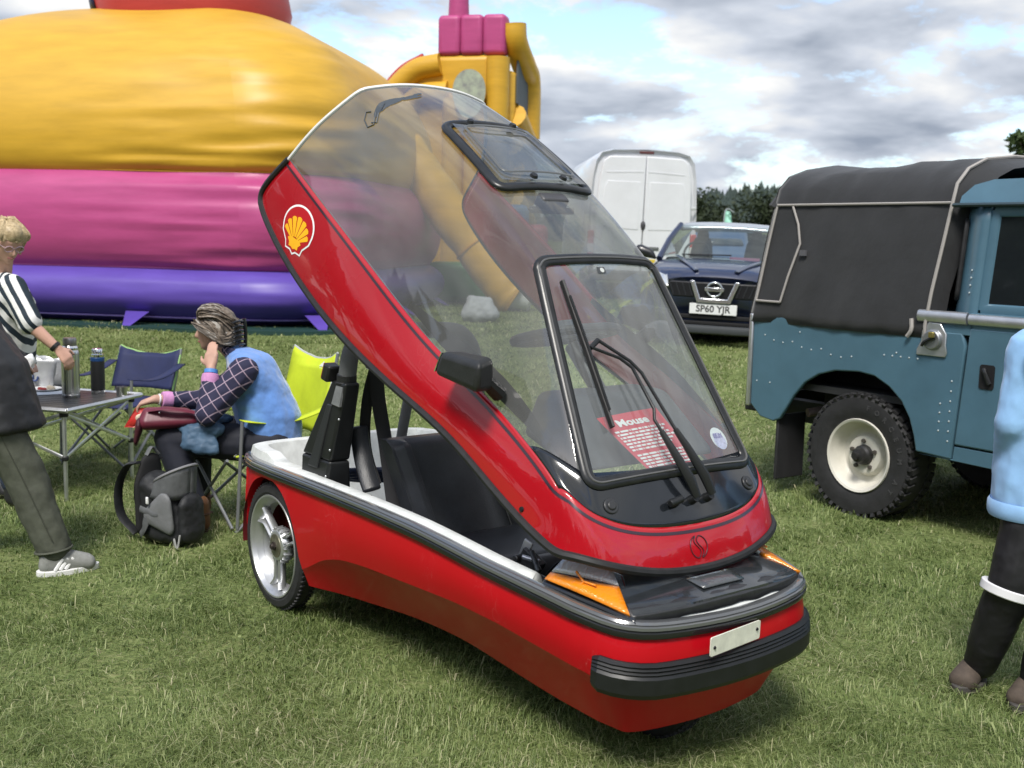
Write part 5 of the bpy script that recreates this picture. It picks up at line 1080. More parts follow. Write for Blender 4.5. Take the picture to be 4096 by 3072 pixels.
# grille, bonnet creases, chrome V, badge, plate, lower intake
gr = MB(); gr.prism([(-.53, .86 - .13), (-.46, .60), (.46, .60), (.53, .73), (.50, .775), (-.50, .775)], -.03, .02, Matrix(((1, 0, 0, 0), (0, 0, 1, 0), (0, 1, 0, 0), (0, 0, 0, 1)))); gro = obj('grille', gr, mat('grille_black', (.008, .008, .010), .4), suv, bevel=.012)
for k in range(5):
    for sg in (-1, 1):
        b_ = MB(); x = sg * (.20 + .07 * k); b_.box((x, -.034, .69), (.012, .016, .15), (0, sg * .35, 0)); obj('grille_bar', b_, mat('bar_dark', (.05, .052, .06), .3, metal=.5), gro)
SILV = mat('suv_chrome', (.72, .74, .76), .18, metal=.9)
vch = MB(); fr = Matrix(((1, 0, 0, 0), (0, 0, 1, 0), (0, 1, 0, 0), (0, 0, 0, 1)))
vch.prism([(-.275, .79), (-.225, .79), (-.150, .595), (.150, .595), (.225, .79), (.275, .79), (.185, .548), (-.185, .548)], -.075, -.035, fr); obj('chrome_v', vch, SILV, gro, bevel=.006)
bd_ = MB(); bd_.tube([(.082 * math.cos(a), -.062, .70 + .078 * math.sin(a)) for a in np.linspace(0, 2 * math.pi, 32, False)], [(.015, .012)] * 32, 8, True, flat=(0, -1, 0)); bd_.box((0, -.066, .70), (.21, .018, .042)); bdo = obj('badge', bd_, SILV, gro, bevel=.004); bdo['label'] = 'chrome ring badge crossed by a bar'
obj('badge_lettering', text_mb('NISSAN', .038, Matrix(((1, 0, 0, 0), (0, 0, -1, -.076), (0, 1, 0, .70), (0, 0, 0, 1))), .002), mat('badge_ink', (.03, .03, .03), .4), bdo, smooth=0)
np_ = MB(); np_.box((0, -.050, .478), (.525, .016, .118)); npo = obj('number_plate', np_, mat('plate_white', (.70, .71, .71), .4), suv, bevel=.004); npo['label'] = 'white number plate reading SP60 YJR'
obj('plate_lettering', text_mb('SP60 YJR', .105, Matrix(((1, 0, 0, 0), (0, 0, -1, -.0592), (0, 1, 0, .478), (0, 0, 0, 1))), .001, bold=.002, sx=.98), mat('plate_ink', (.02, .02, .022), .5), npo, smooth=0)
for z, w_, h_ in ((.385, 1.10, .05), (.315, 1.16, .045)):
    li = MB(); li.box((0, .0, z), (w_, .06, h_)); obj('lower_intake', li, DARKGAP, suv, bevel=.012)
lp_ = MB(); lp_.tube(spl([(-.78, .16, .285), (-.6, -.01, .25), (0, -.045, .245), (.6, -.01, .25), (.78, .16, .285)], 6), [(.05, .035)] * 25, 8, flat=(0, 0, 1)); obj('lower_lip', lp_, mat('lip_grey', (.045, .05, .055), .5), suv)
for sg in (-1, 1):
    cr_ = MB(); cr_.tube(spl([(sg * .22, .06, .905), (sg * .40, .5, 1.00), (sg * .55, 1.1, 1.045)], 6), [(.03, .008)] * 13, 6, flat=(1, 0, 0)); obj('bonnet_crease', cr_, SB, suv)
wp_ = MB(); wp_.tube([(-.5, 1.13, 1.06), (.1, 1.10, 1.075)], .008, 6); obj('wiper', wp_, BLACK, suv)
# ============================================================ old blue pickup with black canvas tilt
LRX = Vector((.633, -.774, 0)).normalized(); lr_ang = math.atan2(LRX.y, LRX.x)
LB = mat('lr_blue', (.066, .140, .192), .36, coat=.35, var=.10, vs=3.5, bump=.02, bs=5, coatr=.12)
wc = Vector((2.07, 6.36, 0)); lside = Vector((-LRX.y, LRX.x, 0))
lr = thing('blue_pickup', 'old blue off-road pickup with black canvas tilt over the bed', 'pickup', (2.80, 6.99, 0), R_(-54.9)); lr.scale = (1.02, 1.02, 1.02)
XZ = lambda y: Matrix(((1, 0, 0, 0), (0, 0, -1, y), (0, 1, 0, 0), (0, 0, 0, 1)))
HWD = .81
def arch_poly(xc=-.06):
    return [(-.625, .50), (-.585, .565), (-.52, .665), (-.44, .755), (-.34, .815), (-.22, .850), (-.05, .862), (.06, .850), (.165, .800), (.25, .73), (.31, .64), (.345, .545), (.365, .46)]
# bed side panel with wheel arch, door, cab
bed = [(-.88, .565), (-.79, .490), (-.68, .475)] + arch_poly() + [(.585, .452), (.620, 1.02), (.625, 1.075), (.60, 1.145), (-.88, 1.145), (-.885, 1.1)]
def side_panel(poly, sg, m, name, par, roundtop=True, th=.03, bevel=.01):
    mb = MB(); mb.prism(poly, 0, th, XZ(-sg * 0 + (-HWD if sg < 0 else HWD + th))); return obj(name, mb, m, par, bevel=bevel, seg=3)
for sg in (-1, 1):
    side_panel(bed, sg, LB, 'bed_side', lr)
    tr_ = MB(); tr_.tube([(-.89, sg * (HWD - .055), 1.150), (.63, sg * (HWD - .055), 1.150)], [(.058, .035)] * 2, 12, flat=(0, 1, 0)); obj('bed_shoulder', tr_, LB, lr)
    dr = [(.597, .535), (1.42, .535), (1.46, 1.02), (1.46, 1.175), (.642, 1.175), (.632, 1.02)]; side_panel(dr, sg, LB, 'door', lr)
    ft = [(.668, 1.155), (1.46, 1.155), (1.40, 1.80), (.735, 1.80)]; 
    sill = [(.375, .45), (1.46, .43), (1.46, .525), (.597, .527), (.592, .455)]; side_panel(sill, sg, LB, 'sill', lr, th=.022)
    wg = [(1.47, .50), (1.95, .50), (2.0, .8), (2.2, .92), (2.5, .92), (2.7, .75), (2.75, .95), (2.75, 1.12), (1.47, 1.13)]; side_panel(wg, sg, LB, 'front_wing', lr)
    # door top: frame and glass
    dt = MB(); y0 = sg * (HWD - .02); fr_pts = []
    fo = MB()
    for a, b_ in (((.672, 1.27), (1.43, 1.27)), ((1.43, 1.27), (1.35, 1.795)), ((1.35, 1.795), (.685, 1.795)), ((.685, 1.795), (.672, 1.27))):
        pa = Vector((a[0], y0 - sg * .08 * (a[1] - 1.19), a[1])); pb = Vector((b_[0], y0 - sg * .08 * (b_[1] - 1.19), b_[1])); fo.tube([pa, pb], [(.040, .022)] * 2, 8, flat= tuple((pb - pa).normalized().cross(Vector((0, 1, 0)))))
    dtf = obj('door_top', fo, LB, lr)
    gl = MB(); gl.add([(.69, y0 - sg * .0, 1.29), (1.42, y0, 1.29), (1.34, y0 - sg * .040, 1.77), (.70, y0 - sg * .040, 1.77)], [(0, 1, 2, 3)]); obj('door_glass', gl, mat('lr_glass', (.012, .015, .017), .04, coat=1., spec=.8), dtf, smooth=0, solid=.006)
    # rear quarter of the cab with curved corner window
    P = [[(.655 + .02 * (z - 1.15) - .22 * math.sin(R_(a)), sg * (HWD + .015 - .21 * (1 - math.cos(R_(a))) - .085 * (z - 1.15)), z) for z in np.linspace(1.15, 1.83, 9)] for a in np.linspace(0, 90, 8)]
    cm_ = MB(); cm_.grid(P); obj('cab_corner', cm_, LB, lr, smooth=180, solid=.02)
    q = [Vector(P[3][2]), Vector(P[6][2]), Vector(P[6][7]), Vector(P[3][7])]; off = Vector((-.012, sg * .012, 0)); ww_ = MB(); ww_.tube([p + off for p in rquad(q, .05, 4)], .013, 8, True); wo = obj('corner_window_seal', ww_, RUBBER, lr)
    g2 = MB(); g2.grid([[Vector(P[i][j]) + off * .6 for j in range(2, 8)] for i in range(3, 7)]); obj('corner_glass', g2, mat('corner_glass', (.25, .27, .28), .06, coat=1.), wo, smooth=180)
    # galvanised waist rail
    ra_ = MB(); ra_.tube([(.33, sg * (HWD + .032), 1.222), (.628, sg * (HWD + .032), 1.222)], [(.034, .022)] * 2, 10, flat=(0, 0, 1)); obj('waist_rail', ra_, ALU, lr); ra_ = MB(); ra_.tube([(.640, sg * (HWD + .032), 1.220), (1.46, sg * (HWD + .032), 1.220)], [(.030, .022)] * 2, 10, flat=(0, 0, 1)); obj('waist_rail', ra_, ALU, lr); wq = MB(); wq.box((.50, sg * (HWD + .008), 1.17), (.32, .04, .075)); wq.box((1.05, sg * (HWD + .008), 1.21), (.82, .04, .09)); obj('waist_panel', wq, LB, lr, bevel=.004)
    cp_ = MB(); cp_.box((-.895, sg * (HWD + .02), .85), (.032, .045, .60)); obj('corner_capping', cp_, ALU, lr, bevel=.008)
    # mudflap
    mf = MB(); mf.box((-.66, sg * .69, .31), (.022, .26, .42)); obj('mud_flap', mf, mat('flap', (.018, .018, .02), .7, var=.3, vs=6), lr, bevel=.006)
    # wheels
    for xw in (0.0, 2.24):
        e = bpy.data.objects.new('wheel', None); COL.objects.link(e); e.parent = lr; e.location = (xw - .04, sg * .70, .362); Ty = Matrix.Rotation(math.pi / 2 * (1 if sg < 0 else -1), 4, 'X')
        t_ = MB(); r_ = .370; t_.lathe([(.22, -.10), (.245, -.115), (.30, -.122), (.345, -.118), (.360, -.10), (r_ - .002, -.06), (r_, 0), (r_ - .002, .06), (.360, .10), (.345, .118), (.30, .122), (.245, .115), (.212, .10)], 56, Ty)
        for k in range(44):
            a = 2 * math.pi * k / 44
            for s2 in (-1, 1):
                t_.box(tuple(Ty @ Vector((r_ * math.cos(a + .06 * s2), r_ * math.sin(a + .06 * s2), s2 * .075))), (.014, .034, .055), Ty @ Matrix.Rotation(a, 4, 'Z') @ Matrix.Rotation(.3 * s2, 4, 'X')); t_.box(tuple(Ty @ Vector(((r_ - .022) * math.cos(a + .1), (r_ - .022) * math.sin(a + .1), s2 * .110))), (.05, .022, .014), Ty @ Matrix.Rotation(a + .1, 4, 'Z') @ Matrix.Rotation(-.5 * s2, 4, 'Y'))
        ty = obj('tyre', t_, TYRE, e, smooth=30)
        if sg < 0 and xw == 0:
            def arc_text(txt, a0, step, rad):
                for i, ch in enumerate(txt):
                    if ch == ' ': continue
                    a = a0 - step * i; M_ = Ty @ Matrix.Translation((rad * math.cos(a), rad * math.sin(a), .1215)) @ Matrix.Rotation(a - math.pi / 2, 4, 'Z')
                    obj('raised_letter', text_mb(ch, .042, M_, .002, bold=.001), mat('tyre_letter', (.05, .05, .052), .6), ty, smooth=0)
            arc_text('FORCEUM AT', R_(78), R_(12.5), .297)
        rm = MB(); LW = mat('cream_wheel', (.62, .60, .52), .42, var=.12, vs=8, var2=(.66, .64, .57)); rm.lathe([(.212, .10), (.222, .108), (.218, .118), (.205, .112), (.195, .085), (.188, .04), (.165, .015), (.130, .012), (.122, .028), (.112, .050), (.095, .055), (.060, .046), (.04, .046), (0, .046)], 48, Ty); rim = obj('rim', rm, LW, e, smooth=35)
        hb_ = MB(); hb_.lathe([(.062, .046), (.058, .075), (.045, .085), (.040, .115), (.022, .12), (.020, .145), (0, .145)], 20, Ty); obj('hub', hb_, mat('greasy_hub', (.02, .02, .02), .45), rim)
        for k in range(5):
            a = R_(72 * k + 20); nb = MB(); nb.cyl(Ty @ Vector((.085 * math.cos(a), .085 * math.sin(a), .048)), Ty @ Vector((.085 * math.cos(a), .085 * math.sin(a), .068)), .014, .012, 6); obj('wheel_nut', nb, mat('old_nut', (.10, .09, .08), .5, metal=.4), rim)
    # door handle recess
    hr = MB(); hr.prism(rrect(.085, .13, .015), 0, .02, XZ(HWD + .032 if sg > 0 else -HWD - .014) @ Matrix.Translation((.762, .925, 0))); hro = obj('handle_recess', hr, DARKGAP, lr)
    hn = MB(); hn.tube([(.745, sg * (HWD + .036), .965), (.76, sg * (HWD + .052), .95), (.785, sg * (HWD + .042), .89)], [.012, .010, .012], 8); obj('door_handle', hn, BLACK, hro)
# fuel filler plate with cap and padlock
ff = MB(); ff.prism([(.335, 1.005), (.515, 1.005), (.522, 1.03), (.512, 1.07), (.512, 1.13), (.475, 1.185), (.40, 1.19), (.362, 1.14), (.358, 1.08), (.335, 1.035)], 0, .012, XZ(-HWD - .030)); ffo = obj('filler_plate', ff, ALU, lr, bevel=.004)
fc = MB(); fc.cyl((.435, -HWD - .040, 1.095), (.435, -HWD - .066, 1.095), .060, .052, 24); obj('filler_cap', fc, mat('cap_dull', (.32, .33, .34), .4, metal=.8), ffo, bevel=.005)
fh = MB(); fh.tube(spl([(.39, -HWD - .076, 1.06), (.41, -HWD - .080, 1.085), (.47, -HWD - .080, 1.115)], 5), .009, 6); obj('cap_strap', fh, BLACK, ffo)
pk = MB(); pk.box((.455, -HWD - .088, 1.125), (.032, .02, .032)); obj('padlock', pk, mat('brass', (.45, .36, .12), .35, metal=.9), ffo, bevel=.004)
# rivets along the bed side
rv = random.Random(3)
pts_ = [(-.78 + .075 * k + (.0), 1.0 - .008 * k + (.02 if k % 3 == 0 else 0)) for k in range(10)] + [(.12 + .055 * k, .98) for k in range(5)] + [(.56, .55 + .055 * k) for k in range(7)] + [(.50, .60 + .05 * k) for k in range(4)] + [(.60, 1.36 + .04 * k) for k in range(4)] + [(.2, 1.0), (-.5, 1.06), (-.72, .72), (-.83, .72)]
for x, z in pts_:
    b_ = MB(); y = -HWD - .0315 if z < 1.15 else -HWD + .0; b_.ball((x, -HWD - .031 if z < 1.15 else -HWD - .012 + .085 * (z - 1.15), z), (.0055, .004, .0055), 4); obj('rivet', b_, mat('rivet_pale', (.42, .48, .50), .4), lr)
# cab roof, rear wall, floor, chassis
rfp = [(.465, 1.815), (.475, 1.875), (.52, 1.935), (.62, 1.962), (1.5, 1.972), (1.62, 1.90), (1.64, 1.815)]
rm_ = MB(); P = [[(x, k * (HWD - .055 - .07 * max(0, (z - 1.86) / .1)), z) for k in np.linspace(-1, 1, 9)] for x, z in rfp]; rm_.grid(P)
for s_ in (0, -1): rm_.add([r[s_] for r in P], [tuple(range(len(P)))])
obj('cab_roof', rm_, LB, lr, smooth=60, bevel=.03, seg=3)
for sg in (-1, 1):
    gt = MB(); gt.tube([(.455, sg * (HWD - .03), 1.825), (1.62, sg * (HWD - .03), 1.825)], [(.012, .020)] * 2, 8, flat=(0, 0, 1)); obj('roof_gutter', gt, mat('gutter_dark', (.03, .05, .06), .4), lr)
cw = MB(); cw.box((.46, 0, 1.30), (.03, 1.3, 1.0)); obj('cab_rear_wall', cw, LB, lr)
ch_ = MB()
for sg in (-1, 1): ch_.box((.9, sg * .42, .50), (3.7, .09, .14))
ch_.box((0, 0, .42), (.2, 1.3, .12)); ch_.box((2.24, 0, .42), (.2, 1.3, .12)); obj('chassis', ch_, CHARC, lr)
fl_ = MB(); fl_.box((-.13, 0, .72), (1.55, 1.56, .04)); fl_.box((1.2, 0, .52), (1.3, 1.5, .06)); obj('floor', fl_, CHARC, lr)
for sg in (-1, 1):
    ia = MB(); ia.box((-.05, sg * .52, .72), (.95, .04, .42)); ia.box((-.05, sg * .66, .915), (.95, .30, .03)); obj('inner_arch', ia, CHARC, lr)
tg_ = MB(); tg_.box((-.885, 0, .93), (.03, 1.56, .46)); obj('tailgate', tg_, LB, lr, bevel=.008)
hit = MB(); hit.box((-.96, 0, .56), (.10, 1.5, .12)); hit.cyl((-1.02, -.0, .56), (-1.02, .0, .62), .03); obj('rear_crossmember', hit, CHARC, lr, bevel=.01)
ex = MB(); ex.tube(spl([(-.40, -.40, .55), (-.50, -.55, .55), (-.555, -.66, .535)], 5), .028, 12); obj('exhaust', ex, mat('rusty_pipe', (.16, .13, .11), .7, var=.3, vs=20), lr)
bn = MB(); bn.hexa([(1.47, -.75, .9), (2.72, -.70, .9), (2.72, .70, .9), (1.47, .75, .9), (1.47, -.72, 1.16), (2.70, -.66, 1.12), (2.70, .66, 1.12), (1.47, .72, 1.16)]); obj('bonnet', bn, LB, lr, bevel=.03)
wsf = MB(); wsf.hexa([(1.47, -.74, 1.16), (1.53, -.74, 1.16), (1.53, .74, 1.16), (1.47, .74, 1.16), (1.60, -.72, 1.80), (1.64, -.72, 1.80), (1.64, .72, 1.80), (1.60, .72, 1.80)]); obj('windscreen_frame', wsf, LB, lr)
# canvas tilt with pale piping
CANV = mat('black_canvas', (.014, .015, .017), .75, var=.25, vs=5, bump=.7, bs=6, sheen=.25)
def tilt_sec(x):
    lean = 1.0; xo = x
    b = [(HWD + .036, 1.10), (HWD + .036, 1.165), (HWD + .012, 1.35), (HWD - .03, 1.6), (HWD - .06, 1.82), (HWD - .09, 1.93), (HWD - .17, 2.02), (HWD - .32, 2.075), (.22, 2.10), (0, 2.105)]
    out = []
    for i, (y, z) in enumerate(b):
        sag = -.018 * math.sin((x + .9) / 1.25 * 2 * math.pi * 1.0 - .5) * (1 if i > 6 else 0); w_ = .014 * mnoise.noise((x * 5, i * 1.7, 2)) + .012 * mnoise.noise((x * 2.3 + z * 3, z * 6, 5)) + .006 * mnoise.noise((x * 11 - z * 7, z * 9, 8)); out.append((y + w_, z + sag + (w_ if i > 4 else 0)))
    return out
def tilt_x(x, z):     # rear curtain leans forward towards the top
    z = max(z, 1.17); t = (x + .93) / 1.28; return -.90 + .30 * max(0, (z - 1.17)) * .32 * (1 - t) + 1.28 * t + (.06 * (z - 1.17) / .8) * t
xs_ = np.linspace(-.93, .35, 44); P = []
for x in xs_:
    s_ = tilt_sec(x); full = [(-1, y, z) for y, z in s_] + [(1, y, z) for y, z in s_[-2::-1]]; P.append([(tilt_x(x, z), sg * y, z) for sg, y, z in full])
cvm = MB(); cvm.grid(P); tilt = obj('canvas_tilt', cvm, CANV, lr, smooth=180, solid=.008)
rc_ = MB(); rc_.grid([[(a[0] - .01, a[1] * t, a[2]) for t in (1, .5, 0)] for a in P[0][:10]] ); rc_.grid([[(a[0] - .01, a[1] * t, a[2]) for t in (1, .5, 0)] for a in P[0][9:]]); obj('rear_curtain', rc_, CANV, tilt, smooth=180)
# front hood of canvas behind the cab, gathered
hdm = MB(); P2 = []
for k, x in enumerate(np.linspace(.35, .47, 9)):
    s_ = tilt_sec(.35); f_ = 1 - .05 * (k / 8); full = [(-1, y, z) for y, z in s_] + [(1, y, z) for y, z in s_[-2::-1]]
    P2.append([(tilt_x(.35, z) + (x - .35) * (.25 + .75 * min(1, max(0, (z - 1.5) / .4))) , sg * y * (1 - .14 * (k / 8)) , 1.17 + (z - 1.17) * (f_ if z > 1.6 else 1) + .010 * mnoise.noise((k * 3, i * .9, 1))) for i, (sg, y, z) in enumerate(full)])
hdm.grid(P2); obj('canvas_front', hdm, CANV, tilt, smooth=180)
PIPE = mat('pale_piping', (.33, .31, .29), .7)
def on_tilt(x, z, off=.012):
    s_ = tilt_sec(x); zs = [q[1] for q in s_]; ys = [q[0] for q in s_]; y = float(np.interp(z, zs, ys)); return (tilt_x(x, z), -(y + off), z)
def pipe(pts, name='piping', r=.0075): m_ = MB(); m_.tube(pts, r, 6); obj(name, m_, PIPE, tilt)
pipe([on_tilt(x, 1.84) for x in np.linspace(-.90, .35, 20)])
pipe([on_tilt(-.90, z) for z in np.linspace(1.235, 1.83, 12)]); pipe([on_tilt(x, 1.235) for x in np.linspace(-.90, -.70, 5)]); pipe([on_tilt(x, z) for x, z in ((-.70, 1.235), (-.68, 1.40), (-.655, 1.60), (-.70, 1.72), (-.775, 1.83))])
pipe([(p[0] + .0, p[1] - .010, p[2] + .006) for p in P[-1][:10]], 'front_piping', .010)
pipe([(p[0], p[1] + .010, p[2] + .006) for p in P[-1][9:]], 'front_piping', .010)
tb2 = MB(); tb2.box(on_tilt(-.60, 1.545, .02), (.05, .012, .035)); obj('tilt_buckle', tb2, mat('buckle_grey', (.10, .10, .11), .5), tilt)
rp = MB(); rp.tube(spl([(.29, -HWD - .04, 1.20), (.30, -HWD - .05, 1.14), (.275, -HWD - .05, 1.10)], 4), .012, 6); obj('tie_rope', rp, PIPE, tilt)
rl_ = MB(); rl_.tube([(-.80, -.62, 1.97), (-.84, -.68, 1.90), (-.86, -.74, 1.82)], .035, 8); rl_.tube([(-.82, -.55, 1.99), (-.87, -.64, 1.90), (-.90, -.70, 1.82)], .03, 8); obj('rolled_strap', rl_, CANV, tilt)
# ============================================================ people
SKIN = mat('skin', (.46, .275, .21), .5, var=.10, vs=14, spec=.35)
SKIN2 = mat('skin_pale', (.56, .33, .25), .5, var=.10, vs=14, spec=.35)
EYE = mat('eye_dark', (.03, .025, .022), .25); LIP = mat('lip', (.38, .13, .12), .5)
def L_(a, b, t): return tuple(a[k] + (b[k] - a[k]) * t for k in range(3))
def limb(mb, pts, rs, n=6):
    for (a, b), (r, s_) in zip(zip(pts, pts[1:]), zip(rs, rs[1:])): mb.hull([(a, r), (b, s_)], n=n)
def head(mb, c, d, size=1., up=(0, 0, 1)):
    """skull with brow, nose, chin, ears; d = facing direction"""
    d = Vector(d).normalized(); up = Vector(up); up = (up - d * d.dot(up)).normalized(); s = up.cross(d); c = Vector(c); k = size
    def P(f, l, u): return tuple(c + d * f * k + s * l * k + up * u * k)
    mb.hull([(P(-.015, 0, .03), .092 * k), (P(.02, 0, .035), .08 * k), (P(.015, 0, -.03), .068 * k)])            # cranium
    mb.hull([(P(.035, 0, .0), .060 * k), (P(.055, 0, -.075), .030 * k), (P(.02, .035, -.04), .035 * k), (P(.02, -.035, -.04), .035 * k)])   # face and jaw
    mb.hull([(P(.088, 0, .012), .010 * k), (P(.108, 0, -.022), .011 * k), (P(.085, 0, -.026), .015 * k)], n=5)    # nose
    mb.hull([(P(.083, .012, -.052), .009 * k), (P(.083, -.012, -.052), .009 * k), (P(.08, 0, -.06), .010 * k)], n=5)   # mouth
    for l in (-1, 1): mb.hull([(P(-.012, l * .080, .005), (.012 * k, .012 * k, .020 * k)), (P(-.02, l * .085, -.022), .010 * k)], n=5)    # ears
    return P
def hand(mb, wrist, d, nrm, curl=.4, side=1, spread=1.):
    """palm, four fingers of different length and a thumb; d = finger direction, nrm = back of hand"""
    w = Vector(wrist); d = Vector(d).normalized(); n = Vector(nrm); n = (n - d * d.dot(n)).normalized(); s = d.cross(n) * side
    mb.hull([(w, .024), (w + d * .075 + s * .030, .012), (w + d * .078 - s * .028, .011), (w + d * .03 + s * .03, .012), (w + d * .03 - s * .022, .012)], n=5)
    for k, (o, L) in enumerate(((.030, .070), (.010, .078), (-.010, .072), (-.028, .056))):
        p = w + d * .076 + s * o * spread; a = curl; q = p + (d * math.cos(a) - n * math.sin(a)) * L * .45; a2 = curl * 2; r = q + (d * math.cos(a2) - n * math.sin(a2)) * L * .32; a3 = curl * 2.7; t = r + (d * math.cos(a3) - n * math.sin(a3)) * L * .26
        limb(mb, [tuple(x) for x in (p, q, r, t)], [.0095, .0090, .0082, .0070], 4)
    p = w + d * .022 + s * .028; q = p + (d * .55 + s * .8 - n * .25).normalized() * .038; r = q + (d * .85 + s * .3 - n * .4).normalized() * .034; limb(mb, [tuple(x) for x in (p, q, r)], [.013, .0105, .0085], 4)
def face_bits(P, par, eyes=True):
    for l in (-1, 1):
        e = MB(); e.ball(P(.078, l * .031, .012), .0095, 6); obj('eye', e, EYE, par)
        b_ = MB(); b_.tube([P(.086, l * .016, .033), P(.084, l * .034, .037), P(.072, l * .052, .031)], .0042, 5); obj('eyebrow', b_, mat('brow', (.20, .14, .09), .8), par)
    m = MB(); m.tube([P(.083, .020, -.054), P(.094, 0, -.053), P(.083, -.020, -.054)], .005, 6); obj('lips', m, LIP, par)
def hairmat(name, c1, c2):
    return mat(name, c1, .45, var=.35, vs=60, var2=c2, spec=.4)
def locks(P, rng, n, r, f, name, m, par):
    """combed strands over the skull; f(u,v) gives start, mid, end in head coordinates"""
    mb = MB()
    for k in range(n):
        pts = spl([P(*q) for q in f(rng)], 4); K = len(pts) - 1; rk = r * rng.uniform(.65, 1.2); mb.tube(pts, [(rk * (.35 + .75 * math.sin(math.pi * min(1, .12 + .88 * (1 - i / K)))), rk * .55 * (.3 + .7 * (1 - i / K))) for i in range(K + 1)], 5, caps=True)
    o = obj(name, mb, m, par, smooth=60); return o
def shoe(par, heel, toe, w, m, sole, name='shoe', h=.085, stripes=False):
    heel, toe = Vector(heel), Vector(toe); d = (toe - heel); L = d.length; d.normalize(); s = Vector((-d.y, d.x, 0)); up = Vector((0, 0, 1)); mb = MB()
    mb.hull([(heel + d * .045 + up * .05, .038), (heel + d * .05 + up * h, .034), (heel + d * L * .45 + up * .060, w * .5), (heel + d * L * .42 + up * h, .03), (heel + d * (L - .055) + s * .012 + up * .042, w * .42), (heel + d * (L - .055) - s * .012 + up * .042, w * .42)])
    o = obj(name, mb, m, par, remesh=.006, rsm=1)
    sb = MB(); pts = [heel + d * (L * .5) + d * (math.cos(a) * L * .51) + s * (math.sin(a) * w * (.56 - .07 * math.cos(a))) for a in np.linspace(0, 2 * math.pi, 28, False)]
    vs = [tuple(p + up * .002) for p in pts] + [tuple(p + up * (.030 + .008 * max(0, (p - heel - d * L * .5).dot(d) / L))) for p in pts]; n = 28; sb.add(vs, [tuple(range(n))[::-1], tuple(range(n, 2 * n))] + [(i, (i + 1) % n, n + (i + 1) % n, n + i) for i in range(n)]); obj('sole', sb, sole, o, bevel=.004)
    lc = MB()
    for k in range(5): c = heel + d * (L * (.40 + .065 * k)) + up * (h + .018 - .013 * k); lc.tube([c - s * .026, c + up * .006, c + s * .026], .0038, 5)
    obj('laces', lc, mat('laces_' + name, (.42, .42, .42) if stripes else (.05, .045, .04), .8), o)
    if stripes:
        for sd in (-1, 1):
            for k in range(3):
                c = heel + d * (L * (.36 + .085 * k)); tb = MB(); tb.tube([c + s * sd * (w * .505) + up * .032 - d * .030, c + s * sd * (w * .50 - .004) + up * .055 - d * .012, c + s * sd * (w * .40) + up * .082 + d * .008], [(.009, .004)] * 3, 6, flat=tuple(d)); obj('stripe', tb, mat('stripe_white', (.75, .75, .74), .5), o)
    return o
# ---------- standing person in dark jacket, olive trousers (mostly beyond the left edge)
b1 = MB(); G = 0
hipL, hipR = (-2.42, 5.22, .86), (-2.44, 5.0, .86); kneR, ankR = (-2.28, 5.06, .47), (-2.135, 5.05, .09); kneL, ankL = (-2.62, 5.28, .46), (-2.80, 5.30, .09)
shL, shR = (-2.68, 5.30, 1.37), (-2.70, 4.92, 1.37); elR, wrR = (-2.47, 4.94, 1.075), (-2.40, 5.17, .96); elL, wrL = (-2.60, 5.42, 1.09), (-2.44, 5.34, .97)
Ph = head(b1, (-2.67, 5.11, 1.59), (1, .25, -.3)); limb(b1, [(-2.69, 5.11, 1.41), (-2.68, 5.11, 1.53)], [.06, .055])
b1.hull([(hipL, .09), (hipR, .09), ((-2.58, 5.11, 1.1), .09), (shL, .04), (shR, .04)])
limb(b1, [hipR, kneR, ankR], [.085, .06, .042]); limb(b1, [hipL, kneL, ankL], [.085, .06, .042]); limb(b1, [shR, elR, wrR], [.055, .042, .028]); limb(b1, [shL, elL, wrL], [.055, .042, .028])
hand(b1, wrR, (.55, .75, .15), (0, -.4, .9), .5, 1); hand(b1, wrL, (.9, -.3, .1), (0, .2, .9), .5, -1)
p1 = obj('person', b1, SKIN, None, remesh=.008, rsm=1); tag(p1, 'person in dark jacket and olive trousers standing at the left edge', 'person'); face_bits(Ph, p1)
JK = mat('black_jacket', (.020, .021, .023), .55, var=.2, vs=10, bump=.35, bs=9)
j = MB(); j.hull([((-2.40, 5.11, .70), (.195, .235, .035)), ((-2.475, 5.11, .98), (.185, .225, .1)), ((-2.64, 5.11, 1.22), (.15, .19, .08))]); j.hull([((-2.64, 5.11, 1.22), (.15, .19, .08)), (shL, .08), (shR, .08), ((-2.68, 5.11, 1.42), .075)])
limb(j, [shR, elR, L_(elR, wrR, .97)], [.085, .085, .058]); limb(j, [shL, elL, L_(elL, wrL, .97)], [.085, .082, .058]); obj('jacket', j, JK, p1, remesh=.010, rsm=2, disp=(.12, .02))
OLV = mat('olive_denim', (.072, .078, .058), .8, var=.2, vs=22, bump=.35, bs=8)
t_ = MB(); t_.hull([(hipL, .095), (hipR, .095), ((-2.43, 5.11, .78), .11)]); limb(t_, [hipR, kneR, L_(kneR, ankR, .9)], [.105, .100, .082]); limb(t_, [hipL, kneL, L_(kneL, ankL, .9)], [.105, .100, .082])
trs = obj('trousers', t_, OLV, p1, remesh=.010, rsm=2, disp=(.10, .016)); sm_ = MB(); sm_.tube([(-2.375, 4.925, .80), (-2.245, 4.965, .47), (-2.125, 4.975, .18)], .003, 5); obj('side_seam', sm_, mat('seam_olive', (.05, .055, .04), .9), trs)
cf_ = MB(); cf_.tube([(-2.15 + .082 * math.cos(a), 5.05 + .082 * math.sin(a), .118 + .012 * math.cos(a)) for a in np.linspace(0, 2 * math.pi, 24, False)], .006, 6, True); obj('cuff', cf_, OLV, trs)
GS = mat('grey_suede', (.23, .235, .22), .8, var=.15, vs=40); WS = mat('white_sole', (.70, .70, .68), .6)
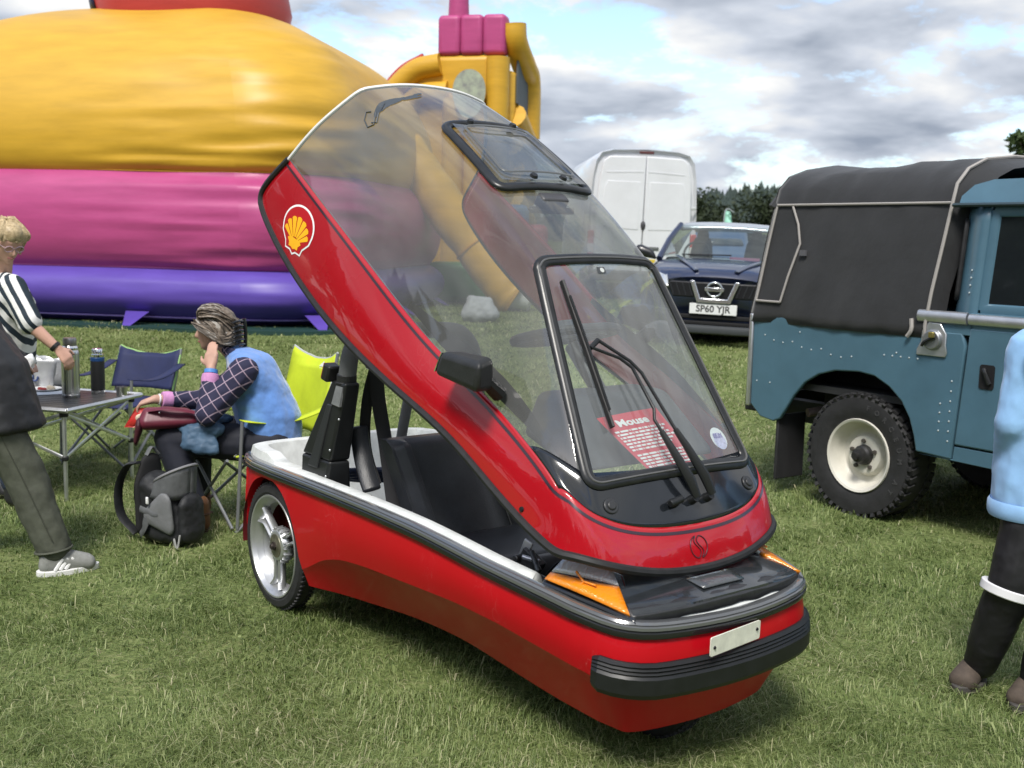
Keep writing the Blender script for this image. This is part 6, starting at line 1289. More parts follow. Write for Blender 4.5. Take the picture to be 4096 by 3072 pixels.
sh1 = shoe(p1, (-2.205, 4.985, 0), (-1.975, 5.145, 0), .095, GS, WS, 'shoe', .095, True); sh1['label'] = 'grey trainer with three white stripes'
shoe(p1, (-2.87, 5.27, 0), (-2.62, 5.38, 0), .095, GS, WS, 'shoe', .095, True)
# ---------- woman in striped top behind the table
b2 = MB(); hc = (-2.950, 6.42, 1.530)
Ph2 = head(b2, hc, (.70, -.55, -.42), .98, (.30, -.2, .95)); limb(b2, [(-3.02, 6.50, 1.33), (-2.98, 6.45, 1.45)], [.055, .052])
hp = [(-3.10, 6.62, .86), (-3.02, 6.36, .86)]; s2L, s2R = (-3.14, 6.66, 1.28), (-2.89, 6.34, 1.28)
b2.hull([(hp[0], .08), (hp[1], .08), ((-3.04, 6.50, 1.05), .08), (s2L, .036), ((-2.91, 6.38, 1.27), .036)])
an = [(-3.16, 6.55, .09), (-2.90, 6.28, .09)]; kn = [(-3.13, 6.56, .47), (-2.95, 6.30, .47)]
for h_, k_, a_ in zip(hp, kn, an): limb(b2, [h_, k_, a_], [.09, .06, .042])
el2, wr2 = (-2.76, 6.28, 1.07), (-2.62, 6.30, .935); limb(b2, [s2R, el2, wr2], [.052, .042, .027]); hand(b2, wr2, (.62, .05, -.75), (.5, -.5, .4), .45, -1)
el3, wr3 = (-3.24, 6.50, 1.02), (-3.15, 6.28, .92); limb(b2, [s2L, el3, wr3], [.05, .04, .027]); hand(b2, wr3, (.6, -.6, -.2), (0, -.2, .9), .7, 1)
p2 = obj('person', b2, SKIN2, None, remesh=.007, rsm=1); tag(p2, 'woman with short blonde hair and glasses in a striped top, leaning over the table', 'person'); face_bits(Ph2, p2)
# striped top: diagonal navy bands in the cloth
STP = bpy.data.materials.new('striped_cloth'); STP.use_nodes = True; nt = STP.node_tree; b = nt.nodes['Principled BSDF']; b.inputs['Roughness'].default_value = .8
tcn = nt.nodes.new('ShaderNodeTexCoord'); mp = nt.nodes.new('ShaderNodeMapping'); mp.inputs['Rotation'].default_value = (0, R_(32), 0); wv = nt.nodes.new('ShaderNodeTexWave'); wv.inputs['Scale'].default_value = 6.2; wv.inputs['Distortion'].default_value = .7; wv.inputs['Detail'].default_value = 1; wv.inputs['Detail Scale'].default_value = .8
rp_ = nt.nodes.new('ShaderNodeValToRGB'); rp_.color_ramp.interpolation = 'CONSTANT'; rp_.color_ramp.elements[0].color = (.72, .72, .70, 1); rp_.color_ramp.elements[1].position = .55; rp_.color_ramp.elements[1].color = (.012, .025, .038, 1)
nt.links.new(tcn.outputs['Object'], mp.inputs[0]); nt.links.new(mp.outputs[0], wv.inputs[0]); nt.links.new(wv.outputs[0], rp_.inputs[0]); nt.links.new(rp_.outputs[0], b.inputs['Base Color'])
tp_ = MB(); tp_.hull([((-3.02, 6.47, .82), (.18, .24, .05)), ((-3.02, 6.48, 1.05), (.18, .24, .08)), ((-3.00, 6.46, 1.17), (.18, .22, .08))]); tp_.hull([((-3.00, 6.46, 1.17), (.18, .22, .08)), (s2L, .075), (s2R, .078), ((-3.0, 6.48, 1.30), .068)]); limb(tp_, [s2R, L_(s2R, el2, .92)], [.078, .072]); limb(tp_, [s2L, L_(s2L, el3, .9)], [.078, .08]); obj('striped_top', tp_, STP, p2, remesh=.009, rsm=2, disp=(.10, .015))
NJ = mat('dark_denim', (.02, .03, .055), .8, var=.2, vs=30); tr2 = MB()
for h_, k_, a_ in zip(hp, kn, an): limb(tr2, [h_, k_, L_(k_, a_, .85)], [.115, .080, .062])
obj('trousers', tr2, NJ, p2, remesh=.011, rsm=1)
for a_ in an:
    bo = MB(); bo.hull([((a_[0], a_[1], .20), .055), ((a_[0], a_[1], .06), .05), ((a_[0] + .13, a_[1] - .08, .045), .042)]); obj('boot', bo, mat('black_boot', (.02, .02, .022), .5), p2, remesh=.008)
HB = hairmat('blonde_hair', (.42, .31, .17), (.60, .47, .28)); rng = random.Random(8)
hm2 = MB(); hm2.hull([(Ph2(-.03, 0, .045), .102), (Ph2(.035, 0, .075), .066), (Ph2(-.05, 0, -.03), .08)]); hs = obj('hair', hm2, HB, p2, remesh=.008, rsm=1)
def fringe(r):
    l = r.uniform(-.095, .095); return [(-.03 + r.uniform(-.04, .03), l * .5, .145), (.05, l * .9, .125 - abs(l) * .3), (.098 - abs(l) * .45 + r.uniform(-.006, .006), l * 1.08, .055 + r.uniform(-.012, .012))]
def backh(r):
    a = r.uniform(1.3, 4.98); return [(-.02, 0 + r.uniform(-.03, .03), .148), (-.02 + .105 * math.cos(a), .108 * math.sin(a), .08), (-.02 + .108 * math.cos(a), .106 * math.sin(a), -.05 + r.uniform(-.03, .02))]
locks(Ph2, rng, 90, .010, fringe, 'fringe', HB, hs); locks(Ph2, rng, 120, .011, backh, 'hair_back', HB, hs)
gs_ = MB()
for l in (-1, 1): gs_.tube([Ph2(.098 - .010 * math.cos(a) * l * 0 - .012 * abs(l * .033 + .024 * math.cos(a)) * 8 * .12, l * .033 + .025 * math.cos(a), .010 + .018 * math.sin(a)) for a in np.linspace(0, 2 * math.pi, 20, False)], .0028, 5, True)
gs_.tube([Ph2(.098, -.008, .016), Ph2(.098, .008, .016)], .0026, 5)
for l in (-1, 1): gs_.tube([Ph2(.094, l * .058, .016), Ph2(-.01, l * .088, .018)], .0026, 5)
obj('glasses', gs_, mat('pink_frames', (.55, .38, .42), .25, metal=.3), p2)
for l in (-1, 1):
    le = MB(); le.add([Ph2(.0975, l * .033 + .024 * math.cos(a), .010 + .017 * math.sin(a)) for a in np.linspace(0, 2 * math.pi, 16, False)], [tuple(range(16))]); obj('lens', le, glassmat('spec_glass', (.93, .93, .95), 1.5), p2, smooth=0)
wt = MB(); c = Vector(L_(el2, wr2, .9)); d = (Vector(wr2) - Vector(el2)).normalized(); wt.tube([c - d * .011, c + d * .011], .033, 16); obj('wristwatch', wt, BLACK, p2, bevel=.003)
wb2 = MB(); wb2.hull([((-2.93, 6.30, .92), (.05, .05, .06)), ((-2.86, 6.36, .86), (.04, .05, .05))]); obj('waist_pouch', wb2, mat('black_pouch', (.018, .018, .02), .6), p2, remesh=.01)
# ---------- seated woman in blue fleece gilet
b3 = MB(); sC = Vector((0, 0, 0))
pel = (-1.36, 6.10, .475); knA, knB = (-1.86, 5.92, .50), (-1.80, 6.20, .50); anA, anB = (-1.70, 5.84, .10), (-1.80, 6.22, .10)
che = (-1.43, 6.10, .80); nek = (-1.545, 6.10, .955); hd = (-1.655, 6.085, 1.075)
shA, shB = (-1.455, 5.90, .875), (-1.49, 6.28, .86); elA, wrA = (-1.625, 5.80, .655), (-1.625, 5.895, .895); elB, wrB = (-1.77, 6.24, .66), (-2.00, 6.10, .685)
Ph3 = head(b3, hd, (-1, -.05, -.05), .98, (-.08, 0, 1)); limb(b3, [che, nek, (-1.615, 6.09, 1.02)], [.09, .06, .052])
b3.hull([(pel, .11), (che, .10), ((-1.47, 5.95, .86), .045), ((-1.50, 6.24, .85), .045)]); limb(b3, [(pel[0], 5.98, pel[2]), knA, anA], [.095, .065, .042]); limb(b3, [(pel[0], 6.22, pel[2]), knB, anB], [.095, .065, .042])
limb(b3, [shA, elA, wrA], [.05, .042, .027]); limb(b3, [shB, elB, wrB], [.05, .042, .027]); hand(b3, wrA, (-.05, .35, .95), (-.15, -1, .2), .18, -1, .8); hand(b3, wrB, (-.95, -.15, -.28), (-.2, -.1, .95), .55, 1)
p3 = obj('person', b3, SKIN, None, remesh=.007, rsm=1); tag(p3, 'seated woman in blue fleece gilet and checked shirt, hand held to her ear', 'person'); face_bits(Ph3, p3)
FLC = mat('blue_fleece', (.115, .255, .60), .95, var=.10, vs=30, bump=.5, bs=16, sheen=.5)
g3 = MB(); g3.hull([((-1.34, 6.10, .45), (.17, .215, .05)), ((-1.36, 6.10, .60), (.185, .215, .08)), ((-1.42, 6.10, .76), (.17, .20, .08))]); g3.hull([((-1.42, 6.10, .76), (.17, .20, .08)), ((-1.455, 5.925, .885), .075), ((-1.49, 6.27, .87), .075), ((-1.53, 6.10, .935), .070), ((-1.40, 6.10, .88), .085)]); g3.hull([((-1.53, 6.10, .935), (.075, .085, .03)), ((-1.555, 6.10, .985), (.062, .068, .02))]); obj('fleece_gilet', g3, FLC, p3, remesh=.009, rsm=2, disp=(.08, .014))
# checked shirt: navy with pale window-pane lines
CHK = bpy.data.materials.new('checked_cloth'); CHK.use_nodes = True; nt = CHK.node_tree; b = nt.nodes['Principled BSDF']; b.inputs['Roughness'].default_value = .85
tcn = nt.nodes.new('ShaderNodeTexCoord'); mp = nt.nodes.new('ShaderNodeMapping'); mp.inputs['Rotation'].default_value = (R_(25), R_(35), R_(10)); sp_x = nt.nodes.new('ShaderNodeSeparateXYZ'); nt.links.new(tcn.outputs['Object'], mp.inputs[0]); nt.links.new(mp.outputs[0], sp_x.inputs[0]); mxv = None
for i in (0, 2):
    m1 = nt.nodes.new('ShaderNodeMath'); m1.operation = 'MULTIPLY'; m1.inputs[1].default_value = 18; nt.links.new(sp_x.outputs[i], m1.inputs[0]); m2 = nt.nodes.new('ShaderNodeMath'); m2.operation = 'FRACT'; nt.links.new(m1.outputs[0], m2.inputs[0]); m3 = nt.nodes.new('ShaderNodeMath'); m3.operation = 'LESS_THAN'; m3.inputs[1].default_value = .09; nt.links.new(m2.outputs[0], m3.inputs[0])
    if mxv is None: mxv = m3.outputs[0]
    else: m4 = nt.nodes.new('ShaderNodeMath'); m4.operation = 'MAXIMUM'; nt.links.new(mxv, m4.inputs[0]); nt.links.new(m3.outputs[0], m4.inputs[1]); mxv = m4.outputs[0]
mc = nt.nodes.new('ShaderNodeMix'); mc.data_type = 'RGBA'; nt.links.new(mxv, mc.inputs[0]); mc.inputs[6].default_value = (.018, .018, .05, 1); mc.inputs[7].default_value = (.33, .25, .32, 1); nt.links.new(mc.outputs[2], b.inputs['Base Color'])
sh3 = MB(); limb(sh3, [L_(shA, elA, -.02), elA, L_(elA, wrA, .62)], [.082, .068, .052]); sh_o = obj('shirt_sleeve', sh3, CHK, p3, remesh=.009, rsm=2, disp=(.06, .012)); sh3 = MB(); limb(sh3, [shB, elB, L_(elB, wrB, .62)], [.078, .064, .050]); obj('shirt_sleeve', sh3, CHK, p3, remesh=.009, rsm=2, disp=(.06, .012))
sh3 = MB(); sh3.tube([Vector(nek) + Vector((-.005 + .066 * math.cos(a), .075 * math.sin(a), .012 - .02 * math.cos(a))) for a in np.linspace(0, 2 * math.pi, 20, False)], [(.024, .010)] * 20, 8, True, flat=(0, 0, 1)); obj('shirt_collar', sh3, CHK, p3)
LIL = mat('lilac_cuff', (.52, .24, .46), .85, var=.15, vs=40)
for e_, w_ in ((elA, wrA), (elB, wrB)):
    c0, c1 = L_(e_, w_, .64), L_(e_, w_, .86); cf_ = MB(); cf_.tube([c0, L_(c0, c1, .5), c1], [.046, .049, .045], 16); obj('turned_cuff', cf_, LIL, p3, bevel=.004)
wbd = MB(); c0, c1 = Vector(L_(elA, wrA, .88)), Vector(L_(elA, wrA, .96)); wbd.tube([c0, c1], .036, 16); obj('wristband', wbd, mat('blue_band', (.08, .25, .6), .4), p3)
btn = MB(); btn.ball((-1.512, 5.822, .79), .007, 6); obj('sleeve_button', btn, WHITE, p3)
br3 = MB(); c0, c1 = Vector(L_(elB, wrB, .90)), Vector(L_(elB, wrB, .93)); br3.tube([c0, c1], .033, 14); obj('bracelet', br3, WHITE, p3)
NVY = mat('navy_trousers', (.012, .014, .024), .75, var=.2, vs=20, bump=.2, bs=12); n3 = MB(); limb(n3, [(pel[0] + .04, 5.99, pel[2] - .01), knA, L_(knA, anA, .88)], [.115, .092, .075]); limb(n3, [(pel[0] + .04, 6.21, pel[2] - .01), knB, L_(knB, anB, .88)], [.115, .092, .075]); n3.hull([((pel[0] + .04, 5.99, pel[2] - .03), .10), ((pel[0] + .04, 6.21, pel[2] - .03), .10)]); obj('trousers', n3, NVY, p3, remesh=.010, rsm=2)
BRN = mat('brown_boot', (.16, .075, .035), .5, var=.25, vs=14)
for a_, dx, dy in ((anA, -.16, -.05), (anB, -.17, .0)):
    bo = MB(); bo.hull([((a_[0] + .02, a_[1], .155), .050), ((a_[0] + .03, a_[1], .05), .045), ((a_[0] - .03, a_[1], .09), .042)]); bo.hull([((a_[0] + .03, a_[1], .045), .043), ((a_[0] + dx * .85, a_[1] + dy, .038), .036), ((a_[0] - .03, a_[1] + dy * .3, .085), .036)]); bo_ = obj('ankle_boot', bo, BRN, p3, remesh=.007, rsm=1)
    so = MB(); so.hull([((a_[0] + .04, a_[1], .010), (.045, .045, .010)), ((a_[0] + dx * .85, a_[1] + dy, .010), (.042, .040, .010))]); obj('boot_sole', so, mat('boot_sole', (.05, .03, .02), .7), bo_)
    sr = MB(); sr.tube([(a_[0] + .02 + .052 * math.cos(q), a_[1] + .052 * math.sin(q), .105) for q in np.linspace(0, 2 * math.pi, 20, False)], .006, 6, True); obj('boot_strap', sr, mat('boot_strap', (.10, .045, .02), .5), bo_)
HG = hairmat('grey_brown_hair', (.10, .075, .055), (.26, .21, .165)); HG2 = hairmat('silver_streak', (.36, .33, .29), (.50, .47, .43)); HG3 = hairmat('dark_streak', (.05, .037, .028), (.10, .08, .06)); rng = random.Random(21)
hm3 = MB(); hm3.hull([(Ph3(-.03, 0, .045), .099), (Ph3(.0, 0, .075), .060), (Ph3(-.06, 0, -.03), .076)]); hm3.hull([(Ph3(-.095, 0, .02), .055), (Ph3(-.105, 0, -.04), .045)]); hs3 = obj('hair', hm3, HG, p3, remesh=.008, rsm=1)
def swept(r):
    l = r.uniform(-.09, .09); return [(.082 - abs(l) * .25 + r.uniform(-.012, .012), l * .95, .070 + r.uniform(-.015, .03)), (.045 + r.uniform(-.02, .02), l * 1.1, .138 - abs(l) * .35 + r.uniform(-.012, .018)), (-.045, l * 1.22, .135 - abs(l) * .45 + r.uniform(-.015, .015)), (-.125 + r.uniform(-.02, .02), l * .6, .03 + r.uniform(-.05, .03))]
def side_l(r):
    s_ = r.choice((-1, 1)); u = r.uniform(-.05, .07); return [(u + .04, s_ * .080, .075 + r.uniform(-.02, .02)), (u - .02, s_ * .106, .03 + r.uniform(-.03, .02)), (-.07, s_ * .098, -.03 + r.uniform(-.04, .03)), (-.125, s_ * .045, -.02 + r.uniform(-.05, .04))]
def wisp(r):
    l = r.uniform(-.08, .04); return [(.02, l, .135), (.075, l * 1.1, .105), (.088 + r.uniform(-.02, .025), l * 1.1 - .01, .050 + r.uniform(-.03, .02))]
def ear_lock(r): return [(.05 + r.uniform(-.02, .02), -.088, .04), (.045 + r.uniform(-.02, .02), -.096, -.02), (.03 + r.uniform(-.03, .03), -.090, -.09 + r.uniform(-.02, .02))]
locks(Ph3, rng, 70, .009, swept, 'swept_hair', HG, hs3); locks(Ph3, rng, 34, .008, swept, 'silver_hair', HG2, hs3); locks(Ph3, rng, 40, .008, swept, 'dark_hair', HG3, hs3); locks(Ph3, rng, 50, .009, side_l, 'side_hair', HG, hs3); locks(Ph3, rng, 20, .008, side_l, 'silver_hair', HG2, hs3); locks(Ph3, rng, 26, .008, side_l, 'dark_hair', HG3, hs3); locks(Ph3, rng, 12, .006, wisp, 'fringe', HG2, hs3); locks(Ph3, rng, 8, .006, ear_lock, 'loose_locks', HG, hs3)
cl_ = MB()
for k in range(6):
    z = .055 - .026 * k
    for s_ in (-1, 1): cl_.tube(spl([Ph3(-.165, s_ * .006, z), Ph3(-.15, s_ * .045, z + .004), Ph3(-.115, s_ * .062, z - .004), Ph3(-.085, s_ * .055, z - .008)], 4), .0065, 6)
cl_.tube([Ph3(-.168, 0, .07), Ph3(-.172, 0, -.01), Ph3(-.165, 0, -.09)], .011, 8); obj('hair_claw', cl_, GLOSSB, p3)
# ---------- youngster in pale blue hoodie at the right edge
b4 = MB(); h4 = [(1.855, 3.80, .80), (2.00, 3.86, .80)]; k4 = [(1.795, 3.79, .46), (1.96, 3.70, .45)]; a4 = [(1.765, 3.93, .09), (1.905, 3.78, .09)]
s4 = [(1.80, 3.82, 1.28), (2.12, 3.90, 1.28)]; P4 = head(b4, (2.03, 3.80, 1.51), (.4, .9, 0)); limb(b4, [(1.97, 3.86, 1.30), (2.02, 3.82, 1.44)], [.052, .05])
b4.hull([(h4[0], .08), (h4[1], .08), ((1.93, 3.85, 1.05), .09), (s4[0], .04), (s4[1], .04)])
for h_, k_, a_ in zip(h4, k4, a4): limb(b4, [h_, k_, a_], [.085, .058, .040])
e4, w4 = (1.755, 3.80, 1.03), (1.81, 3.94, .80); limb(b4, [s4[0], e4, w4], [.048, .04, .026]); hand(b4, w4, (.3, .4, -.8), (-.9, 0, -.2), .4, 1)
e5, w5 = (2.23, 3.95, 1.03), (2.15, 4.08, .82); limb(b4, [s4[1], e5, w5], [.048, .04, .026]); hand(b4, w5, (-.2, .4, -.8), (.9, 0, -.2), .4, -1)
p4 = obj('person', b4, SKIN2, None, remesh=.008, rsm=1); tag(p4, 'person in pale blue hoodie and black tracksuit bottoms at the right edge', 'person'); face_bits(P4, p4)
HOOD = mat('pale_blue_cotton', (.255, .46, .74), .9, var=.08, vs=14, bump=.4, bs=7, sheen=.2)
hd4 = MB(); hd4.hull([((1.875, 3.84, .735), (.155, .15, .04)), ((1.885, 3.84, 1.0), (.150, .14, .1)), ((1.93, 3.85, 1.18), (.16, .13, .08))]); hd4.hull([((1.93, 3.85, 1.18), (.16, .13, .08)), (s4[0], .075), (s4[1], .075), ((1.96, 3.85, 1.33), .08)]); limb(hd4, [s4[0], e4, L_(e4, w4, .9)], [.078, .064, .050]); limb(hd4, [s4[1], e5, L_(e5, w5, .9)], [.085, .078, .056]); hdo = obj('hoodie', hd4, HOOD, p4, remesh=.009, rsm=2, disp=(.14, .02))
hq = MB(); hq.hull([((1.805, 3.70, 1.29), (.075, .05, .055)), ((1.95, 3.70, 1.31), (.09, .05, .07)), ((1.845, 3.71, 1.38), (.07, .05, .05)), ((1.96, 3.72, 1.41), (.07, .05, .05))]); hq.hull([((1.84, 3.74, 1.26), .05), ((2.0, 3.78, 1.26), .06)]); obj('hood', hq, HOOD, hdo, remesh=.009, rsm=2, disp=(.06, .02))
hm4 = MB(); hm4.tube([(1.875 + .152 * math.cos(a), 3.84 + .147 * math.sin(a), .712) for a in np.linspace(0, 2 * math.pi, 30, False)], [(.030, .007)] * 30, 8, True, flat=(0, 0, 1)); obj('hem_band', hm4, HOOD, hdo)
TRK = mat('black_tracksuit', (.010, .010, .012), .6, var=.2, vs=20, bump=.25, bs=10); t4 = MB()
for h_, k_, a_ in zip(h4, k4, a4): limb(t4, [h_, k_, L_(k_, a_, .72), L_(k_, a_, .98)], [.09, .084, .074, .060])
t4.hull([(h4[0], .085), (h4[1], .085)]); t4o = obj('tracksuit_bottoms', t4, TRK, p4, remesh=.009, rsm=2, disp=(.08, .012))
for k_, a_ in zip(k4, a4):
    c0 = Vector(L_(k_, a_, .12)); ax4 = Vector((.25, 0, .97)).normalized(); bd4 = MB(); bd4.tube([c0 - ax4 * .017, c0 + ax4 * .017], [.096, .098], 20); obj('white_band', bd4, mat('band_white', (.72, .72, .74), .6), t4o, bevel=.004)
MUD = mat('brown_suede', (.075, .058, .045), .85, var=.3, vs=25)
shoe(p4, (1.80, 4.005, 0), (1.655, 3.855, 0), .095, MUD, mat('dark_sole', (.06, .055, .05), .7), 'shoe', .085); shoe(p4, (1.945, 3.86, 0), (1.80, 3.70, 0), .095, MUD, MATS['dark_sole'], 'shoe', .085)
sk4 = MB(); sk4.cyl((1.775, 3.935, .09), (1.785, 3.93, .14), .046, .048); obj('sock', sk4, WHITE, p4)
# ============================================================ folding table with slatted top
TZ = .565
tab = thing('folding_table', 'low folding camp table with dark slatted top and aluminium frame', 'table', (0, 0, 0))
# corners (near, right, far, left) of the top
TN, TRr, TF, TL = Vector((-2.62, 6.40, TZ)), Vector((-2.42, 7.12, TZ)), Vector((-3.32, 7.37, TZ)), Vector((-3.52, 6.65, TZ))
U_ = (TRr - TN); V_ = (TL - TN)
nsl = 11
for k in range(nsl):
    a, b_ = (k + .06) / nsl, (k + .94) / nsl; m = MB(); z0, z1 = Vector((0, 0, -.010)), Vector((0, 0, 0)); q = [TN + U_ * .035 + V_ * (.04 + .92 * a), TN + U_ * .965 + V_ * (.04 + .92 * a), TN + U_ * .965 + V_ * (.04 + .92 * b_), TN + U_ * .035 + V_ * (.04 + .92 * b_)]
    q = [TN + U_ * (.035 + .93 * a) + V_ * .04, TN + U_ * (.035 + .93 * b_) + V_ * .04, TN + U_ * (.035 + .93 * b_) + V_ * .96, TN + U_ * (.035 + .93 * a) + V_ * .96]
    m.hexa([p + z0 for p in q] + [p + z1 for p in q]); obj('slat', m, mat('dark_slat', (.060, .058, .056), .42, metal=.3, var=.15, vs=8), tab, bevel=.002)
for a, b_ in ((TN, TRr), (TRr, TF), (TF, TL), (TL, TN)):
    m = MB(); m.tube([a - Vector((0, 0, .008)), b_ - Vector((0, 0, .008))], [(.016, .013)] * 2, 4, flat=(0, 0, 1)); obj('edge_rail', m, ALU, tab, bevel=.003)
LEGP = [TN.lerp(TF, .06), TRr.lerp(TL, .06), TF.lerp(TN, .06), TL.lerp(TRr, .06)]
for p in LEGP:
    m = MB(); m.cyl((p.x, p.y, TZ - .02), (p.x + .0, p.y, gz(0, p.y)), .014, .012, 10); lg = obj('leg', m, ALU, tab)
    c = MB(); c.box((p.x, p.y, TZ - .035), (.05, .05, .035), (0, 0, .3)); obj('corner_joint', c, BLACK, lg, bevel=.006)
    c = MB(); c.box((p.x, p.y, TZ * .46), (.036, .036, .030), (0, 0, .3)); obj('slider', c, BLACK, lg, bevel=.006)
for a, b_ in ((0, 1), (1, 2), (2, 3), (3, 0)):
    p, q = LEGP[a], LEGP[b_]
    for s_, e_ in ((p, q), (q, p)):
        m = MB(); m.tube([(s_.x, s_.y, TZ - .035), (e_.x, e_.y, TZ * .46)], [(.011, .006)] * 2, 8, flat=(0, 0, 1)); obj('cross_brace', m, ALU, tab)
def on_table(u, v): p = TN + U_ * u + V_ * v; return (p.x, p.y, TZ)
# flasks
fx = thing('steel_flask', 'tall brushed steel vacuum flask on the camp table', 'flask', (-2.79, 6.89, TZ))
m = MB(); m.lathe([(0, 0), (.053, 0), (.055, .006), (.055, .020), (.0535, .022), (.0535, .275), (.052, .292), (.049, .298), (.044, .305)], 32); obj('body', m, STEEL, fx); m = MB(); m.lathe([(.046, .300), (.049, .306), (.049, .318), (.045, .324), (.043, .328)], 32); obj('collar', m, CHROME, fx); m = MB(); m.lathe([(.040, .326), (.041, .332), (.041, .368), (.037, .378), (0, .379)], 32); obj('cup_lid', m, mat('dull_steel', (.30, .29, .28), .35, metal=.9), fx)
m = MB(); m.box((-.018, -.0515, .262), (.022, .003, .010), (0, 0, -.3)); obj('maker_mark', m, mat('mark_blue', (.02, .05, .18), .4), fx)
fx = thing('black_flask', 'shorter black vacuum flask with a blue ring', 'flask', (-2.69, 7.08, TZ))
m = MB(); m.lathe([(.043, .022), (.0435, .03), (.0435, .215), (.041, .226)], 32); obj('body', m, mat('black_flask', (.012, .012, .013), .5), fx); m = MB(); m.lathe([(0, 0), (.042, 0), (.043, .004), (.043, .024)], 32); obj('base_ring', m, STEEL, fx); m = MB(); m.lathe([(.042, .212), (.0442, .214), (.0442, .234), (.041, .238)], 32); obj('blue_ring', m, mat('blue_ring', (.015, .06, .19), .35), fx); m = MB(); m.lathe([(.037, .236), (.038, .240), (.038, .256), (.033, .260), (.033, .288), (.029, .294), (0, .295)], 32); obj('lid', m, CHROME, fx)
def cup(loc, lab, r=.028, h=.05):
    t = thing('steel_cup', lab, 'cup', loc); m = MB(); m.lathe([(0, .002), (r * .88, .002), (r * .92, 0), (r, h), (r * .96, h), (r * .86, .006), (0, .006)], 28); obj('cup_body', m, STEEL, t); return t
cup((-2.50, 6.98, TZ), 'small steel cup at the right corner of the camp table', .036, .062); cup((-3.16, 6.75, TZ), 'wide steel mug on the table beside the jacket sleeve', .045, .07)
pl_ = thing('plate', 'white plate of food on the camp table', 'plate', (-3.06, 7.14, TZ)); m = MB(); m.lathe([(0, .004), (.07, .004), (.075, .008), (.10, .016), (.101, .019), (.072, .012), (0, .008)], 36); obj('dish', m, mat('white_plate', (.74, .74, .73), .35), pl_)
m = MB(); m.hull([((-.03, -.02, .016), .012), ((.01, -.025, .015), .010)]); obj('food_red', m, mat('jam', (.30, .03, .025), .4), pl_); m = MB(); m.hull([((.02, .02, .016), .02), ((.05, .0, .016), .016)]); obj('food_pale', m, mat('bread', (.55, .48, .36), .8), pl_)
m = MB(); m.box((0, 0, .003), (.24, .16, .004), (0, 0, .5)); tag(obj('paper_sheet', m, mat('pale_paper', (.60, .64, .68), .7), None, loc=(-3.0, 7.02, TZ)), 'pale printed paper lying under the plate', 'paper')
# silver carrier bag with printed sunburst mark
bg = thing('carrier_bag', 'crumpled silver carrier bag with a blue and yellow mark', 'bag', (-3.18, 7.30, TZ), R_(-18))
m = MB(); P = []
for i in range(13):
    a = i / 12; row = []
    for j in range(9):
        v = j / 8; row.append((-.17 + .34 * a + .05 * (v - .5), -.03 - .05 * math.sin(math.pi * a) + .015 * mnoise.noise((i * .7, j * .8, 1)), .23 * v * (1 - .16 * a) + .012 * mnoise.noise((i * .5, j, 3))))
    P.append(row)
SILVER = mat('silver_bag', (.52, .53, .54), .36, metal=.35, var=.15, vs=8, bump=.6, bs=12); m.grid(P); m.grid([[(x, y + .10, z) for x, y, z in r] for r in P]); m.grid([[r[0], (r[0][0], r[0][1] + .10, r[0][2])] for r in P]); obj('sack', m, SILVER, bg, smooth=180, solid=.002)
def bagp(x, z): return (x, -.030 - .05 * math.sin(math.pi * min(1, max(0, (x + .17) / .34))) - .010, z)
m = MB(); m.tube([bagp(.02 + .022 * math.cos(a), .085 + .03 * math.sin(a)) for a in np.linspace(R_(200), R_(400), 10)], .006, 6); obj('blue_mark', m, mat('mark_navy', (.05, .08, .22), .5), bg); m = MB(); m.tube([bagp(.055 + .02 * math.cos(a), .085 + .03 * math.sin(a)) for a in np.linspace(R_(200), R_(360), 8)], .006, 6); obj('blue_mark', m, MATS['mark_navy'], bg)
m = MB(); m.add([bagp(-.03, .03), bagp(.03, .03), bagp(.03, .06), bagp(.0, .075), bagp(-.03, .06)], [(0, 1, 2, 3, 4)]); obj('yellow_mark', m, mat('mark_yellow', (.7, .5, .03), .5), bg, smooth=0, solid=.002); m = MB(); m.add([bagp(-.06, .05), bagp(-.04, .045), bagp(-.035, .14), bagp(-.05, .15)], [(0, 1, 2, 3)]); obj('gold_mark', m, mat('mark_gold', (.42, .33, .08), .5), bg, smooth=0, solid=.002)
m = MB(); m.hull([((-2.66, 6.18, .80), .03), ((-2.64, 6.19, .87), .028), ((-2.655, 6.185, .74), .022)]); tag(obj('paper_tissue', m, WHITE, None, remesh=.006, rsm=0, disp=(.03, .02), loc=(0.30, -.90, .12)), 'white tissue held by the person in the dark jacket', 'tissue')
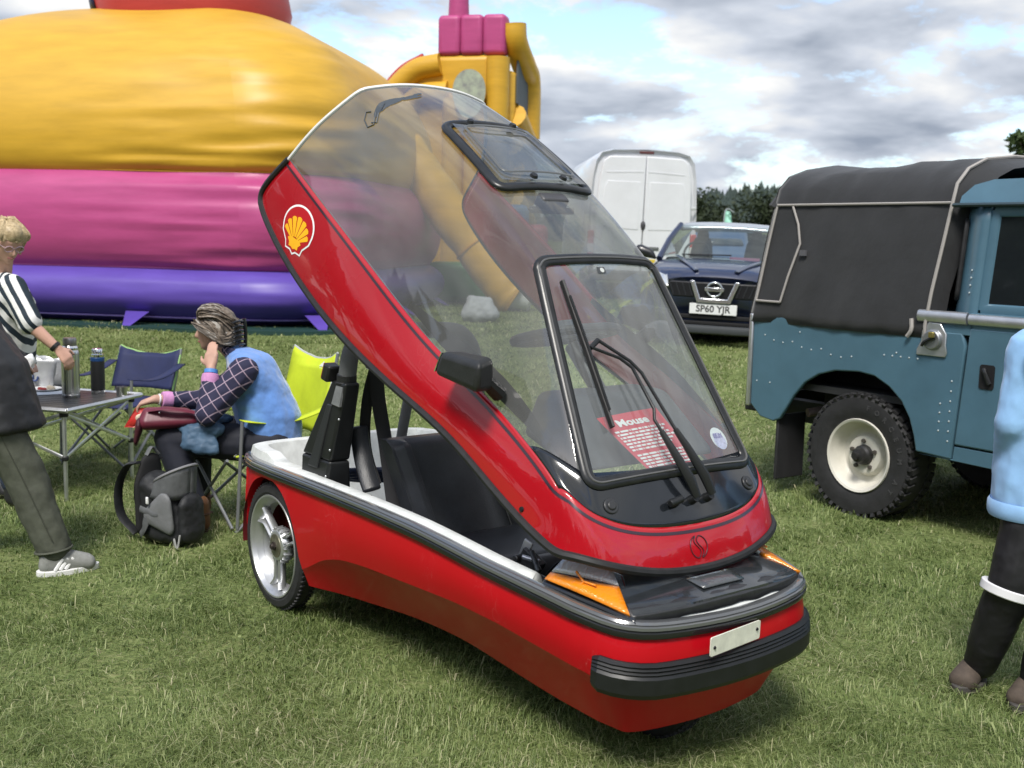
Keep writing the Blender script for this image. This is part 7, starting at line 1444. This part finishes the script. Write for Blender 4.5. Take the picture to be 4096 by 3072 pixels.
# ============================================================ folding chairs
FRM = mat('grey_tube', (.22, .23, .24), .45, metal=.4)
def chair(name, lab, loc, rz, cloth, trim, w=.52, bh=.88, arms=True, logo=False, bz=.0):
    """folding quad chair facing +x, origin on the ground under the seat"""
    t = thing(name, lab, 'camping chair', loc, rz); hw = w / 2; S, Bk = .42, bh; fx_, bx_ = .24, -.24
    for sg in (-1, 1):
        for pts in ([(fx_ + .02, sg * (hw + .02), 0), (bx_ - .02, sg * (hw - .02), S + .0)], [(bx_ - .04, sg * (hw + .02), 0), (fx_, sg * (hw - .02), S)]):
            m = MB(); m.cyl(*pts, .010, n=8); obj('leg', m, FRM, t)
        m = MB(); m.cyl((bx_ - .02, sg * (hw - .02), S - .12), (bx_ - .15, sg * (hw - .0), Bk), .010, n=8); obj('back_post', m, FRM, t)
        if arms:
            m = MB(); m.cyl((fx_ + .01, sg * (hw + .02), .02), (fx_ - .02, sg * (hw + .03), S + .19), .010, n=8); obj('arm_post', m, FRM, t)
            P = [[(fx_ - .02 + (bx_ - .08 - fx_) * u, sg * (hw + .03) + k * .035, S + .20 - .05 * math.sin(math.pi * u) + .05 * u) for k in (-1, 0, 1)] for u in np.linspace(0, 1, 9)]; m = MB(); m.grid(P); obj('armrest', m, cloth, t, smooth=180, solid=.006)
    for x, y0, y1 in ((fx_ + .03, -hw, hw), (bx_ - .04, -hw, hw)):
        for sg in (-1, 1):
            m = MB(); m.cyl((x, y0 * sg, .02), (x + (.02 if x > 0 else -.02), y1 * sg * .96, S - .02), .009, n=8); obj('cross_leg', m, FRM, t)
    m = MB(); P = [[(fx_ + (bx_ - fx_) * u, hw * k, S - .035 * (1 - k * k) * math.sin(math.pi * min(1, u * 1.1)) + .015 * u) for k in np.linspace(-1, 1, 9)] for u in np.linspace(0, 1, 9)]; m.grid(P); obj('seat', m, cloth, t, smooth=180, solid=.008)
    m = MB(); P = [[(bx_ - .03 - .12 * v - .05 * (1 - k * k) * (1 - .5 * v), (hw + .0) * k, S + .06 + (Bk - S - .06) * v - (.055 * (1 - k * k) if v > .9 else 0) + .006 * mnoise.noise((k * 4, v * 5, bz))) for k in np.linspace(-1, 1, 13)] for v in np.linspace(0, 1, 13)]; m.grid(P); bk_ = obj('backrest', m, cloth, t, smooth=180, solid=.008)
    for sg in (-1, 1): m = MB(); m.tube([(r[0 if sg < 0 else -1][0] - .004, r[0 if sg < 0 else -1][1], r[0 if sg < 0 else -1][2]) for r in P], .008, 6); obj('side_binding', m, trim, bk_)
    m = MB(); m.tube([(p[0], p[1], p[2] + .003) for p in P[-1]], .007, 6); obj('top_binding', m, trim, bk_)
    if logo:
        m = MB(); q = [(P[10][3][0] + .014, hw * .0, S), ]; cx, cy, cz = P[10][8][0], P[10][8][1], P[10][8][2]
        for s_ in (-1, 1):
            m = MB(); o = s_ * .010; m.add([(cx + o, cy - .035, cz - .012), (cx + o, cy + .02, cz - .012), (cx + o - .004 * s_, cy + .018, cz + .022)], [(0, 1, 2)]); obj('logo_peak', m, WHITE, bk_, smooth=0, solid=.001)
            m = MB(); m.add([(cx + o, cy - .032, cz - .020), (cx + o, cy + .022, cz - .020), (cx + o, cy + .022, cz - .030), (cx + o, cy - .032, cz - .030)], [(0, 1, 2, 3)]); obj('logo_bar', m, WHITE, bk_, smooth=0, solid=.001)
    return t
LIME = mat('lime_canvas', (.48, .58, .02), .7, var=.10, vs=8, bump=.3, bs=9); NAVC = mat('navy_canvas', (.016, .022, .075), .7, var=.15, vs=8, bump=.3, bs=9); GREYB = mat('grey_binding', (.42, .44, .44), .6); GRNB = mat('green_binding', (.30, .50, .18), .6)
chair('lime_chair', 'lime green folding camp chair under the seated woman', (-1.46, 6.20, 0), R_(220), LIME, GREYB, .50, .95, True, True)
chair('navy_chair', 'empty navy blue folding camp chair with green edging', (-2.77, 7.64, gz(0, 7.64)), R_(252), NAVC, GRNB, .52, .77, True, False, 3.)
# ============================================================ bags
BP = mat('black_nylon', (.014, .015, .017), .6, var=.25, vs=20, bump=.3, bs=22); GP = mat('grey_nylon', (.10, .105, .11), .6, var=.2, vs=20, bump=.3, bs=22)
bp2 = thing('backpack', 'open black and grey backpack standing on the grass', 'backpack', (-1.80, 5.62, 0), R_(-28))
# local x right (towards pockets), y away, z up ; back panel on the left
m = MB(); m.hull([((-.03, 0, .07), (.08, .11, .07)), ((.10, 0, .07), (.09, .11, .07)), ((-.06, 0, .30), (.055, .11, .08)), ((.08, 0, .26), (.06, .11, .05))]); obj('main_sack', m, BP, bp2, remesh=.009, rsm=2, disp=(.08, .018))
m = MB(); m.hull([((-.095, -.01, .09), (.035, .105, .07)), ((-.105, -.01, .30), (.03, .10, .08)), ((-.10, 0, .42), (.025, .07, .05))]); obj('back_panel', m, mat('mesh_black', (.010, .010, .011), .8), bp2, remesh=.008, rsm=2)
m = MB(); m.hull([((.185, 0, .10), (.045, .09, .08)), ((.18, 0, .22), (.035, .085, .07))]); obj('front_pocket', m, BP, bp2, remesh=.008, rsm=2, disp=(.06, .014))
m = MB(); P = [[(.02 + .17 * math.sin(a * .5) * 1.0 + .01 * v, .115 * math.cos(a) * (1 - .1 * v), .27 + .17 * v + .05 * math.sin(a * .5) * v) for v in np.linspace(0, 1, 6)] for a in np.linspace(0, 2 * math.pi, 28)]; P = [[(.05 + .125 * math.cos(a) * (1 - .15 * v) + .03 * v, .115 * math.sin(a) * (1 - .05 * v), .26 + (.16 * v) * (.75 + .35 * math.cos(a))) for v in np.linspace(0, 1, 6)] for a in np.linspace(0, 2 * math.pi, 28)]; m.grid(P); obj('open_flap', m, GP, bp2, smooth=180, solid=.008)
m = MB(); m.tube([p[-1] for p in P], .007, 6); obj('zip_edge', m, mat('zip_grey', (.22, .22, .23), .5), bp2)
for dy in (-.075, .06):
    pts = spl([(-.10, dy, .43), (-.18, dy - .01, .40), (-.235, dy - .02, .28), (-.22, dy - .02, .14), (-.13, dy, .05)], 6); m = MB(); m.tube(pts, [(.030, .008)] * len(pts), 8, flat=(0, 1, 0)); st4 = obj('shoulder_strap', m, BP, bp2); m = MB(); m.tube([p + Vector((-.010, 0, .003)) for p in pts[3:18]], [(.015, .004)] * 15, 8, flat=(0, 1, 0)); obj('strap_pad', m, mat('pad_grey', (.06, .064, .066), .6), st4)
pts = spl([(-.10, -.03, .46), (-.09, .0, .50), (-.07, .03, .46)], 5); m = MB(); m.tube(pts, [(.014, .005)] * len(pts), 8, flat=(1, 0, 0)); obj('top_handle', m, GP, bp2)
for (a, b_, c) in (((-.05, -.125, .20), (.06, -.128, .185), (.14, -.10, .20)), ((-.06, -.115, .06), (-.02, -.13, .10), (.0, -.128, .16))):
    pts = spl([a, b_, c], 6); m = MB(); m.tube(pts, [(.018, .005)] * len(pts), 8, flat=(0, 0, 1)); obj('side_strap', m, GP, bp2)
m = MB(); m.hull([((.02, -.118, .17), (.055, .016, .05)), ((.10, -.108, .25), (.05, .02, .05)), ((.13, -.10, .12), (.03, .02, .04))]); obj('grey_side_panel', m, mat('panel_grey', (.15, .155, .16), .6, bump=.3, bs=30), bp2, remesh=.007, rsm=1)
m = MB(); m.box((.02, -.142, .255), (.018, .012, .04), (.1, .1, 0)); obj('white_toggle', m, WHITE, bp2, bevel=.006); m = MB(); m.tube(spl([(.165, -.10, .02), (.175, -.115, .07), (.19, -.11, .02), (.20, -.10, .09)], 4), .005, 6); obj('pocket_cord', m, mat('cord_grey', (.35, .35, .34), .7), bp2)
# burgundy handbag and blue coat on her lap, snack packet in her hand
BUR = mat('burgundy_leather', (.125, .018, .035), .42, var=.2, vs=12, bump=.12, bs=30)
hb2 = thing('handbag', 'burgundy leather handbag resting on her lap', 'handbag', (-1.83, 5.86, .60), R_(12))
m = MB(); m.hull([((-.13, 0, .0), (.05, .06, .045)), ((.10, 0, .01), (.05, .05, .035)), ((-.12, .02, .06), (.035, .045, .02)), ((.06, .02, .055), (.035, .04, .02))]); obj('bag_body', m, BUR, hb2, remesh=.007, rsm=2)
pts = spl([(-.12, -.02, .07), (-.02, -.06, .085), (.10, -.05, .065), (.18, -.03, .04)], 6); m = MB(); m.tube(pts, [(.020, .005)] * len(pts), 8, flat=(0, 1, .3)); obj('bag_strap', m, BUR, hb2); m = MB(); m.tube([(.175 + .014 * math.cos(a), -.035, .04 + .014 * math.sin(a)) for a in np.linspace(0, 2 * math.pi, 14, False)], .003, 5, True); obj('strap_ring', m, CHROME, hb2); m = MB(); m.ball((-.06, -.055, .06), .006, 5); obj('stud', m, CHROME, hb2)
m = MB(); m.hull([((-.17, -.01, -.02), (.02, .05, .05)), ((-.19, .0, -.10), (.012, .045, .03))]); obj('side_flap', m, mat('burgundy_dark', (.06, .012, .02), .5), hb2, remesh=.007)
ct = MB(); ct.hull([((-1.70, 5.90, .565), (.12, .09, .035)), ((-1.60, 5.84, .57), (.06, .05, .04))]); ct.hull([((-1.68, 5.83, .55), (.09, .03, .05)), ((-1.62, 5.80, .46), (.06, .02, .03)), ((-1.72, 5.80, .48), (.05, .02, .03))]); ct.hull([((-1.78, 6.02, .61), (.12, .08, .03)), ((-1.62, 6.0, .60), (.08, .08, .03))]); ct.hull([((-1.90, 5.98, .56), (.05, .06, .06)), ((-1.93, 5.98, .42), (.03, .05, .04))])
tag(obj('padded_coat', ct, mat('slate_coat', (.055, .105, .17), .55, var=.2, vs=14, bump=.6, bs=10), None, remesh=.008, rsm=2, disp=(.05, .025)), 'folded slate blue padded coat on the seated woman’s lap', 'coat')
sn = thing('snack_packet', 'red crinkled snack packet held over the woman’s knee', 'packet', (-2.065, 6.07, .585), R_(8)); m = MB(); P = [[((v - .5) * .10 + .035 * (u - .5) - .03 * (1 - u), (1 if f else -1) * .016 * math.sin(math.pi * v) * math.sin(math.pi * min(1, u * 1.05)) + .006 * mnoise.noise((u * 7, v * 5, 1)), .11 * (u - .5)) for v in np.linspace(0, 1, 9)] for f in (0,) for u in np.linspace(0, 1, 10)]
m.grid(P); m.grid([[(x, -y - .004, z) for x, y, z in r] for r in P]); sno = obj('packet', m, mat('packet_red', (.48, .03, .025), .3, coat=.5, bump=.3, bs=40), sn, smooth=180); m = MB(); m.hull([((-.01, -.020, .0), (.022, .006, .022)), ((.015, -.020, .018), (.014, .006, .014))]); obj('pale_print', m, mat('packet_cream', (.62, .52, .40), .4, var=.3, vs=60), sn)
# bottles clipped behind the microcar tower
bt_ = thing('spray_bottle', 'clear bottle with white cap wedged behind the black belt tower', 'bottle', tuple(car.matrix_basis @ Vector((.10, -.33, .60))), R_(20)); m = MB(); m.lathe([(0, 0), (.028, 0), (.03, .01), (.03, .15), (.022, .18), (.012, .20), (.012, .225)], 20); obj('bottle_body', m, mat('clear_plastic', (.75, .8, .8), .1, trans=.9, ior=1.3), bt_); m = MB(); m.lathe([(.014, .22), (.015, .222), (.015, .25), (.010, .262), (0, .264)], 16); obj('cap', m, WHITE, bt_); m = MB(); m.lathe([(.032, .05), (.034, .052), (.034, .06), (.032, .062)], 16); obj('clip_ring', m, BLACK, bt_); m = MB(); m.lathe([(.032, .13), (.034, .132), (.034, .14), (.032, .142)], 16); obj('clip_ring', m, BLACK, bt_)
